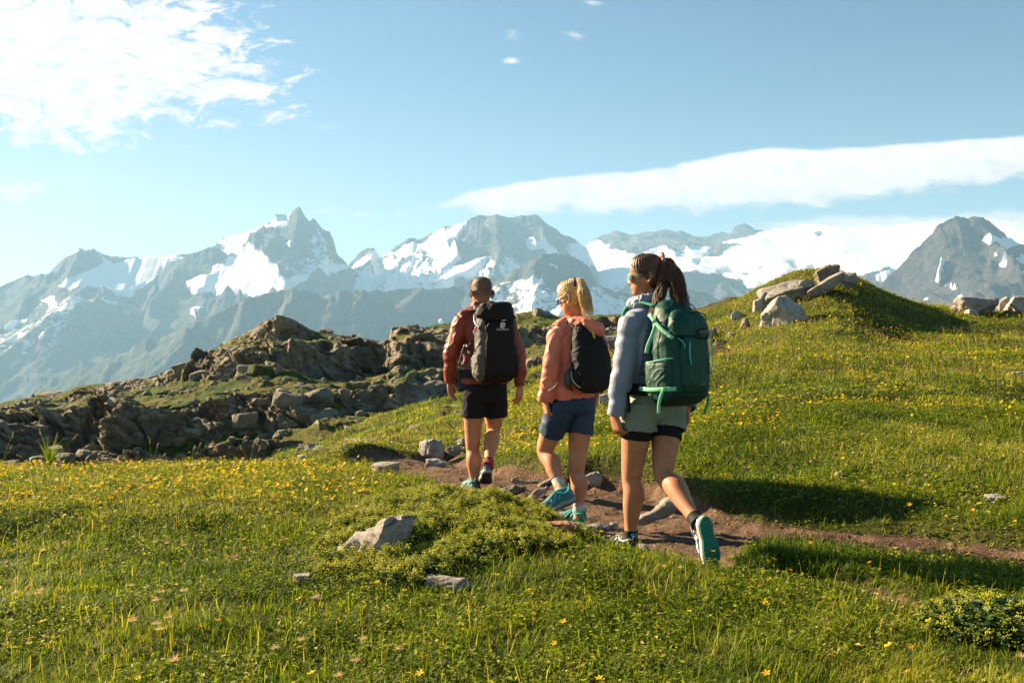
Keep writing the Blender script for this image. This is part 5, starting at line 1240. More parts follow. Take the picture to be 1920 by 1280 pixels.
def shoe(pr, heel, toe, up, ankle, mats, side, sock, L=None, W=.050, H=1.0, bend=0.0, lug=True):
    """trail shoe: upper (with tongue and collar), sole with lugs, laces. mats = upper, midsole, outsole, accent, lace"""
    f, r, u = foot_frame(heel, toe, up); L = L or (toe - heel).length; r = r * side
    def at(t, x, z):
        b = bend * max(0, t - .62) ** 1.6 * L * 3
        return heel + f * (t * L) + r * x + u * (z + b)
    ts = np.linspace(0, 1, 26)
    # upper
    bm = bmesh.new(); rings = []
    for t in ts:
        h = np.interp(t, [0, .05, .15, .30, .42, .55, .7, .85, .95, 1], [.045, .072, .082, .088, .088, .074, .056, .046, .036, .014]) * H; w = outline(t, 1, L, W) * .94; w2 = outline(t, -1, L, W) * .94; ring = []
        for a in np.linspace(-.25, math.pi + .25, 22):
            c, s_ = math.cos(a), math.sin(a); x = (w if c > 0 else w2) * math.copysign(abs(c) ** .8, c); top = np.interp(abs(c), [0, .6, 1], [1, .86, .3])
            ring.append(at(t, x * (1 - .34 * max(0, s_) * (t < .5)), .016 + h * max(s_, -.2) ** 1.0 if s_ > 0 else .016 + .01 * s_))
        rings.append(ring)
    loft(bm, rings)
    c0 = at(.22, 0, .085 * H); nrm = (ankle - c0).normalized() if (ankle - c0).length > .01 else u
    me = remesh(bm, .0035, 2); V, N = arrays(me)
    n = .0011 * (np.abs(np.sin(V[:, 0] * 420)) + np.abs(np.sin(V[:, 2] * 420 + V[:, 1] * 300))) + .002 * fbm(V[:, 0] * 40, V[:, 1] * 40, V[:, 2] * 40, oct=2, seed=6)
    setco(me, V + N * n[:, None])
    up_o = pr.add('shoe', me, [mats[0]])
    # overlays: toe cap, heel clip and side bars in the accent colour
    bm = bmesh.new()
    for sd in (1, -1):
        for (ta, za, tb, zb_) in [(.30, .078, .44, .030), (.44, .070, .58, .026), (.16, .07, .05, .03), (.58, .052, .70, .022)]:
            P = [];
            for k in range(6):
                g = k / 5; t = ta + (tb - ta) * g; z = za + (zb_ - za) * g; w = outline(t, sd, L, W) * .94; hh = np.interp(t, [0, .05, .15, .30, .42, .55, .7, .85, .95, 1], [.045, .072, .082, .088, .088, .074, .056, .046, .036, .014])
                a = math.asin(min(.98, z / hh)); P.append(at(t, sd * w * abs(math.cos(a)) ** .8 * (1 - .34 * math.sin(a) * (t < .5)) + sd * .0025, .016 + z * H))
            ribbon(bm, P, .012, .0018, tuple(r * sd), k=2)
    pr.addbm('overlay', bm, [mats[3]], up_o)
    # padded collar round the ankle
    bm = bmesh.new(); cc = [at(.07, 0, .088 * H), at(.13, .030, .080 * H), at(.24, .034, .076 * H), at(.36, .026, .088 * H), at(.42, 0, .098 * H), at(.36, -.026, .088 * H), at(.24, -.034, .076 * H), at(.13, -.030, .080 * H), at(.07, 0, .088 * H)]
    limb(bm, cc, [.0058] * 9, n=10, k=4, ref=tuple(u)); limb(bm, [at(.055, 0, .085 * H), at(.03, 0, .105 * H), at(.045, 0, .112 * H)], [.005, .006, .004], n=8, k=3, ref=tuple(r))
    pr.addbm('collar', bm, [mats[3]], up_o)
    # laces
    bm = bmesh.new()
    for k in range(5):
        t = .42 + .055 * k; hh = np.interp(t, [.30, .42, .55, .7], [.088, .088, .074, .056]) * H + .018
        limb(bm, [at(t, -.020, hh - .010), at(t + .015, -.006, hh - .001), at(t + .015 * (-1) ** k, .006, hh - .001), at(t, .020, hh - .010)], [.0015] * 4, n=6, k=2, ref=tuple(u))
    limb(bm, [at(.42, 0, .104 * H), at(.44, .012, .106 * H), at(.47, .020, .090 * H)], [.0014] * 3, n=6, ref=tuple(u)); limb(bm, [at(.42, 0, .104 * H), at(.45, -.012, .106 * H), at(.48, -.018, .090 * H)], [.0014] * 3, n=6, ref=tuple(u))
    pr.addbm('laces', bm, [mats[4]], up_o)
    # sole: pale midsole, darker outsole below, lugs
    bm = bmesh.new()
    def slab(z0, z1, e, mi):
        rings = []
        for z, k in ((z0, e * .985), (z0 + (z1 - z0) * .5, e * 1.02), (z1, e)):
            ring = [at(t, outline(t, 1, L, W) * k, z + .010 * sstep(.8, 1, t)) for t in ts] + [at(t, -outline(t, -1, L, W) * k, z + .010 * sstep(.8, 1, t)) for t in ts[::-1]]
            rings.append(ring)
        loft(bm, rings, mi)
    slab(-.006, .022, 1.06, 0); slab(-.014, -.005, 1.03, 1)
    if lug:
        for t in np.linspace(.05, .95, 12):
            for x in ((-.75, -.25, .25, .75) if .2 < t else (-.5, 0, .5)):
                w = outline(t, np.sign(x), L, W) * x; c = at(t, w, -.016 + .010 * sstep(.8, 1, t)); q = .0058
                loft(bm, [[c + f * q * a + r * q * b_ * 1.1 + u * z for a, b_ in ((1, 0), (.2, 1), (-1, .6), (-1, -.6), (.2, -1))] for z in (.004, -.0035)], 1)
    pr.addbm('sole', bm, [mats[1], mats[2]], up_o)
    return up_o
def sock(pr, ank, up_end, mats, r=.036, bands=None, cuff=None, ext=.05):
    """sock from the shoe up the shin"""
    bm = bmesh.new(); P = [ank - (up_end - ank).normalized() * ext, ank, ank.lerp(up_end, .5), up_end]
    limb(bm, P, [r * 1.2, r * 1.08, r * 1.03, r * 1.04], n=24, ref=(0, -1, 0), hollow=.006)
    o = pr.addbm('sock', bm, mats)
    if cuff:
        bm = bmesh.new(); d = (up_end - ank).normalized(); limb(bm, [up_end - d * .009, up_end + d * .003], [r * 1.075, r * 1.07], n=24, k=1); pr.addbm('sock_cuff', bm, [cuff], o)
    return o
def strands(name, pr, paths, mats, rad=.0016, n=5, parent=None, tip=.35):
    bm = bmesh.new()
    for P in paths:
        m = len(P); limb(bm, P, [rad * (1 - (1 - tip) * (i / (m - 1)) ** 2) for i in range(m)], n=n, k=2)
    return pr.addbm(name, bm, mats, parent)
def glasses(pr, P, f, u, r, fm, lm, sc=1.0):
    bm = bmesh.new(); bl = bmesh.new()
    for s_ in (1, -1):
        c = P + (f * .097 + r * s_ * .033 + u * -.008) * sc; nf = (f + r * s_ * .35).normalized(); rr = nf.cross(u).normalized()
        pts = [c + rr * .027 * math.copysign(abs(math.cos(t)) ** .8, math.cos(t)) * sc + u * .021 * math.copysign(abs(math.sin(t)) ** .8, math.sin(t)) * sc for t in np.linspace(0, 2 * math.pi, 21)]
        limb(bm, pts, [.0024] * 21, n=6, k=1, ref=tuple(nf)); loft(bl, [[p - nf * .001 for p in pts[:-1]], [p + nf * .001 for p in pts[:-1]]])
        limb(bm, [c + r * s_ * .027 + u * .012, P + (f * .075 + r * s_ * .071 + u * .004) * sc, P + (f * .03 + r * s_ * .080 + u * .003) * sc, P + (f * -.015 + r * s_ * .082) * sc, P + (f * -.045 + r * s_ * .081 - u * .010) * sc], [(.0042, .002)] * 5, n=8, ref=tuple(u))
    limb(bm, [P + (f * .098 + r * .008) * sc, P + (f * .103) * sc, P + (f * .098 - r * .008) * sc], [.0022] * 3, n=6, ref=tuple(u))
    o = pr.addbm('sunglasses', bm, [fm]); pr.addbm('lens', bl, [lm], o); return o
def fabric(name, col, rough=.75, var=.10, weave=900, bump=.25, sheen=.02, spec=.25, fold=0.0):
    m, t, b = new_mat(name); P = t.n('ShaderNodeTexCoord').outputs['Object']
    n = t.noise(P, 14, 5, .6); c = t.mix(n, tuple(x * (1 - var) for x in col), tuple(min(1, x * (1 + var)) for x in col)); t.put(b.inputs['Base Color'], c)
    b.inputs['Roughness'].default_value = rough; b.inputs['Sheen Weight'].default_value = sheen; b.inputs['Specular IOR Level'].default_value = spec
    h = t.math('ADD', t.math('MULTIPLY', t.noise(P, weave, 2), .12), t.math('MULTIPLY', t.noise(t.scalevec(P, 1, 1, .55), 38, 5, .6, .8), 1.0))
    t.put(b.inputs['Normal'], t.bump(h, bump, .006)); return m
def skin(name, col):
    m, t, b = new_mat(name); P = t.n('ShaderNodeTexCoord').outputs['Object']
    n = t.noise(P, 9, 4, .6); c = t.mix(t.smooth(n, .35, .7), col, (col[0] * .85, col[1] * .68, col[2] * .62)); c = t.mix(t.math('MULTIPLY', t.smooth(t.noise(P, 35, 5, .7), .5, .7), .35), c, (min(1, col[0] * 1.2), col[1] * 1.15, col[2] * 1.1)); c = t.mix(t.math('MULTIPLY', t.smooth(t.noise(P, 120, 3, .6), .55, .7), .25), c, (col[0] * .8, col[1] * .66, col[2] * .6))
    t.put(b.inputs['Base Color'], c); b.inputs['Roughness'].default_value = .58; b.inputs['Specular IOR Level'].default_value = .32
    b.inputs['Subsurface Weight'].default_value = .12; b.inputs['Subsurface Radius'].default_value = (.02, .007, .004); b.inputs['Subsurface Scale'].default_value = .5
    t.put(b.inputs['Normal'], t.bump(t.noise(P, 260, 4, .7), .12, .001)); return m
def hair_mat(name, a, c_, rough=.42):
    m, t, b = new_mat(name); P = t.n('ShaderNodeTexCoord').outputs['Object']
    n = t.noise(P, 160, 4, .7); t.put(b.inputs['Base Color'], t.mix(t.smooth(t.math('ADD', t.math('MULTIPLY', n, .6), t.math('MULTIPLY', t.noise(P, 22, 3), .4)), .35, .65), a, c_))
    b.inputs['Roughness'].default_value = rough; b.inputs['Specular IOR Level'].default_value = .5; t.put(b.inputs['Normal'], t.bump(n, .5, .002)); return m
def text_bm(txt, size, origin, rx, uy, nz_, ext=.0006):
    """lettering as thin raised geometry on a surface"""
    cu = bpy.data.curves.new('t', 'FONT'); cu.body = txt; cu.size = size; cu.extrude = ext; cu.align_x = 'CENTER'; cu.align_y = 'CENTER'; cu.resolution_u = 2
    o = bpy.data.objects.new('t', cu); COL.objects.link(o); dg = bpy.context.evaluated_depsgraph_get(); me = bpy.data.meshes.new_from_object(o.evaluated_get(dg)); bpy.data.objects.remove(o)
    M = Matrix((rx, uy, nz_)).transposed().to_4x4(); M.translation = origin; me.transform(M); bm = bmesh.new(); bm.from_mesh(me); bpy.data.meshes.remove(me); return bm
# ------------------------------------------------------------------ materials of the hikers
SK1 = skin('tanned_skin', (0.47, 0.225, 0.125)); SK2 = skin('fair_tanned_skin', (0.47, 0.23, 0.13)); SK3 = skin('warm_tanned_skin', (0.44, 0.20, 0.105))
F_rust = fabric('rust_red_shell', (0.23, 0.036, 0.018), rough=.5, bump=.35, spec=.4, sheen=0); F_black = fabric('black_shorts_cloth', (0.007, 0.007, 0.009), rough=.8, sheen=0)
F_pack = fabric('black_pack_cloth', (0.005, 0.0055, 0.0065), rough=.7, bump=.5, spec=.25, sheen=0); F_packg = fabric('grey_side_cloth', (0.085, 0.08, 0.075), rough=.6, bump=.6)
F_pink = fabric('coral_pink_shell', (0.60, 0.17, 0.115), rough=.55, bump=.35, spec=.35, sheen=0); F_navy = fabric('navy_stretch', (0.010, 0.032, 0.085), rough=.62, spec=.4)
F_navyl = fabric('navy_lining', (0.07, 0.12, 0.20)); F_blue = fabric('slate_blue_puffer', (0.17, 0.205, 0.29), rough=.5, bump=.45, spec=.45, sheen=.3); F_blued = fabric('slate_blue_quilt', (0.08, 0.105, 0.165), rough=.55, bump=.4)
F_sage = fabric('sage_green_shorts', (0.175, 0.205, 0.155), rough=.7, bump=.3); F_green = fabric('dark_green_pack', (0.002, 0.050, 0.033), rough=.55, bump=.35, spec=.3, sheen=0); F_greend = fabric('deep_green_pack_base', (0.003, 0.024, 0.016), rough=.7)
F_mint = fabric('mint_webbing', (0.20, 0.56, 0.34), rough=.7); F_greenm = fabric('green_webbing', (0.02, 0.24, 0.12), rough=.7); F_mesh = fabric('black_mesh', (0.008, 0.008, 0.009), rough=.8, bump=.7, weave=1400)
P_black = plain('black_plastic', (.015, .015, .016), .4); P_grey = plain('grey_metal', (.35, .35, .35), .35, metal=.8); P_white = plain('white_cord', (.75, .75, .75), .6); P_red = plain('red_tag', (.75, .07, .03), .5); P_yel = plain('yellow_print', (.85, .78, .05), .6); P_lt = plain('light_print', (.62, .64, .60), .6); P_dim = plain('dim_print', (.18, .26, .22), .6); P_turq = plain('turquoise_piping', (.03, .50, .48), .5)
P_lens = plain('dark_lens', (.02, .05, .06), .08, spec=1.0); P_lensg = plain('green_mirror_lens', (.10, .28, .24), .08, spec=1.0); P_mint = plain('mint_frame', (.30, .55, .46), .35); P_bluef = plain('blue_frame', (.12, .25, .42), .3); P_gold = plain('gold', (.8, .5, .15), .3, metal=.9)
S_teal = fabric('teal_mesh', (.05, .17, .21), weave=1500, bump=.5); S_aqua = plain('aqua_trim', (.03, .42, .42), .55); S_grey = plain('grey_midsole', (.25, .27, .28), .7, var=.3, scale=60); S_dark = plain('dark_rubber', (.02, .02, .02), .8, bump=.5, bscale=80)
S_white = plain('dusty_white_foam', (.62, .54, .45), .7, var=.22, scale=25, bump=.3, bscale=90); S_grn = plain('muddy_green_rubber', (.012, .20, .13), .75, var=.4, scale=35, bump=.5, bscale=70); S_bk = fabric('black_patterned_knit', (.03, .03, .035), weave=900); S_bluegrey = fabric('blue_grey_knit', (.08, .12, .16)); S_wh = plain('white_knit', (.65, .68, .75), .7)
K_black = fabric('black_sock', (.008, .009, .011), weave=1600, sheen=0, bump=.1)
def pattern_sock(name, kind):
    m, t, b = new_mat(name); P = t.n('ShaderNodeTexCoord').outputs['Object']
    sp_ = t.n('ShaderNodeSeparateXYZ'); t.put(sp_.inputs[0], P); z = t.math('ADD', sp_.outputs[2], t.math('MULTIPLY', t.math('SUBTRACT', t.noise(P, 26, 2), .5), .05))
    if kind == 'red': c = t.mix(t.smooth(t.noise(t.scalevec(P, 1, 1, 1.6), 46, 2, .5), .53, .56), (.015, .017, .022), (.60, .03, .03))
    else:
        w = t.math('FRACT', t.math('MULTIPLY', z, 9.5)); c = t.ramp(w, [(0, (.42, .42, .41)), (.30, (.45, .44, .42)), (.36, (.24, .08, .25)), (.42, (.42, .42, .41)), (.50, (.10, .42, .12)), (.62, (.50, .16, .08)), (.72, (.62, .20, .08)), (.80, (.20, .30, .14)), (1.0, (.40, .45, .38))])
        c = t.mix(t.smooth(t.noise(P, 90, 3), .5, .62), c, (.48, .47, .44))
    t.put(b.inputs['Base Color'], c); b.inputs['Roughness'].default_value = .9; return m
K_red = pattern_sock('red_dotted_sock', 'red'); K_pat = pattern_sock('patterned_sock', 'multi')
H_brown = hair_mat('dark_brown_hair', (.022, .010, .006), (.15, .062, .028), .5); H_blond = hair_mat('blonde_hair', (.42, .25, .09), (.78, .56, .27)); H_blondd = hair_mat('blonde_hair_roots', (.20, .12, .055), (.58, .38, .17)); H_man = hair_mat('short_grey_brown_hair', (.05, .03, .018), (.19, .125, .08), .65)

def torso_rings(pr, spec, n=40, e=2.4):
    """spec: (centre, half width, half depth front, half depth back[, roll of the side axis])"""
    return [sring(c, pr.R, -pr.B, a, bf, e, n, b2=bb) for (c, a, bf, bb) in spec]
def finish_cloth(pr, bm, name, mats, voxel=.0065, smooth=3, wr=(.005, 10, 4, 1, .3), mask=None, parent=None, **kw):
    me = remesh(bm, voxel, smooth); wrinkle(me, wr[0], wr[1], wr[2], wr[3], wr[4], mask); return pr.add(name, me, mats, parent, **kw)
def sleeve(bm, sh, el, wr, r0, r1, r2, cuff=True, bag=.006, seed=0):
    q = np.random.RandomState(seed); pts = []; rad = []
    N_ = 13; pts.append(sh + (sh - el).normalized() * .04); rad.append((r0 * .5, r0 * .5)); bag *= .45
    for i in range(N_):
        f = i / (N_ - 1); p = sh.lerp(el, f * 2) if f < .5 else el.lerp(wr, f * 2 - 1); r = np.interp(f, [0, .25, .5, .8, 1], [r0, r0 * .95, r1, (r1 + r2) / 2 * 1.03, r2]) + (bag * (1 if i % 2 else -.5) * (.4 + f) * q.uniform(.4, 1) if 1 < i < 12 else 0)
        pts.append(p + Vector(q.normal(0, .003, 3))); rad.append((r, r * q.uniform(.94, 1.03)))
    limb(bm, pts, rad, n=24, k=3, hollow=.03)

# ================================================================== hiker 3: woman with the green pack
def hiker_green():
    pr = Person((.67, 5.82, 0.0), 5.80, R(36), '')
    p = pr.p; R_, B, U = pr.R, pr.B, pr.U
    hipL, hipR = p(1197, 775, -.05), p(1251, 775, .03); knL, knR = p(1184, 890, -.02), p(1243, 890, -.08); anL, anR = p(1183, 1004, 0.0), p(1306, 975, -.42)
    shL, shR = p(1183, 600, -.10), p(1276, 606, .10); elL, elR = p(1169, 695, -.12), p(1300, 700, .16); wrL, wrR = p(1153, 779, -.12), p(1289, 765, .10)
    H = p(1211, 517, -.02); hf = V3(-.985, .16, -.05).normalized(); hu = V3(-.05, 0, 1)
    neck = p(1217, 575, -.01); chest = p(1228, 632, -.01); waist = p(1230, 700, 0); pel = p(1225, 752, 0)
    bm = bmesh.new()
    rings, hr, hu2 = head_surface(H, hf, hu); loft(bm, rings); ear(bm, H, hf, hu2, hr, 1); ear(bm, H, hf, hu2, hr, -1)
    limb(bm, [H - hu2 * .06 - hf * .02, H.lerp(neck, .7) - hf * .012, neck, neck - U * .05], [.052, .050, .055, .075], n=24)
    loft(bm, torso_rings(pr, [(neck - U * .01, .06, .05, .05), (neck - U * .05, .14, .07, .07), (chest, .15, .09, .08), (waist, .115, .08, .075), (pel, .15, .09, .10), (pel - U * .08, .14, .08, .09)]))
    arm_skin(bm, shL, elL, wrL); arm_skin(bm, shR, elR, wrR)
    hand(bm, wrL, p(1161, 822, -.10) - wrL, V3(.75, .5, 0), V3(-.5, .8, 0), L=.175, curl=.62); hand(bm, wrR, V3(.05, .1, -1), V3(-.9, .2, 0), V3(0, 1, 0), L=.17, curl=.5)
    leg_skin(bm, hipL, knL, anL, .091, .060, .059, .036, B); leg_skin(bm, hipR, knR, anR, .091, .060, .059, .036, (B * .8 + V3(0, 0, .6)).normalized())
    limb(bm, [anL, anL + V3(-.02, .03, -.05), anL + V3(-.08, .08, -.075)], [.036, .034, .024], n=16); limb(bm, [anR, anR + V3(.012, -.015, -.03), anR + V3(.03, -.03, -.10)], [.036, .032, .022], n=16)
    me = remesh(bm, .0042, 2); body = pr.add('person', me, [SK3], label='woman with long brown ponytail, slate blue jacket and sage green shorts, one shoe sole raised', category='person')
    # hair cap: full over the scalp, pulled to the tail
    anc = H + (hf * -.105 + hu2 * .055)
    def inf(t, z):
        a = abs((t + math.pi) % (2 * math.pi) - math.pi)     # 0 front .. pi back
        lim = np.interp(a, [0, .5, .9, 1.25, 1.5, 1.9, 2.4, 3.2], [.070, .060, .035, .012, -.018, -.052, -.075, -.085])
        m = sstep(lim - .010, lim + .010, z)
        return -.006 + .017 * m + .002 * math.sin(a * 34 + z * 70) * m
    rg, _, _ = head_surface(H, hf, hu, inf, n=120, m=80); bm = bmesh.new(); loft(bm, rg); hair = pr.addbm('hair', bm, [H_brown])
    q = np.random.RandomState(31); paths = []
    for i in range(520):     # strands lying over the scalp towards the tail
        t = q.uniform(.55, 1.9) * (1 if q.uniform() < .65 else -1); z = q.uniform(-.02, .10); fr, bk, w = [np.interp(-z, -HT[:, 0], HT[:, k]) for k in (1, 2, 3)]
        P = []
        for g in np.linspace(0, 1, 7):
            tt = abs(t) + (math.pi - .15 - abs(t)) * g; zz = z * (1 - g) + .055 * g + .012 * math.sin(g * 3.1) + q.normal(0, .001); fr, bk, w = [np.interp(-zz, -HT[:, 0], HT[:, k]) for k in (1, 2, 3)]
            P.append(H + hr * (w + .0125) * math.sin(tt) * np.sign(t) + hf * ((fr + bk) / 2 + ((fr - bk) / 2 + .0125) * math.cos(tt)) + hu2 * zz)
        paths.append(P)
    strands('hair_strands', pr, paths, [H_brown], .0008, 4, hair)
    paths = []
    for i in range(1300):     # the wavy tail itself
        a = q.uniform(0, 6.28); rr = math.sqrt(q.uniform()); fork = q.uniform() < .22
        ln = q.uniform(.55, 1.0); P = []; ph = q.uniform(0, 6.28); ph2 = q.uniform(0, 6.28); wa = q.uniform(.002, .013)
        for g in np.linspace(0, 1, 15):
            g2 = g * ln
            if fork: c = np.array([1244 + 10 * math.sin(g2 * 2.2) - 34 * g2 ** 1.5, 488 + 112 * g2 ** 1.1, -.10 - .06 * g2])
            else: c = np.array([1247 + 14 * math.sin(min(1, g2 * 3) * 1.57) + 18 * g2 ** 1.4, 486 - 5 * math.sin(min(1, g2 * 6) * 3.14) + 98 * g2 ** 1.25, -.09 - .10 * g2])
            R2 = (.010 + .030 * min(1, g2 * 2.4) + (.012 if not fork else -.012) * g2) * rr
            P.append(p(*c) + V3(*q.normal(0, .0004, 3)) + V3(math.cos(a) * R2 + wa * math.sin(g * 13 + ph) * g2 ** .5, math.sin(a) * R2 + wa * math.sin(g * 11 + ph2) * g2 ** .5, .2 * wa * math.sin(g * 9 + ph)))
        paths.append(P)
    strands('ponytail', pr, paths, [H_brown], .0012, 4, hair)
    bm = bmesh.new()
    for i in range(26):
        a0 = i / 26 * 6.28; c = p(1243, 484, -.09); d_ = V3(.9, 0, .2).normalized(); s_ = V3(0, 1, 0); u_ = d_.cross(s_)
        o = c + s_ * .020 * math.cos(a0) + u_ * .026 * math.sin(a0); bmesh.ops.create_icosphere(bm, subdivisions=2, radius=.0088 + .002 * (i % 3), matrix=Matrix.Translation(o))
    for f_ in bm.faces: f_.smooth = True
    pr.addbm('scrunchie', bm, [plain('rose_print_cloth', (.50, .24, .22), .7, var=.5, scale=160)], hair)
    glasses(pr, H, hf, hu2, hr, P_mint, P_lensg)
    bm = bmesh.new(); bmesh.ops.create_uvsphere(bm, u_segments=10, v_segments=6, radius=.006, matrix=Matrix.Translation(H + hr * .083 - hu2 * .052 - hf * .008)); pr.addbm('earring', bm, [P_gold])
    # jacket
    bm = bmesh.new()
    loft(bm, torso_rings(pr, [(p(1216, 560, -.01), .075, .075, .070), (neck + U * .0, .085, .085, .080), (neck - U * .035, .15, .095, .095), (chest + U * .05, .195, .115, .115), (chest, .195, .125, .120), (chest - U * .12, .180, .125, .115), (waist, .170, .120, .110), (p(1226, 730, 0), .172, .12, .115), (p(1226, 738, 0), .165, .115, .11)]))
    sleeve(bm, shL + V3(.01, 0, .005), elL, wrL, .078, .070, .046, seed=1, bag=.004); sleeve(bm, shR, elR, wrR, .078, .068, .046, seed=2)
    limb(bm, [wrL + (elL - wrL).normalized() * .035, wrL - (elL - wrL).normalized() * .004], [.053, .052], n=24, k=2)
    me = remesh(bm, .0055, 4); V, N = arrays(me)
    ax = V - np.array(chest); side = ax @ np.array(R_); onarm = np.minimum(np.linalg.norm(np.cross(V - np.array(shL), np.array((elL - shL).normalized())), axis=1), np.linalg.norm(np.cross(V - np.array(elL), np.array((wrL - elL).normalized())), axis=1)) < .092
    bk_ = (V - np.array(chest)) @ np.array(B); tors = (~onarm) * sstep(-.02, .05, bk_) * sstep(-.30, -.26, V[:, 2] - chest.z - 0.0) 
    ql = np.abs(np.sin(np.pi * (V[:, 2] + .10 * side) / .036)) ** .55
    w = .05 * fbm(V[:, 0] * 5, V[:, 2] * 5, V[:, 1] * 5, oct=2, seed=3)
    zz = V[:, 2]; low = sstep(.98, .82, zz)
    cr = (ridged((V[:, 0] * 1.2 + zz * .9 + w) * 9, (zz + V[:, 0] * .5 + w) * (6 + 8 * 1), (V[:, 1] + w) * 9, oct=3, seed=5) - .5)
    d = np.where(tors > .5, .009 * (ql - .5), .0035 * cr + .009 * low * (ridged(V[:, 0] * 5, (zz + .5 * V[:, 0] + w) * 17, V[:, 1] * 5, oct=2, seed=8) - .5))
    setco(me, V + N * d[:, None]); jk = pr.add('jacket', me, [F_blue, F_blued])
    # darker quilted back panel
    tm = np.zeros(len(me.polygons), int); ctr = np.empty(len(me.polygons) * 3, np.float32); me.polygons.foreach_get('center', ctr); ctr = ctr.reshape(-1, 3) + np.array(pr.O)
    s2 = (ctr - np.array(chest)) @ np.array(R_); b2 = (ctr - np.array(chest)) @ np.array(B); on2 = np.minimum(np.linalg.norm(np.cross(ctr - np.array(shL), np.array((elL - shL).normalized())), axis=1), np.linalg.norm(np.cross(ctr - np.array(elL), np.array((wrL - elL).normalized())), axis=1)) < .090
    tm[(~on2) & (b2 > .0) & (ctr[:, 2] < neck.z - .04)] = 1; me.polygons.foreach_set('material_index', tm)
    # collar / hood roll round the neck
    bm = bmesh.new(); c0 = p(1216, 566, -.01); pts = []
    for a in np.linspace(0, 2 * math.pi, 17): pts.append(c0 + hf * (.015 + .088 * math.cos(a)) + hr * (.080 * math.sin(a)) + U * (.012 - .022 * math.cos(a)))
    limb(bm, pts, [(.034, .024)] * 17, n=18, k=3, ref=(0, 0, 1)); finish_cloth(pr, bm, 'hood_collar', [F_blue], .005, 3, (.007, 18, 14, 9, .6), parent=jk)
    # shorts and the black tights under them
    def shorts(hemL, hemR, rl, mat, name, top, wz, flare, seed_, hollow=.03, amp=.006):
        bm = bmesh.new(); loft(bm, torso_rings(pr, [(top, .135, .10, .10), (top - U * .05, .158, .11, .122), (pel - U * .03, .172, .115, .135), (pel - U * .09, .160, .11, .12), (pel - U * .12, .12, .09, .09)]))
        for hp, kn, hem, sd in ((hipL, knL, hemL, 1), (hipR, knR, hemR, -1)):
            d_ = (kn - hp); P = [hp + V3(0, 0, .06), hp - V3(0, 0, .01), hp + d_ * hem * .6, hp + d_ * hem]; limb(bm, P, [(rl * 1.0, rl * .92), (rl * 1.08, rl), (rl * 1.06 * flare, rl * flare), (rl * 1.10 * flare, rl * 1.02 * flare)], n=30, hollow=hollow, ref=tuple(B))
        return finish_cloth(pr, bm, name, [mat], .006, 3, (amp, 8, 5, seed_, .5))
    shorts(.25, .27, .103, F_sage, 'shorts', p(1228, 728, 0), 0, 1.06, 41)
    bm = bmesh.new()
    for hp, kn, a in ((hipL, knL, .40), (hipR, knR, .42)): limb(bm, [hp, hp.lerp(kn, .2), hp.lerp(kn, a)], [.094, .0935, .0925], n=28, hollow=.004)
    pr.addbm('under_shorts', bm, [F_black])
    # feet
    up_s = anL + (knL - anL).normalized() * .035
    sock(pr, anL - U * .03, up_s, [K_black], .039); sock(pr, anR - (knR - anR).normalized() * .005, anR + (knR - anR).normalized() * .035, [K_black], .040, ext=.022)
    for c, s_, ax2 in ((anL + V3(.012, -.043, .012), .015, V3(1, .2, 0)), (anR + V3(.018, -.036, .022), .016, V3(.9, .1, .1))):
        bm = bmesh.new(); ax2.normalize(); up2 = V3(-.2, .0, 1).normalized(); limb(bm, [c + ax2 * s_ * 1.1 * math.cos(a) + up2 * s_ * .62 * math.sin(a) + V3(0, -.002 + .006 * abs(math.cos(a)), 0) for a in np.linspace(0, 5.6, 14)], [.0028] * 14, n=6, k=2); pr.addbm('sock_print', bm, [P_turq])
    gl = np.array([float(meadow_z(np.array([anL.x]), np.array([anL.y]), False)[0])])[0]
    shoe(pr, V3(anL.x + .015, anL.y - .05, gl + .018), V3(anL.x - .16, anL.y + .15, gl + .014), V3(0, 0, 1), anL, [S_bk, S_white, S_grn, S_wh, S_wh], 1, None, L=.265)
    # trailing shoe: toe on the ground, sole turned to the camera
    toe = p(1343, 1070, -.47); heel = p(1322, 968, -.50)
    n_s = V3(.42, -.9, .10)                    # where the sole looks
    shoe(pr, heel - n_s.normalized() * .018, toe - n_s.normalized() * .018 + V3(0, .0, .0), -n_s, anR, [S_bk, S_white, S_grn, S_wh, S_wh], 1, None, L=.285, W=.052)
    bm = bmesh.new(); ctr_ = heel + (toe - heel) * .11; f_, r_, u_ = foot_frame(heel, toe, -n_s); o = ctr_ - u_ * .0 ; c = heel - n_s.normalized() * .018 + f_ * .035 - u_ * .0165
    loft(bm, [[c + r_ * x * .006 + f_ * y * .006 - u_ * z for x, y in ((-1, -.6), (-.5, -1), (0, -.6), (.5, -1), (1, -.6), (0, 1))] for z in (0, .002)]); pr.addbm('sole_mark', bm, [P_red])
    # ---------------- green pack: a thing of its own
    pk = Person(tuple(p(1268, 750, -.12)), 5.80, R(36), ''); pk.p = pr.p
    C = chest + B * .125 - R_ * .035 + V3(0, 0, -.0)
    zt, zb = p(1250, 563, -.1).z, p(1250, 756, -.1).z; Hh = zt - zb
    def pt(s, b, h): return V3(0, 0, zb + h * Hh) + V3(C.x, C.y, 0) + R_ * s + B * (b) + V3(0, 0, 0)
    def body_rings(sp, e=2.8, n=44): return [sring(pt(o, (b0 + b1) / 2, h), R_, -B, a, (b1 - b0) / 2, e, n) for (h, a, b0, b1, o) in sp]
    bm = bmesh.new(); loft(bm, body_rings([(0.0, .09, .02, .12, 0), (.03, .135, .0, .18, 0), (.12, .155, -.01, .215, 0), (.3, .160, -.01, .225, 0), (.5, .158, -.01, .220, 0), (.68, .152, -.01, .20, 0), (.82, .140, -.01, .17, 0), (.92, .115, .0, .13, -.005), (.98, .075, .01, .085, -.01), (1.0, .03, .02, .06, -.01)]))
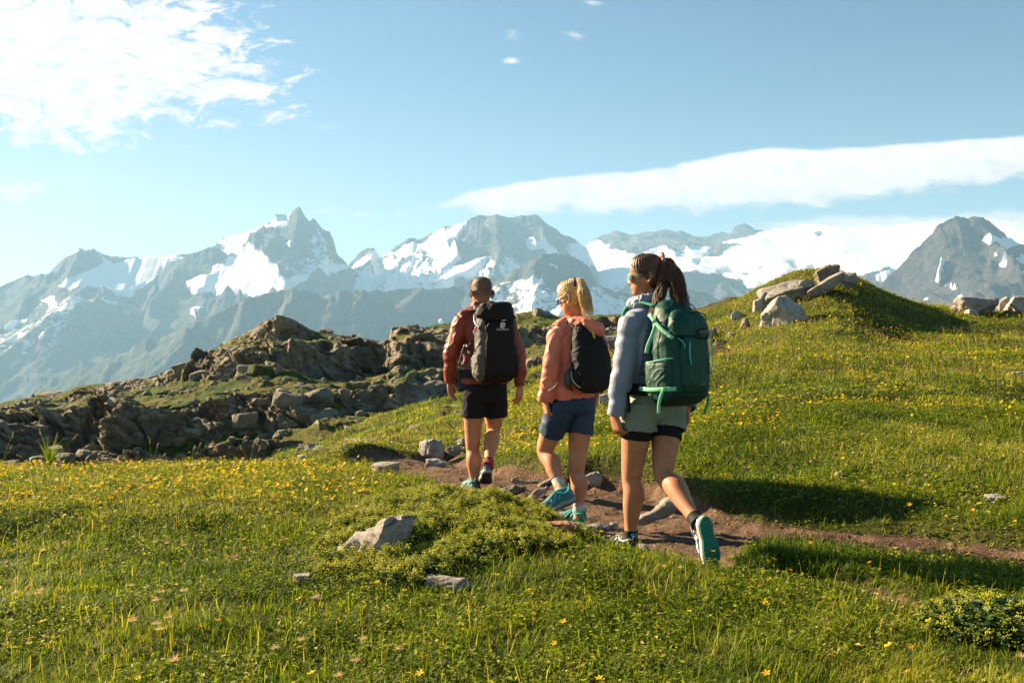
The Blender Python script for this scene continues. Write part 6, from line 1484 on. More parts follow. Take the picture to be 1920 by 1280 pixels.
    me = remesh(bm, .006, 3); wrinkle(me, .006, 5, 3.5, 61, .4); mb = pk.add('backpack', me, [F_green], label='dark green hiking pack with mint straps on the back of the brown haired woman', category='backpack')
    bm = bmesh.new(); loft(bm, body_rings([(-.012, .10, .03, .12, 0), (0.02, .14, .0, .185, 0), (.09, .158, -.008, .221, 0), (.13, .1585, -.008, .224, 0), (.135, .15, 0, .21, 0)])); pk.addbm('base_panel', bm, [F_greend])
    bm = bmesh.new(); loft(bm, [sring(pt(0.005, .215, h) + B * 0, R_, -B, a, b, 3, 30) for h, a, b in ((.13, .085, .02), (.2, .10, .034), (.45, .105, .036), (.62, .098, .03), (.66, .08, .015))]); me = remesh(bm, .005, 3); wrinkle(me, .004, 7, 4, 66, .2); fpk = pk.add('front_pocket', me, [F_green])
    bm = bmesh.new(); loft(bm, [sring(pt(0.0, .165 + ofs, h), R_, -B, a, b, 2.4, 36) for h, a, b, ofs in ((.645, .11, .03, .04), (.66, .135, .055, .022), (.74, .142, .062, .012), (.82, .13, .055, .0), (.88, .10, .035, -.015), (.90, .06, .015, -.02))]); me = remesh(bm, .005, 3); wrinkle(me, .005, 7, 5, 67, .3); lid = pk.add('lid_pocket', me, [F_green])
    # side stretch pockets
    for sd, nm in ((-1, 'side_pocket'), (1, 'side_pocket')):
        bm = bmesh.new(); loft(bm, [sring(pt(sd * .142, .09, h), R_, -B, a, b, 2.6, 26) for h, a, b in ((.05, .03, .06), (.10, .040, .09), (.25, .046, .100), (.38, .044, .100), (.415, .036, .095), (.42, .02, .08))]); me = remesh(bm, .005, 3); wrinkle(me, .005, 12, 4, 70 + sd, .6); sp2 = pk.add(nm, me, [F_green])
        bm = bmesh.new(); limb(bm, [pt(sd * .142 + .042 * math.cos(t), .09 + .099 * math.sin(t), .415 + .03 * math.sin(t)) for t in np.linspace(0, 6.28, 24)], [.004] * 24, n=6, k=1); pk.addbm('pocket_edge', bm, [F_mint if sd < 0 else F_greend], sp2)
    # piping and zips
    for (A, m_) in (([(-.075, .258, .60), (-.082, .26, .50), (-.070, .262, .38)], P_turq), ([(-.120, .215, .63), (-.098, .235, .58), (-.100, .24, .54)], P_turq), ([(.098, .25, .64), (.105, .252, .50), (.100, .252, .30)], P_turq)):
        bm = bmesh.new(); limb(bm, [pt(a, b + .004, h) for a, b, h in A], [.003] * 3, n=6, k=5); pk.addbm('piping', bm, [m_], fpk)
    bm = bmesh.new(); limb(bm, [pt(.13 * math.cos(a), .17 + .05 * abs(math.sin(a)) + .004, .80 + .075 * math.sin(a)) for a in np.linspace(.1, 3.04, 16)], [.003] * 16, n=6, k=2); pk.addbm('zip', bm, [F_greend], lid)
    bm = bmesh.new(); limb(bm, [pt(.115 * math.cos(a) - .02, .13 + .03 * math.sin(a), .88 + .085 * math.sin(a)) for a in np.linspace(.3, 2.9, 14)], [.0026] * 14, n=6, k=2); pk.addbm('zip', bm, [F_greend])
    bm = bmesh.new(); loft(bm, [sring(pt(.040, .237, h), R_, -B, a, .014, 2.2, 24) for h, a in ((.62, .045), (.635, .055), (.68, .055), (.715, .040), (.73, .02))]); lp = pk.addbm('logo_patch', bm, [F_greend], lid)
    tb = text_bm('OSPREY', .021, pt(.040, .2525, .690), R_, U, B); pk.addbm('lettering', tb, [P_dim], lp)
    bm = bmesh.new(); c = pt(.04, .2525, .66)
    for a, b_ in ((V3(0, 0, 0), -1), (V3(0, 0, 0), 1)): limb(bm, [c + R_ * b_ * .022 + U * .012, c + R_ * b_ * .010 + U * .002, c - U * .006], [.0014, .0018, .0012], n=5, k=3)
    pk.addbm('bird_emblem', bm, [P_dim], lp)
    tb = text_bm('ARCHEON 30', .010, pt(.035, .254, .20), R_, U, B); pk.addbm('lettering', tb, [P_dim], fpk)
    # straps
    def strap(name, P, w, m_, th=.0025, nr=None, parent=None):
        bm = bmesh.new(); ribbon(bm, P, w, th, nr or B); return pk.addbm(name, bm, [m_] if not isinstance(m_, list) else m_, parent)
    L_ = -R_
    nl = (L_ * .8 + B * .6).normalized()
    q1 = p(1228, 588, -.28) ; 
    s1 = strap('compression_strap', [pt(-.150, .02, .86), pt(-.158, .07, .79), pt(-.158, .13, .71), pt(-.140, .195, .63)], .022, F_mint, nr=tuple(nl))
    strap('compression_strap', [pt(-.162, .085, .755), pt(-.175, .07, .66), pt(-.184, .045, .56), pt(-.186, .035, .49)], .021, F_mint, nr=tuple(nl))
    strap('compression_strap', [pt(-.186, -.02, .155), pt(-.192, .08, .150), pt(-.172, .175, .160), pt(-.135, .215, .165)], .024, F_mint, nr=tuple(nl))
    strap('strap_tail', [pt(-.176, .17, .165), pt(-.185, .155, .12), pt(-.187, .135, .02), pt(-.184, .13, -.07)], .017, F_mint, nr=tuple(nl))
    strap('strap_tail', [pt(.150, .15, .06), pt(.175, .16, .09), pt(.172, .155, .0), pt(.155, .145, -.10)], .018, F_greenm)
    for c in (pt(-.160, .06, .795), pt(-.178, .16, .160)):
        bm = bmesh.new(); bmesh.ops.create_cube(bm, size=1, matrix=Matrix.Translation(c + nl * .006) @ Matrix((L_.cross(nl), nl, U)).transposed().to_4x4() @ Matrix.Diagonal((.024, .008, .032, 1))); bmesh.ops.bevel(bm, geom=bm.edges[:], offset=.003, segments=2, affect='EDGES'); pk.addbm('buckle', bm, [P_black])
    bm = bmesh.new(); c = pt(-.150, .17, .665); limb(bm, [c + nl * .008 + R_ * .014 * math.cos(a) + U * .018 * math.sin(a) for a in np.linspace(0, 6.28, 14)], [.0022] * 14, n=6, k=1); limb(bm, [c + U * .01, c + U * .045 + R_ * .05, c + U * .05 + R_ * .075], [.0022] * 3, n=6); pk.addbm('carabiner', bm, [P_grey])
    sh_top = shL + V3(.045, .03, .055)
    strap('shoulder_strap', [pt(-.07, .01, .93), neck + R_ * -.085 + U * .018 + B * .02, neck + R_ * -.095 - B * .09 - U * .03, chest - R_ * .10 - B * .125, chest - R_ * .13 - B * .12 - U * .16], .055, F_greenm, th=.010, nr=[tuple((U + B).normalized()), tuple(U), tuple(-B), tuple(-B), tuple(-B)])
    strap('shoulder_strap', [pt(.07, .01, .93), neck + R_ * .085 + U * .018 + B * .02, neck + R_ * .095 - B * .09 - U * .03, chest + R_ * .10 - B * .125, chest + R_ * .13 - B * .12 - U * .16], .055, F_greenm, th=.010, nr=[tuple((U + B).normalized()), tuple(U), tuple(-B), tuple(-B), tuple(-B)])
    hb = []
    for a in np.linspace(-2.6, 2.6, 17): hb.append(p(1226, 728, 0) + R_ * .180 * math.sin(a) - B * .132 * math.cos(a))
    bm = bmesh.new(); P_, _r = crom(hb, [1] * 17, 3)
    rr_ = []
    for i, q_ in enumerate(P_):
        q_ = Vector(q_); o_ = (q_ - p(1226, 728, 0)); o_.z = 0; o_.normalize(); h_ = .034; rr_.append([q_ + U * h_, q_ + U * h_ * .8 + o_ * .010, q_ - U * h_ * .8 + o_ * .010, q_ - U * h_, q_ - o_ * .004])
    loft(bm, rr_); pk.addbm('hip_belt', bm, [F_mesh])
    strap('strap_tail', [p(1178, 735, -.16), p(1179, 752, -.165), p(1180, 774, -.165)], .019, F_black)
    return pr
hiker_green()
# ================================================================== hiker 2: blonde woman in pink
def hiker_pink():
    pr = Person((.42, 6.80, 0.0), 6.78, R(36), ''); p = pr.p; R_, B, U = pr.R, pr.B, pr.U
    hipL, hipR = p(1050, 768, -.05), p(1091, 768, .04); knL, knR = p(1020, 846, .10), p(1081, 880, .02); anL, anR = p(1053, 918, -.12), p(1086, 960, .0)
    shL, shR = p(1046, 622, -.09), p(1117, 626, .10); elL, elR = p(1033, 690, -.13), p(1131, 692, .14); wrL, wrR = p(1022, 751, -.10), p(1120, 736, .06)
    H = p(1072, 558, -.02); hf = V3(-.80, .56, -.22).normalized(); hu = V3(-.16, .10, 1)
    neck = p(1079, 603, -.01); chest = p(1080, 648, -.01); waist = p(1075, 705, 0); pel = p(1070, 745, 0)
    bm = bmesh.new(); rings, hr, hu2 = head_surface(H, hf, hu, sc=.97); loft(bm, rings); ear(bm, H, hf, hu2, hr, 1, .97); ear(bm, H, hf, hu2, hr, -1, .97)
    limb(bm, [H - hu2 * .06 - hf * .02, H.lerp(neck, .7) - hf * .01, neck, neck - U * .05], [.050, .048, .053, .07], n=24)
    loft(bm, torso_rings(pr, [(neck - U * .01, .06, .05, .05), (neck - U * .05, .13, .07, .07), (chest, .14, .085, .075), (waist, .11, .08, .075), (pel, .14, .09, .09), (pel - U * .08, .13, .08, .09)]))
    arm_skin(bm, shL, elL, wrL, (.044, .038, .034, .032, .025)); arm_skin(bm, shR, elR, wrR, (.044, .038, .034, .032, .025))
    hand(bm, wrL, p(1028, 786, -.10) - wrL, V3(.8, .3, .1), V3(-.5, .8, .2), L=.170, curl=.65); hand(bm, wrR, V3(-.10, -.05, -1), V3(-.9, .2, 0), V3(0, 1, 0), L=.17, curl=.5)
    leg_skin(bm, hipL, knL, anL, .086, .056, .056, .034, (B * .7 + V3(.5, 0, .35)).normalized()); leg_skin(bm, hipR, knR, anR, .086, .057, .057, .035, B)
    limb(bm, [anL, anL + V3(-.02, .02, -.05), anL + V3(-.08, .05, -.10)], [.034, .034, .03], n=16); limb(bm, [anR, anR + V3(-.01, .02, -.05), anR + V3(-.08, .05, -.08)], [.035, .035, .03], n=16)
    me = remesh(bm, .0045, 2); pr.add('person', me, [SK2], label='blonde woman with a high ponytail, coral pink jacket and navy shorts, in the middle', category='person')
    def inf(t, z):
        a = abs((t + math.pi) % (2 * math.pi) - math.pi); lim = np.interp(a, [0, .5, .9, 1.25, 1.5, 1.9, 2.4, 3.2], [.062, .055, .030, .005, -.022, -.062, -.092, -.100]); m = sstep(lim - .012, lim + .012, z)
        return -.006 + .017 * m + .0022 * math.sin(a * 30 + z * 60) * m
    rg, _, _ = head_surface(H, hf, hu, inf, n=120, m=80, sc=.97); bm = bmesh.new(); loft(bm, rg); hair = pr.addbm('hair', bm, [H_blondd])
    q = np.random.RandomState(41); paths = []
    for i in range(560):
        t = q.uniform(.5, 2.9) * (1 if q.uniform() < .7 else -1); z = q.uniform(-.06, .10) if abs(t) > 1.6 else q.uniform(-.0, .10); P = []
        for g in np.linspace(0, 1, 7):
            tt = abs(t) + (math.pi - .2 - abs(t)) * g; zz = z * (1 - g) + .082 * g; fr, bk, w = [np.interp(-zz, -HT[:, 0], HT[:, k]) for k in (1, 2, 3)]
            P.append(H + (hr * (w + .0125) * math.sin(tt) * np.sign(t) + hf * ((fr + bk) / 2 + ((fr - bk) / 2 + .0125) * math.cos(tt)) + hu2 * zz) * .97 + V3(*q.normal(0, .0012, 3)))
        paths.append(P)
    strands('hair_strands', pr, paths, [H_blond], .0010, 5, hair)
    paths = []
    for i in range(620):
        a = q.uniform(0, 6.28); rr = math.sqrt(q.uniform()); ln = q.uniform(.58, 1.04); P = []
        for g in np.linspace(0, 1, 11):
            g2 = g * ln; c = np.array([1081 + 10 * math.sin(min(1, g2 * 3.5) * 1.57) + 12 * g2 ** 1.3, 528 - 9 * math.sin(min(1, g2 * 5) * 3.14) + 64 * g2 ** 1.3, -.10 - .09 * math.sin(min(1, g2 * 2) * 1.57) + .02 * g2])
            R2 = (.008 + .034 * min(1, g2 * 2.2) ** .8 - .006 * g2) * rr; P.append(p(*c) + V3(math.cos(a) * R2 * 1.15, math.sin(a) * R2, 0) + V3(*q.normal(0, .0015, 3)))
        paths.append(P)
    strands('ponytail', pr, paths, [H_blond], .0013, 4, hair)
    bm = bmesh.new(); c = p(1078, 529, -.09); limb(bm, [c + V3(.004 * math.cos(a), .020 * math.cos(a), .024 * math.sin(a)) for a in np.linspace(0, 6.28, 16)], [.0095] * 16, n=10, k=2); pr.addbm('hair_tie', bm, [F_navy], hair)
    glasses(pr, H, hf, hu2, hr, P_bluef, P_lens, .97)
    bm = bmesh.new()
    loft(bm, torso_rings(pr, [(neck - U * .005, .075, .075, .07), (neck - U * .035, .135, .09, .09), (chest + U * .05, .165, .11, .105), (chest, .165, .115, .11), (chest - U * .12, .155, .115, .11), (waist, .158, .115, .115), (p(1072, 735, 0), .168, .115, .125), (p(1072, 748, 0), .166, .11, .12)]))
    sleeve(bm, shL + V3(.005, 0, .0), elL, wrL, .067, .060, .045, seed=11, bag=.005); sleeve(bm, shR, elR, wrR, .066, .058, .045, seed=12)
    d_ = (elL - wrL).normalized(); limb(bm, [wrL + d_ * .055, wrL + d_ * .03, wrL - d_ * .004], [.056, .060, .050], n=24, k=2)
    # hood lying over the top of the pack
    hd = [(p(1050, 607, -.05), .014, .030), (p(1062, 604, -.09), .032, .060), (p(1078, 606, -.12), .050, .085), (p(1094, 610, -.14), .058, .085), (p(1109, 615, -.15), .056, .075), (p(1121, 619, -.13), .046, .060), (p(1129, 621, -.11), .024, .03)]
    for s_ in (shL, shR): limb(bm, [s_, s_.lerp(neck, .5) + U * .012, neck - U * .02], [.066, .058, .07], n=20)
    loft(bm, [sring(c, V3(.25, 0, 1).normalized(), B, a_, b_, 2.3, 28) for c, a_, b_ in hd])
    limb(bm, [neck + U * .035 + hf * .0, neck + U * .0], [.062, .080], n=24, k=2)
    jk = finish_cloth(pr, bm, 'jacket', [F_pink], .0055, 3, (.0055, 9, 5, 13, .6))
    bm = bmesh.new(); limb(bm, [p(1028, 732, -.20) + V3(0, -.005, 0), p(1038, 726, -.215), p(1046, 716, -.20)], [.0022] * 3, n=6); pr.addbm('sleeve_piping', bm, [P_lt], jk)
    bm = bmesh.new(); loft(bm, torso_rings(pr, [(p(1073, 736, 0), .135, .10, .105), (p(1073, 748, 0), .155, .11, .13), (pel - U * .03, .170, .115, .140), (pel - U * .09, .155, .11, .125), (pel - U * .12, .11, .09, .09)]))
    for hp, kn, hem, rl, fl in ((hipL, knL, .56, .092, 1.02), (hipR, knR, .40, .092, 1.0)):
        dd = kn - hp; limb(bm, [hp + V3(0, 0, .05), hp, hp + dd * hem * .55, hp + dd * hem], [(rl, rl * .95), (rl * 1.05, rl), (rl * 1.02, rl * fl), (rl * 1.0, rl * fl * .98)], n=30, hollow=.03, ref=tuple(B))
    sh = finish_cloth(pr, bm, 'shorts', [F_navy], .006, 3, (.0055, 7, 5, 17, .8))
    sock(pr, anL - (knL - anL).normalized() * .01, anL + (knL - anL).normalized() * .10, [K_pat], .038, cuff=F_navy, ext=.02); sock(pr, anR, anR + (knR - anR).normalized() * .095, [K_pat], .039, cuff=F_navy)
    # raised left shoe, toe pointing down the trail to the left; planted right shoe
    shoe(pr, p(1079, 934, -.16), p(1014, 962, -.20), V3(.28, -.05, 1), anL, [S_teal, S_grey, S_dark, S_aqua, S_aqua], 1, None, L=.262, W=.047)
    g = float(meadow_z(np.array([anR.x]), np.array([anR.y]), False)[0]); hl = V3(anR.x + .045, anR.y - .05, g + .020)
    shoe(pr, hl, hl + V3(-.175, .14, .004), V3(0, 0, 1), anR, [S_teal, S_grey, S_dark, S_aqua, S_aqua], 1, None, L=.258, W=.047)
    # ---------------- light black pack
    pk = Person(tuple(p(1095, 735, -.2)), 6.78, R(36), ''); pk.p = p
    zt, zb = p(1090, 604, -.1).z, p(1090, 735, -.1).z; Hh = zt - zb; C = chest + B * .115 - R_ * .030
    def pt(s, b, h): return V3(C.x, C.y, 0) + V3(0, 0, zb + h * Hh) + R_ * s + B * b
    bm = bmesh.new(); loft(bm, [sring(pt(o, (b0 + b1) / 2, h), R_, -B, a, (b1 - b0) / 2, 2.5, 40) for h, a, b0, b1, o in [(0, .05, .02, .09, .01), (.05, .10, .0, .14, .008), (.16, .132, -.01, .165, .004), (.35, .142, -.015, .168, 0), (.55, .140, -.015, .155, 0), (.72, .130, -.015, .125, 0), (.86, .11, -.01, .09, 0), (.96, .085, -.005, .055, 0), (1, .05, .0, .03, 0)]])
    me = remesh(bm, .0055, 3); wrinkle(me, .007, 6, 4.5, 81, .9); pk.add('backpack', me, [F_pack], label='light black daypack with a small yellow print worn over the coral pink jacket', category='backpack')
    bm = bmesh.new(); loft(bm, [sring(pt(o, .10, h), R_, -B, a, b, 2.6, 36) for h, a, b, o in ((.02, .06, .05, .01), (.08, .105, .07, .01), (.2, .125, .078, .008), (.45, .125, .070, .006), (.66, .11, .045, .004), (.69, .09, .03, .0))]); me = remesh(bm, .005, 3); wrinkle(me, .004, 6, 4, 83, .3); mp = pk.add('mesh_pocket', me, [F_mesh])
    tb = text_bm('nnor', .026, pt(-.015, .122, .815), (R_ * .42 - U * .90).normalized(), (R_ * .90 + U * .42).normalized(), B, .003); pk.addbm('lettering', tb, [P_yel])
    tb = text_bm('CAMP', .020, pt(.118, .135, .22), (U * -1), R_, (B + R_ * .5).normalized(), .001); pk.addbm('lettering', tb, [P_dim], mp)
    bm = bmesh.new(); limb(bm, [pt(.113 + .008 * math.cos(a), .140, .30 + .05 * math.sin(a)) for a in np.linspace(.8, 5.2, 10)], [.0016] * 10, n=5, k=2); pk.addbm('emblem', bm, [P_dim], mp)
    def strap(name, P, w, m_, th=.003, nr=None):
        bm = bmesh.new(); ribbon(bm, P, w, th, nr or B); return pk.addbm(name, bm, [m_])
    for sd in (-1, 1):
        strap('shoulder_strap', [pt(sd * .07, .02, .90), neck + R_ * sd * .090 - U * .012 + B * .05, neck + R_ * sd * .100 - U * .0 - B * .03, neck + R_ * sd * .10 - B * .12 - U * .06, chest + R_ * sd * .10 - B * .13 - U * .10], .055, F_pack, .009, [tuple((U + B).normalized()), tuple((U + B * .4).normalized()), tuple(U), tuple(-B), tuple(-B)])
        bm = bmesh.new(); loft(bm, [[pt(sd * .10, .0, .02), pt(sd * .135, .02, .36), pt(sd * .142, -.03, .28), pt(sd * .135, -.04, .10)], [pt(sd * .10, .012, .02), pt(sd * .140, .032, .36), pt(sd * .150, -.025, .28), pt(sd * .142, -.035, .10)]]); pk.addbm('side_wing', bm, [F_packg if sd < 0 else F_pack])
    bm = bmesh.new(); limb(bm, [pt(-.135, .07, .60), pt(-.075, .145, .695), pt(.0, .155, .70), pt(.10, .12, .665), pt(.13, .05, .64)], [.004] * 5, n=6); pk.addbm('seam', bm, [F_mesh])
    bm = bmesh.new(); limb(bm, [pt(-.132, .03, .30), pt(-.14, .05, .20), pt(-.128, .08, .12), pt(-.11, .10, .08)], [.0028] * 4, n=6); limb(bm, [pt(-.11, .12, .15), pt(-.07, .155, .19), pt(-.04, .168, .22)], [.002] * 3, n=6); pk.addbm('elastic_cord', bm, [P_lt])
    bm = bmesh.new(); c = pt(-.095, .055, .90); limb(bm, [c + R_ * .012 * math.cos(a) + U * .018 * math.sin(a) + B * .012 for a in np.linspace(0, 6.28, 14)], [.002] * 14, n=6, k=1); pk.addbm('strap_ring', bm, [P_grey])
hiker_pink()

# ================================================================== hiker 1: man in rust red
def hiker_red():
    pr = Person((-.31, 8.36, -.03), 8.34, R(17), ''); p = pr.p; R_, B, U = pr.R, pr.B, pr.U
    hipL, hipR = p(889, 742, -.03), p(928, 742, .03); knL, knR = p(886, 838, .02), p(925, 808, .12); anL, anR = p(890, 908, .0), p(915, 869, -.20)
    shL, shR = p(866, 600, -.05), p(952, 600, .06); elL, elR = p(846, 662, -.06), p(971, 666, .05); wrL, wrR = p(843, 717, .03), p(975, 725, .03)
    H = p(902, 548, -.01); hf = V3(-.40, .90, -.16).normalized(); hu = V3(-.03, .10, 1)
    neck = p(903, 582, 0); chest = p(911, 628, 0); waist = p(911, 690, 0); pel = p(909, 724, 0)
    bm = bmesh.new(); rings, hr, hu2 = head_surface(H, hf, hu, sc=1.05, nose=1.15); loft(bm, rings); ear(bm, H, hf, hu2, hr, 1, 1.12); ear(bm, H, hf, hu2, hr, -1, 1.12)
    limb(bm, [H - hu2 * .06 - hf * .02, H.lerp(neck, .7) - hf * .01, neck, neck - U * .05], [.062, .060, .064, .085], n=24)
    loft(bm, torso_rings(pr, [(neck - U * .01, .07, .06, .06), (neck - U * .06, .16, .08, .08), (chest, .17, .10, .09), (waist, .14, .09, .085), (pel, .15, .10, .10), (pel - U * .08, .14, .09, .09)]))
    arm_skin(bm, shL, elL, wrL, (.052, .046, .041, .038, .029)); arm_skin(bm, shR, elR, wrR, (.052, .046, .041, .038, .029))
    hand(bm, wrL, V3(.10, .12, -1), V3(.75, -.3, .1), V3(.2, .9, 0), L=.19, curl=.42); hand(bm, wrR, V3(-.10, .02, -1), V3(-.7, .5, .1), V3(-.3, .9, 0), L=.19, curl=.45)
    leg_skin(bm, hipL, knL, anL, .092, .062, .063, .038, B); leg_skin(bm, hipR, knR, anR, .092, .062, .063, .038, (B * .35 + V3(0, 0, .9)).normalized())
    limb(bm, [anL, anL + V3(-.01, .02, -.06), anL + V3(-.03, .10, -.09)], [.037, .037, .03], n=16); limb(bm, [anR, anR + V3(0, .03, -.05), anR + V3(0, .06, -.12)], [.037, .037, .03], n=16)
    me = remesh(bm, .0048, 2); pr.add('person', me, [SK1], label='man with short grey brown hair, rust red jacket and black shorts, walking in front', category='person')
    def inf(t, z):
        a = abs((t + math.pi) % (2 * math.pi) - math.pi); lim = np.interp(a, [0, .5, .9, 1.25, 1.45, 1.75, 2.2, 3.2], [.072, .066, .045, .012, -.012, -.016, -.058, -.072]); m = sstep(lim - .020, lim + .020, z)
        return -.006 + .0085 * m + .003 * sstep(.03, .08, z) * m
    rg, _, _ = head_surface(H, hf, hu, inf, n=120, m=80, sc=1.05); hm = H_man.copy(); hm.name = 'faded_short_hair'; ht = NT(hm.node_tree); hb = hm.node_tree.nodes['Principled BSDF']; hc = hb.inputs['Base Color'].links[0].from_socket; hz_ = ht.n('ShaderNodeSeparateXYZ'); ht.put(hz_.inputs[0], pos(ht)); hq = ht.math('ADD', hz_.outputs[2], ht.math('MULTIPLY', ht.math('SUBTRACT', ht.noise(pos(ht), 60, 4), .5), .05))
    ht.put(hb.inputs['Base Color'], ht.mix(ht.smooth(hq, H.z - .075, H.z + .03), (.40, .21, .125), hc)); bm = bmesh.new(); loft(bm, rg); hair = pr.addbm('hair', bm, [hm])
    q = np.random.RandomState(51); paths = []
    for i in range(900):
        t = q.uniform(0, 6.28); z = q.uniform(-.03, .117); a = abs((t + math.pi) % (2 * math.pi) - math.pi)
        fr, bk, w = [np.interp(-z, -HT[:, 0], HT[:, k]) for k in (1, 2, 3)]
        if z < np.interp(a, [0, .5, .9, 1.25, 1.45, 1.75, 2.2, 3.2], [.072, .066, .045, .012, -.012, -.012, -.05, -.06]): continue
        b0 = H + (hr * (w + .006) * math.sin(t) + hf * ((fr + bk) / 2 + ((fr - bk) / 2 + .006) * math.cos(t)) + hu2 * z) * 1.05; o_ = (b0 - H).normalized(); dn = V3(*q.normal(0, .35, 3)) + V3(0, 0, -.5) + hf * .3
        paths.append([b0 - o_ * .002, b0 + (o_ + dn * .5).normalized() * .007, b0 + (o_ + dn).normalized() * .013])
    strands('hair_strands', pr, paths, [H_man], .0009, 4, hair)
    glasses(pr, H, hf, hu2, hr, P_black, P_lens, 1.05)
    bm = bmesh.new()
    loft(bm, torso_rings(pr, [(neck - U * .015, .085, .085, .08), (neck - U * .05, .16, .10, .10), (chest + U * .06, .198, .125, .12), (chest, .198, .13, .125), (chest - U * .14, .185, .13, .125), (waist, .187, .13, .125), (p(909, 708, 0), .200, .13, .14), (p(909, 719, 0), .200, .125, .135)]))
    sleeve(bm, shL + V3(.012, 0, .0), elL, wrL, .076, .064, .043, seed=21, bag=.005); sleeve(bm, shR - V3(.012, 0, 0), elR, wrR, .076, .064, .043, seed=22, bag=.005)
    for s_ in (shL, shR): limb(bm, [s_, s_.lerp(neck, .5) + U * .012, neck - U * .02], [.074, .066, .085], n=20)
    jk = finish_cloth(pr, bm, 'jacket', [F_rust], .006, 3, (.0075, 10, 3.0, 23, .25))
    bm = bmesh.new(); c0 = p(904, 578, 0); rgs = []
    for (h, k) in ((-.06, 1.25), (-.02, 1.06), (.015, .98), (.042, .97), (.050, .93), (.03, .88), (-.03, .86)): rgs.append(sring(c0 + U * h, hr, hf, .098 * k, .094 * k, 2.1, 40))
    loft(bm, rgs); me = remesh(bm, .005, 2); wrinkle(me, .007, 16, 6, 25, .3); pr.add('collar', me, [F_rust], jk)
    bm = bmesh.new(); loft(bm, torso_rings(pr, [(p(909, 710, 0), .150, .11, .115), (p(909, 722, 0), .185, .125, .14), (pel - U * .06, .192, .125, .145), (pel - U * .12, .175, .115, .13), (pel - U * .15, .12, .09, .09)]))
    for hp, kn, hem, rl in ((hipL, knL, .40, .106), (hipR, knR, .52, .106)):
        dd = kn - hp; limb(bm, [hp + V3(0, 0, .05), hp, hp + dd * hem * .55, hp + dd * hem], [(rl, rl * .95), (rl * 1.05, rl), (rl * 1.05, rl * 1.02), (rl * 1.05, rl * 1.04)], n=30, hollow=.03, ref=tuple(B))
    finish_cloth(pr, bm, 'shorts', [F_black], .006, 3, (.006, 7, 4, 27, .4))
    sock(pr, anL, anL + (knL - anL).normalized() * .035, [K_red], .042); sock(pr, anR - (knR - anR).normalized() * .01, anR + (knR - anR).normalized() * .04, [K_red], .042, ext=.02)
    g = float(meadow_z(np.array([anL.x]), np.array([anL.y]), False)[0]); hl = V3(anL.x + .01, anL.y - .06, g + .02)
    shoe(pr, hl, hl + V3(-.10, .26, .0), V3(0, 0, 1), anL, [S_bluegrey, S_grey, S_dark, S_aqua, S_aqua], 1, None, L=.29, W=.052)
    hl = p(913, 884, -.275); toe = p(910, 906, -.02)
    shoe(pr, hl, toe, V3(0, .30, .95), anR, [S_bluegrey, S_grey, S_dark, S_aqua, S_aqua], -1, None, L=.285, W=.052)
    # ---------------- black hiking pack
    pk = Person(tuple(p(925, 716, -.2)), 8.34, R(17), ''); pk.p = p
    zt, zb = p(920, 567, -.1).z, p(920, 716, -.1).z; Hh = zt - zb; C = chest + B * .145 + R_ * .010
    def pt(s, b, h): return V3(C.x, C.y, 0) + V3(0, 0, zb + h * Hh) + R_ * s + B * b
    bm = bmesh.new(); loft(bm, [sring(pt(o, (b0 + b1) / 2, h), R_, -B, a, (b1 - b0) / 2, 3.0, 44) for h, a, b0, b1, o in [(0, .10, .03, .14, .0), (.03, .14, .0, .19, .0), (.12, .165, -.01, .225, 0), (.35, .168, -.01, .225, .0), (.6, .162, -.01, .21, .0), (.8, .150, -.01, .19, .0), (.9, .135, .0, .17, .005), (.94, .11, .01, .14, .01)]])
    me = remesh(bm, .0065, 3); wrinkle(me, .007, 5, 3, 91, .2)
    tm = np.zeros(len(me.polygons), int); ctr = np.empty(len(me.polygons) * 3, np.float32); me.polygons.foreach_get('center', ctr); ctr = ctr.reshape(-1, 3); s2 = (ctr - np.array(C)) @ np.array(R_)
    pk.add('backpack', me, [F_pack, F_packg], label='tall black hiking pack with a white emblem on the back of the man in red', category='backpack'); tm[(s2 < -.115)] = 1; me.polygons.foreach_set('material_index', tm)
    bm = bmesh.new(); loft(bm, [sring(pt(o, .095 + bo, h), R_, -B, a, b, 2.5, 40) for h, a, b, bo, o in ((.755, .10, .05, .06, 0), (.77, .150, .115, .012, 0), (.84, .160, .125, .0, 0), (.91, .152, .118, -.005, .004), (.97, .120, .09, -.012, .012), (1.0, .07, .05, -.015, .02))])
    me = remesh(bm, .006, 3); wrinkle(me, .010, 7, 4, 93, .6); lid = pk.add('lid', me, [F_pack])
    bm = bmesh.new(); loft(bm, [sring(pt(.005, .215, h), R_, -B, a, b, 3.0, 30) for h, a, b in ((.10, .10, .015), (.13, .118, .026), (.4, .118, .028), (.70, .108, .024), (.745, .09, .012))]); me = remesh(bm, .006, 3); wrinkle(me, .004, 6, 3, 95, .2); fp = pk.add('front_panel', me, [F_pack])
    for sd in (-1, 1):
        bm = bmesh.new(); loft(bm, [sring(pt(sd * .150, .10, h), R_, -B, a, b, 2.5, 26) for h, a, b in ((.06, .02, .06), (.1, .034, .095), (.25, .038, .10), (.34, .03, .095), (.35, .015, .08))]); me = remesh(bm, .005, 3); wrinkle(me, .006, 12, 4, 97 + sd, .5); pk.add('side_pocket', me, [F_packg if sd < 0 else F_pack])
        bm = bmesh.new(); ribbon(bm, [pt(sd * .155, .02, .85), pt(sd * .172, .10, .74), pt(sd * .150, .20, .66)], .018, .003, tuple((R_ * sd * .8 + B * .6).normalized())); pk.addbm('compression_strap', bm, [P_black])
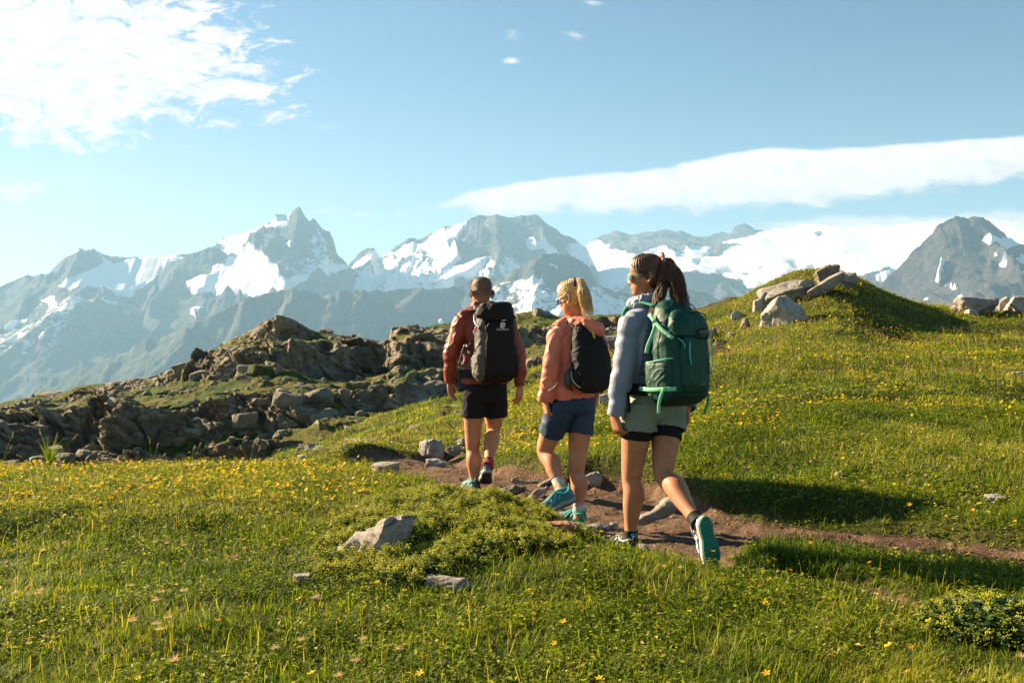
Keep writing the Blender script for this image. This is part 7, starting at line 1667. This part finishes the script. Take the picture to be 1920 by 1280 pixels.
        bm = bmesh.new(); ribbon(bm, [pt(sd * .08, .0, .92), neck + R_ * sd * .105 - U * .005 + B * .03, neck + R_ * sd * .115 - U * .04 - B * .11, chest + R_ * sd * .12 - B * .145, chest + R_ * sd * .15 - B * .13 - U * .18], .062, .012, [tuple((U + B).normalized()), tuple(U), tuple(-B), tuple(-B), tuple(-B)]); pk.addbm('shoulder_strap', bm, [F_pack])
        bm = bmesh.new(); ribbon(bm, [pt(sd * .155, .02, .10), p(909, 700, 0) + R_ * sd * .205 + B * .02, p(909, 704, 0) + R_ * sd * .16 - B * .13, p(909, 704, 0) + R_ * sd * .02 - B * .155], .07, .012, [tuple(R_ * sd), tuple(R_ * sd), tuple(-B), tuple(-B)]); pk.addbm('hip_belt', bm, [F_mesh])
    for P, w in (([p(872, 646, -.30), p(866, 664, -.27), p(860, 686, -.24)], .020), ([pt(-.165, .0, .52), p(876, 650, -.25), p(871, 640, -.10)], .022), ([pt(-.165, .0, .30), p(882, 664, -.22), p(868, 650, -.12)], .018)):
        bm = bmesh.new(); ribbon(bm, P, w, .003, (-.5, -.85, 0)); pk.addbm('strap_tail', bm, [P_black])
    bm = bmesh.new(); limb(bm, [pt(-.11, .21, .70), pt(-.115, .228, .45), pt(-.11, .225, .18)], [.004] * 3, n=6); pk.addbm('seam', bm, [F_packg], fp)
    # emblem: white slanted shield with a dark curl, lettering below it
    bm = bmesh.new(); c = pt(.022, .242, .705)
    loft(bm, [[c + R_ * x * .020 + U * y * .026 + B * z for x, y in ((-.8, 1), (1.1, .85), (.75, -.65), (0, -1), (-1.05, -.7))] for z in (0, .003)]); eb = pk.addbm('emblem', bm, [P_lt], fp)
    tb = text_bm('S', .036, c + B * .0036 - U * .001, R_, U, B, .0008); pk.addbm('lettering', tb, [P_black], fp)
    tb = text_bm('SALOMON', .021, pt(.022, .243, .655), R_, U, B, .001); pk.addbm('lettering', tb, [P_lt], fp)
    for (s_, h, w, b_) in ((.035, .765, .016, .235), (.015, .105, .014, .225)):
        bm = bmesh.new(); ribbon(bm, [pt(s_ - w, b_, h), pt(s_ + w, b_, h + .006)], .008, .002, tuple(B)); pk.addbm('loop', bm, [P_lt])
    # whistle cord on the left side
    bm = bmesh.new(); nl = (-R_ * .7 + B * .7).normalized(); c = pt(-.160, .15, .70); e1 = U.cross(nl).normalized()
    for cy, r1, r2 in ((.018, .013, .022), (-.055, .012, .018), (-.048, .018, .014)): limb(bm, [c + nl * .02 + U * (cy + r2 * math.sin(a)) + e1 * (r1 * math.cos(a) + cy * .25) for a in np.linspace(0, 6.28, 14)], [.0024] * 14, n=6, k=2)
    cd = pk.addbm('whistle_cord', bm, [P_white]); bm = bmesh.new(); limb(bm, [c + nl * .024 + U * .0, c + nl * .024 - U * .045 - e1 * .01], [.008, .008], n=10, k=1); pk.addbm('tag', bm, [P_red], cd)
hiker_red()
# ------------------------------------------------------------------ air between here and the mountains
hz = bpy.data.materials.new('haze_air'); hz.use_nodes = True
hz.node_tree.nodes.clear()
vo = hz.node_tree.nodes.new('ShaderNodeOutputMaterial'); pv = hz.node_tree.nodes.new('ShaderNodeVolumePrincipled')
pv.inputs['Color'].default_value = (0.35, 0.66, 1.0, 1); pv.inputs['Density'].default_value = 7.2e-5; pv.inputs['Anisotropy'].default_value = 0.1
hz.node_tree.links.new(pv.outputs[0], vo.inputs['Volume'])
bm = bmesh.new(); bmesh.ops.create_cube(bm, size=1)
for v in bm.verts: v.co = (v.co.x * 36000, v.co.y * 16500 + 7500, -1100 if v.co.z < 0 else 1420)
me = bpy.data.meshes.new('haze'); bm.to_mesh(me); bm.free(); me.materials.append(hz)
link('haze', me, kind='stuff')
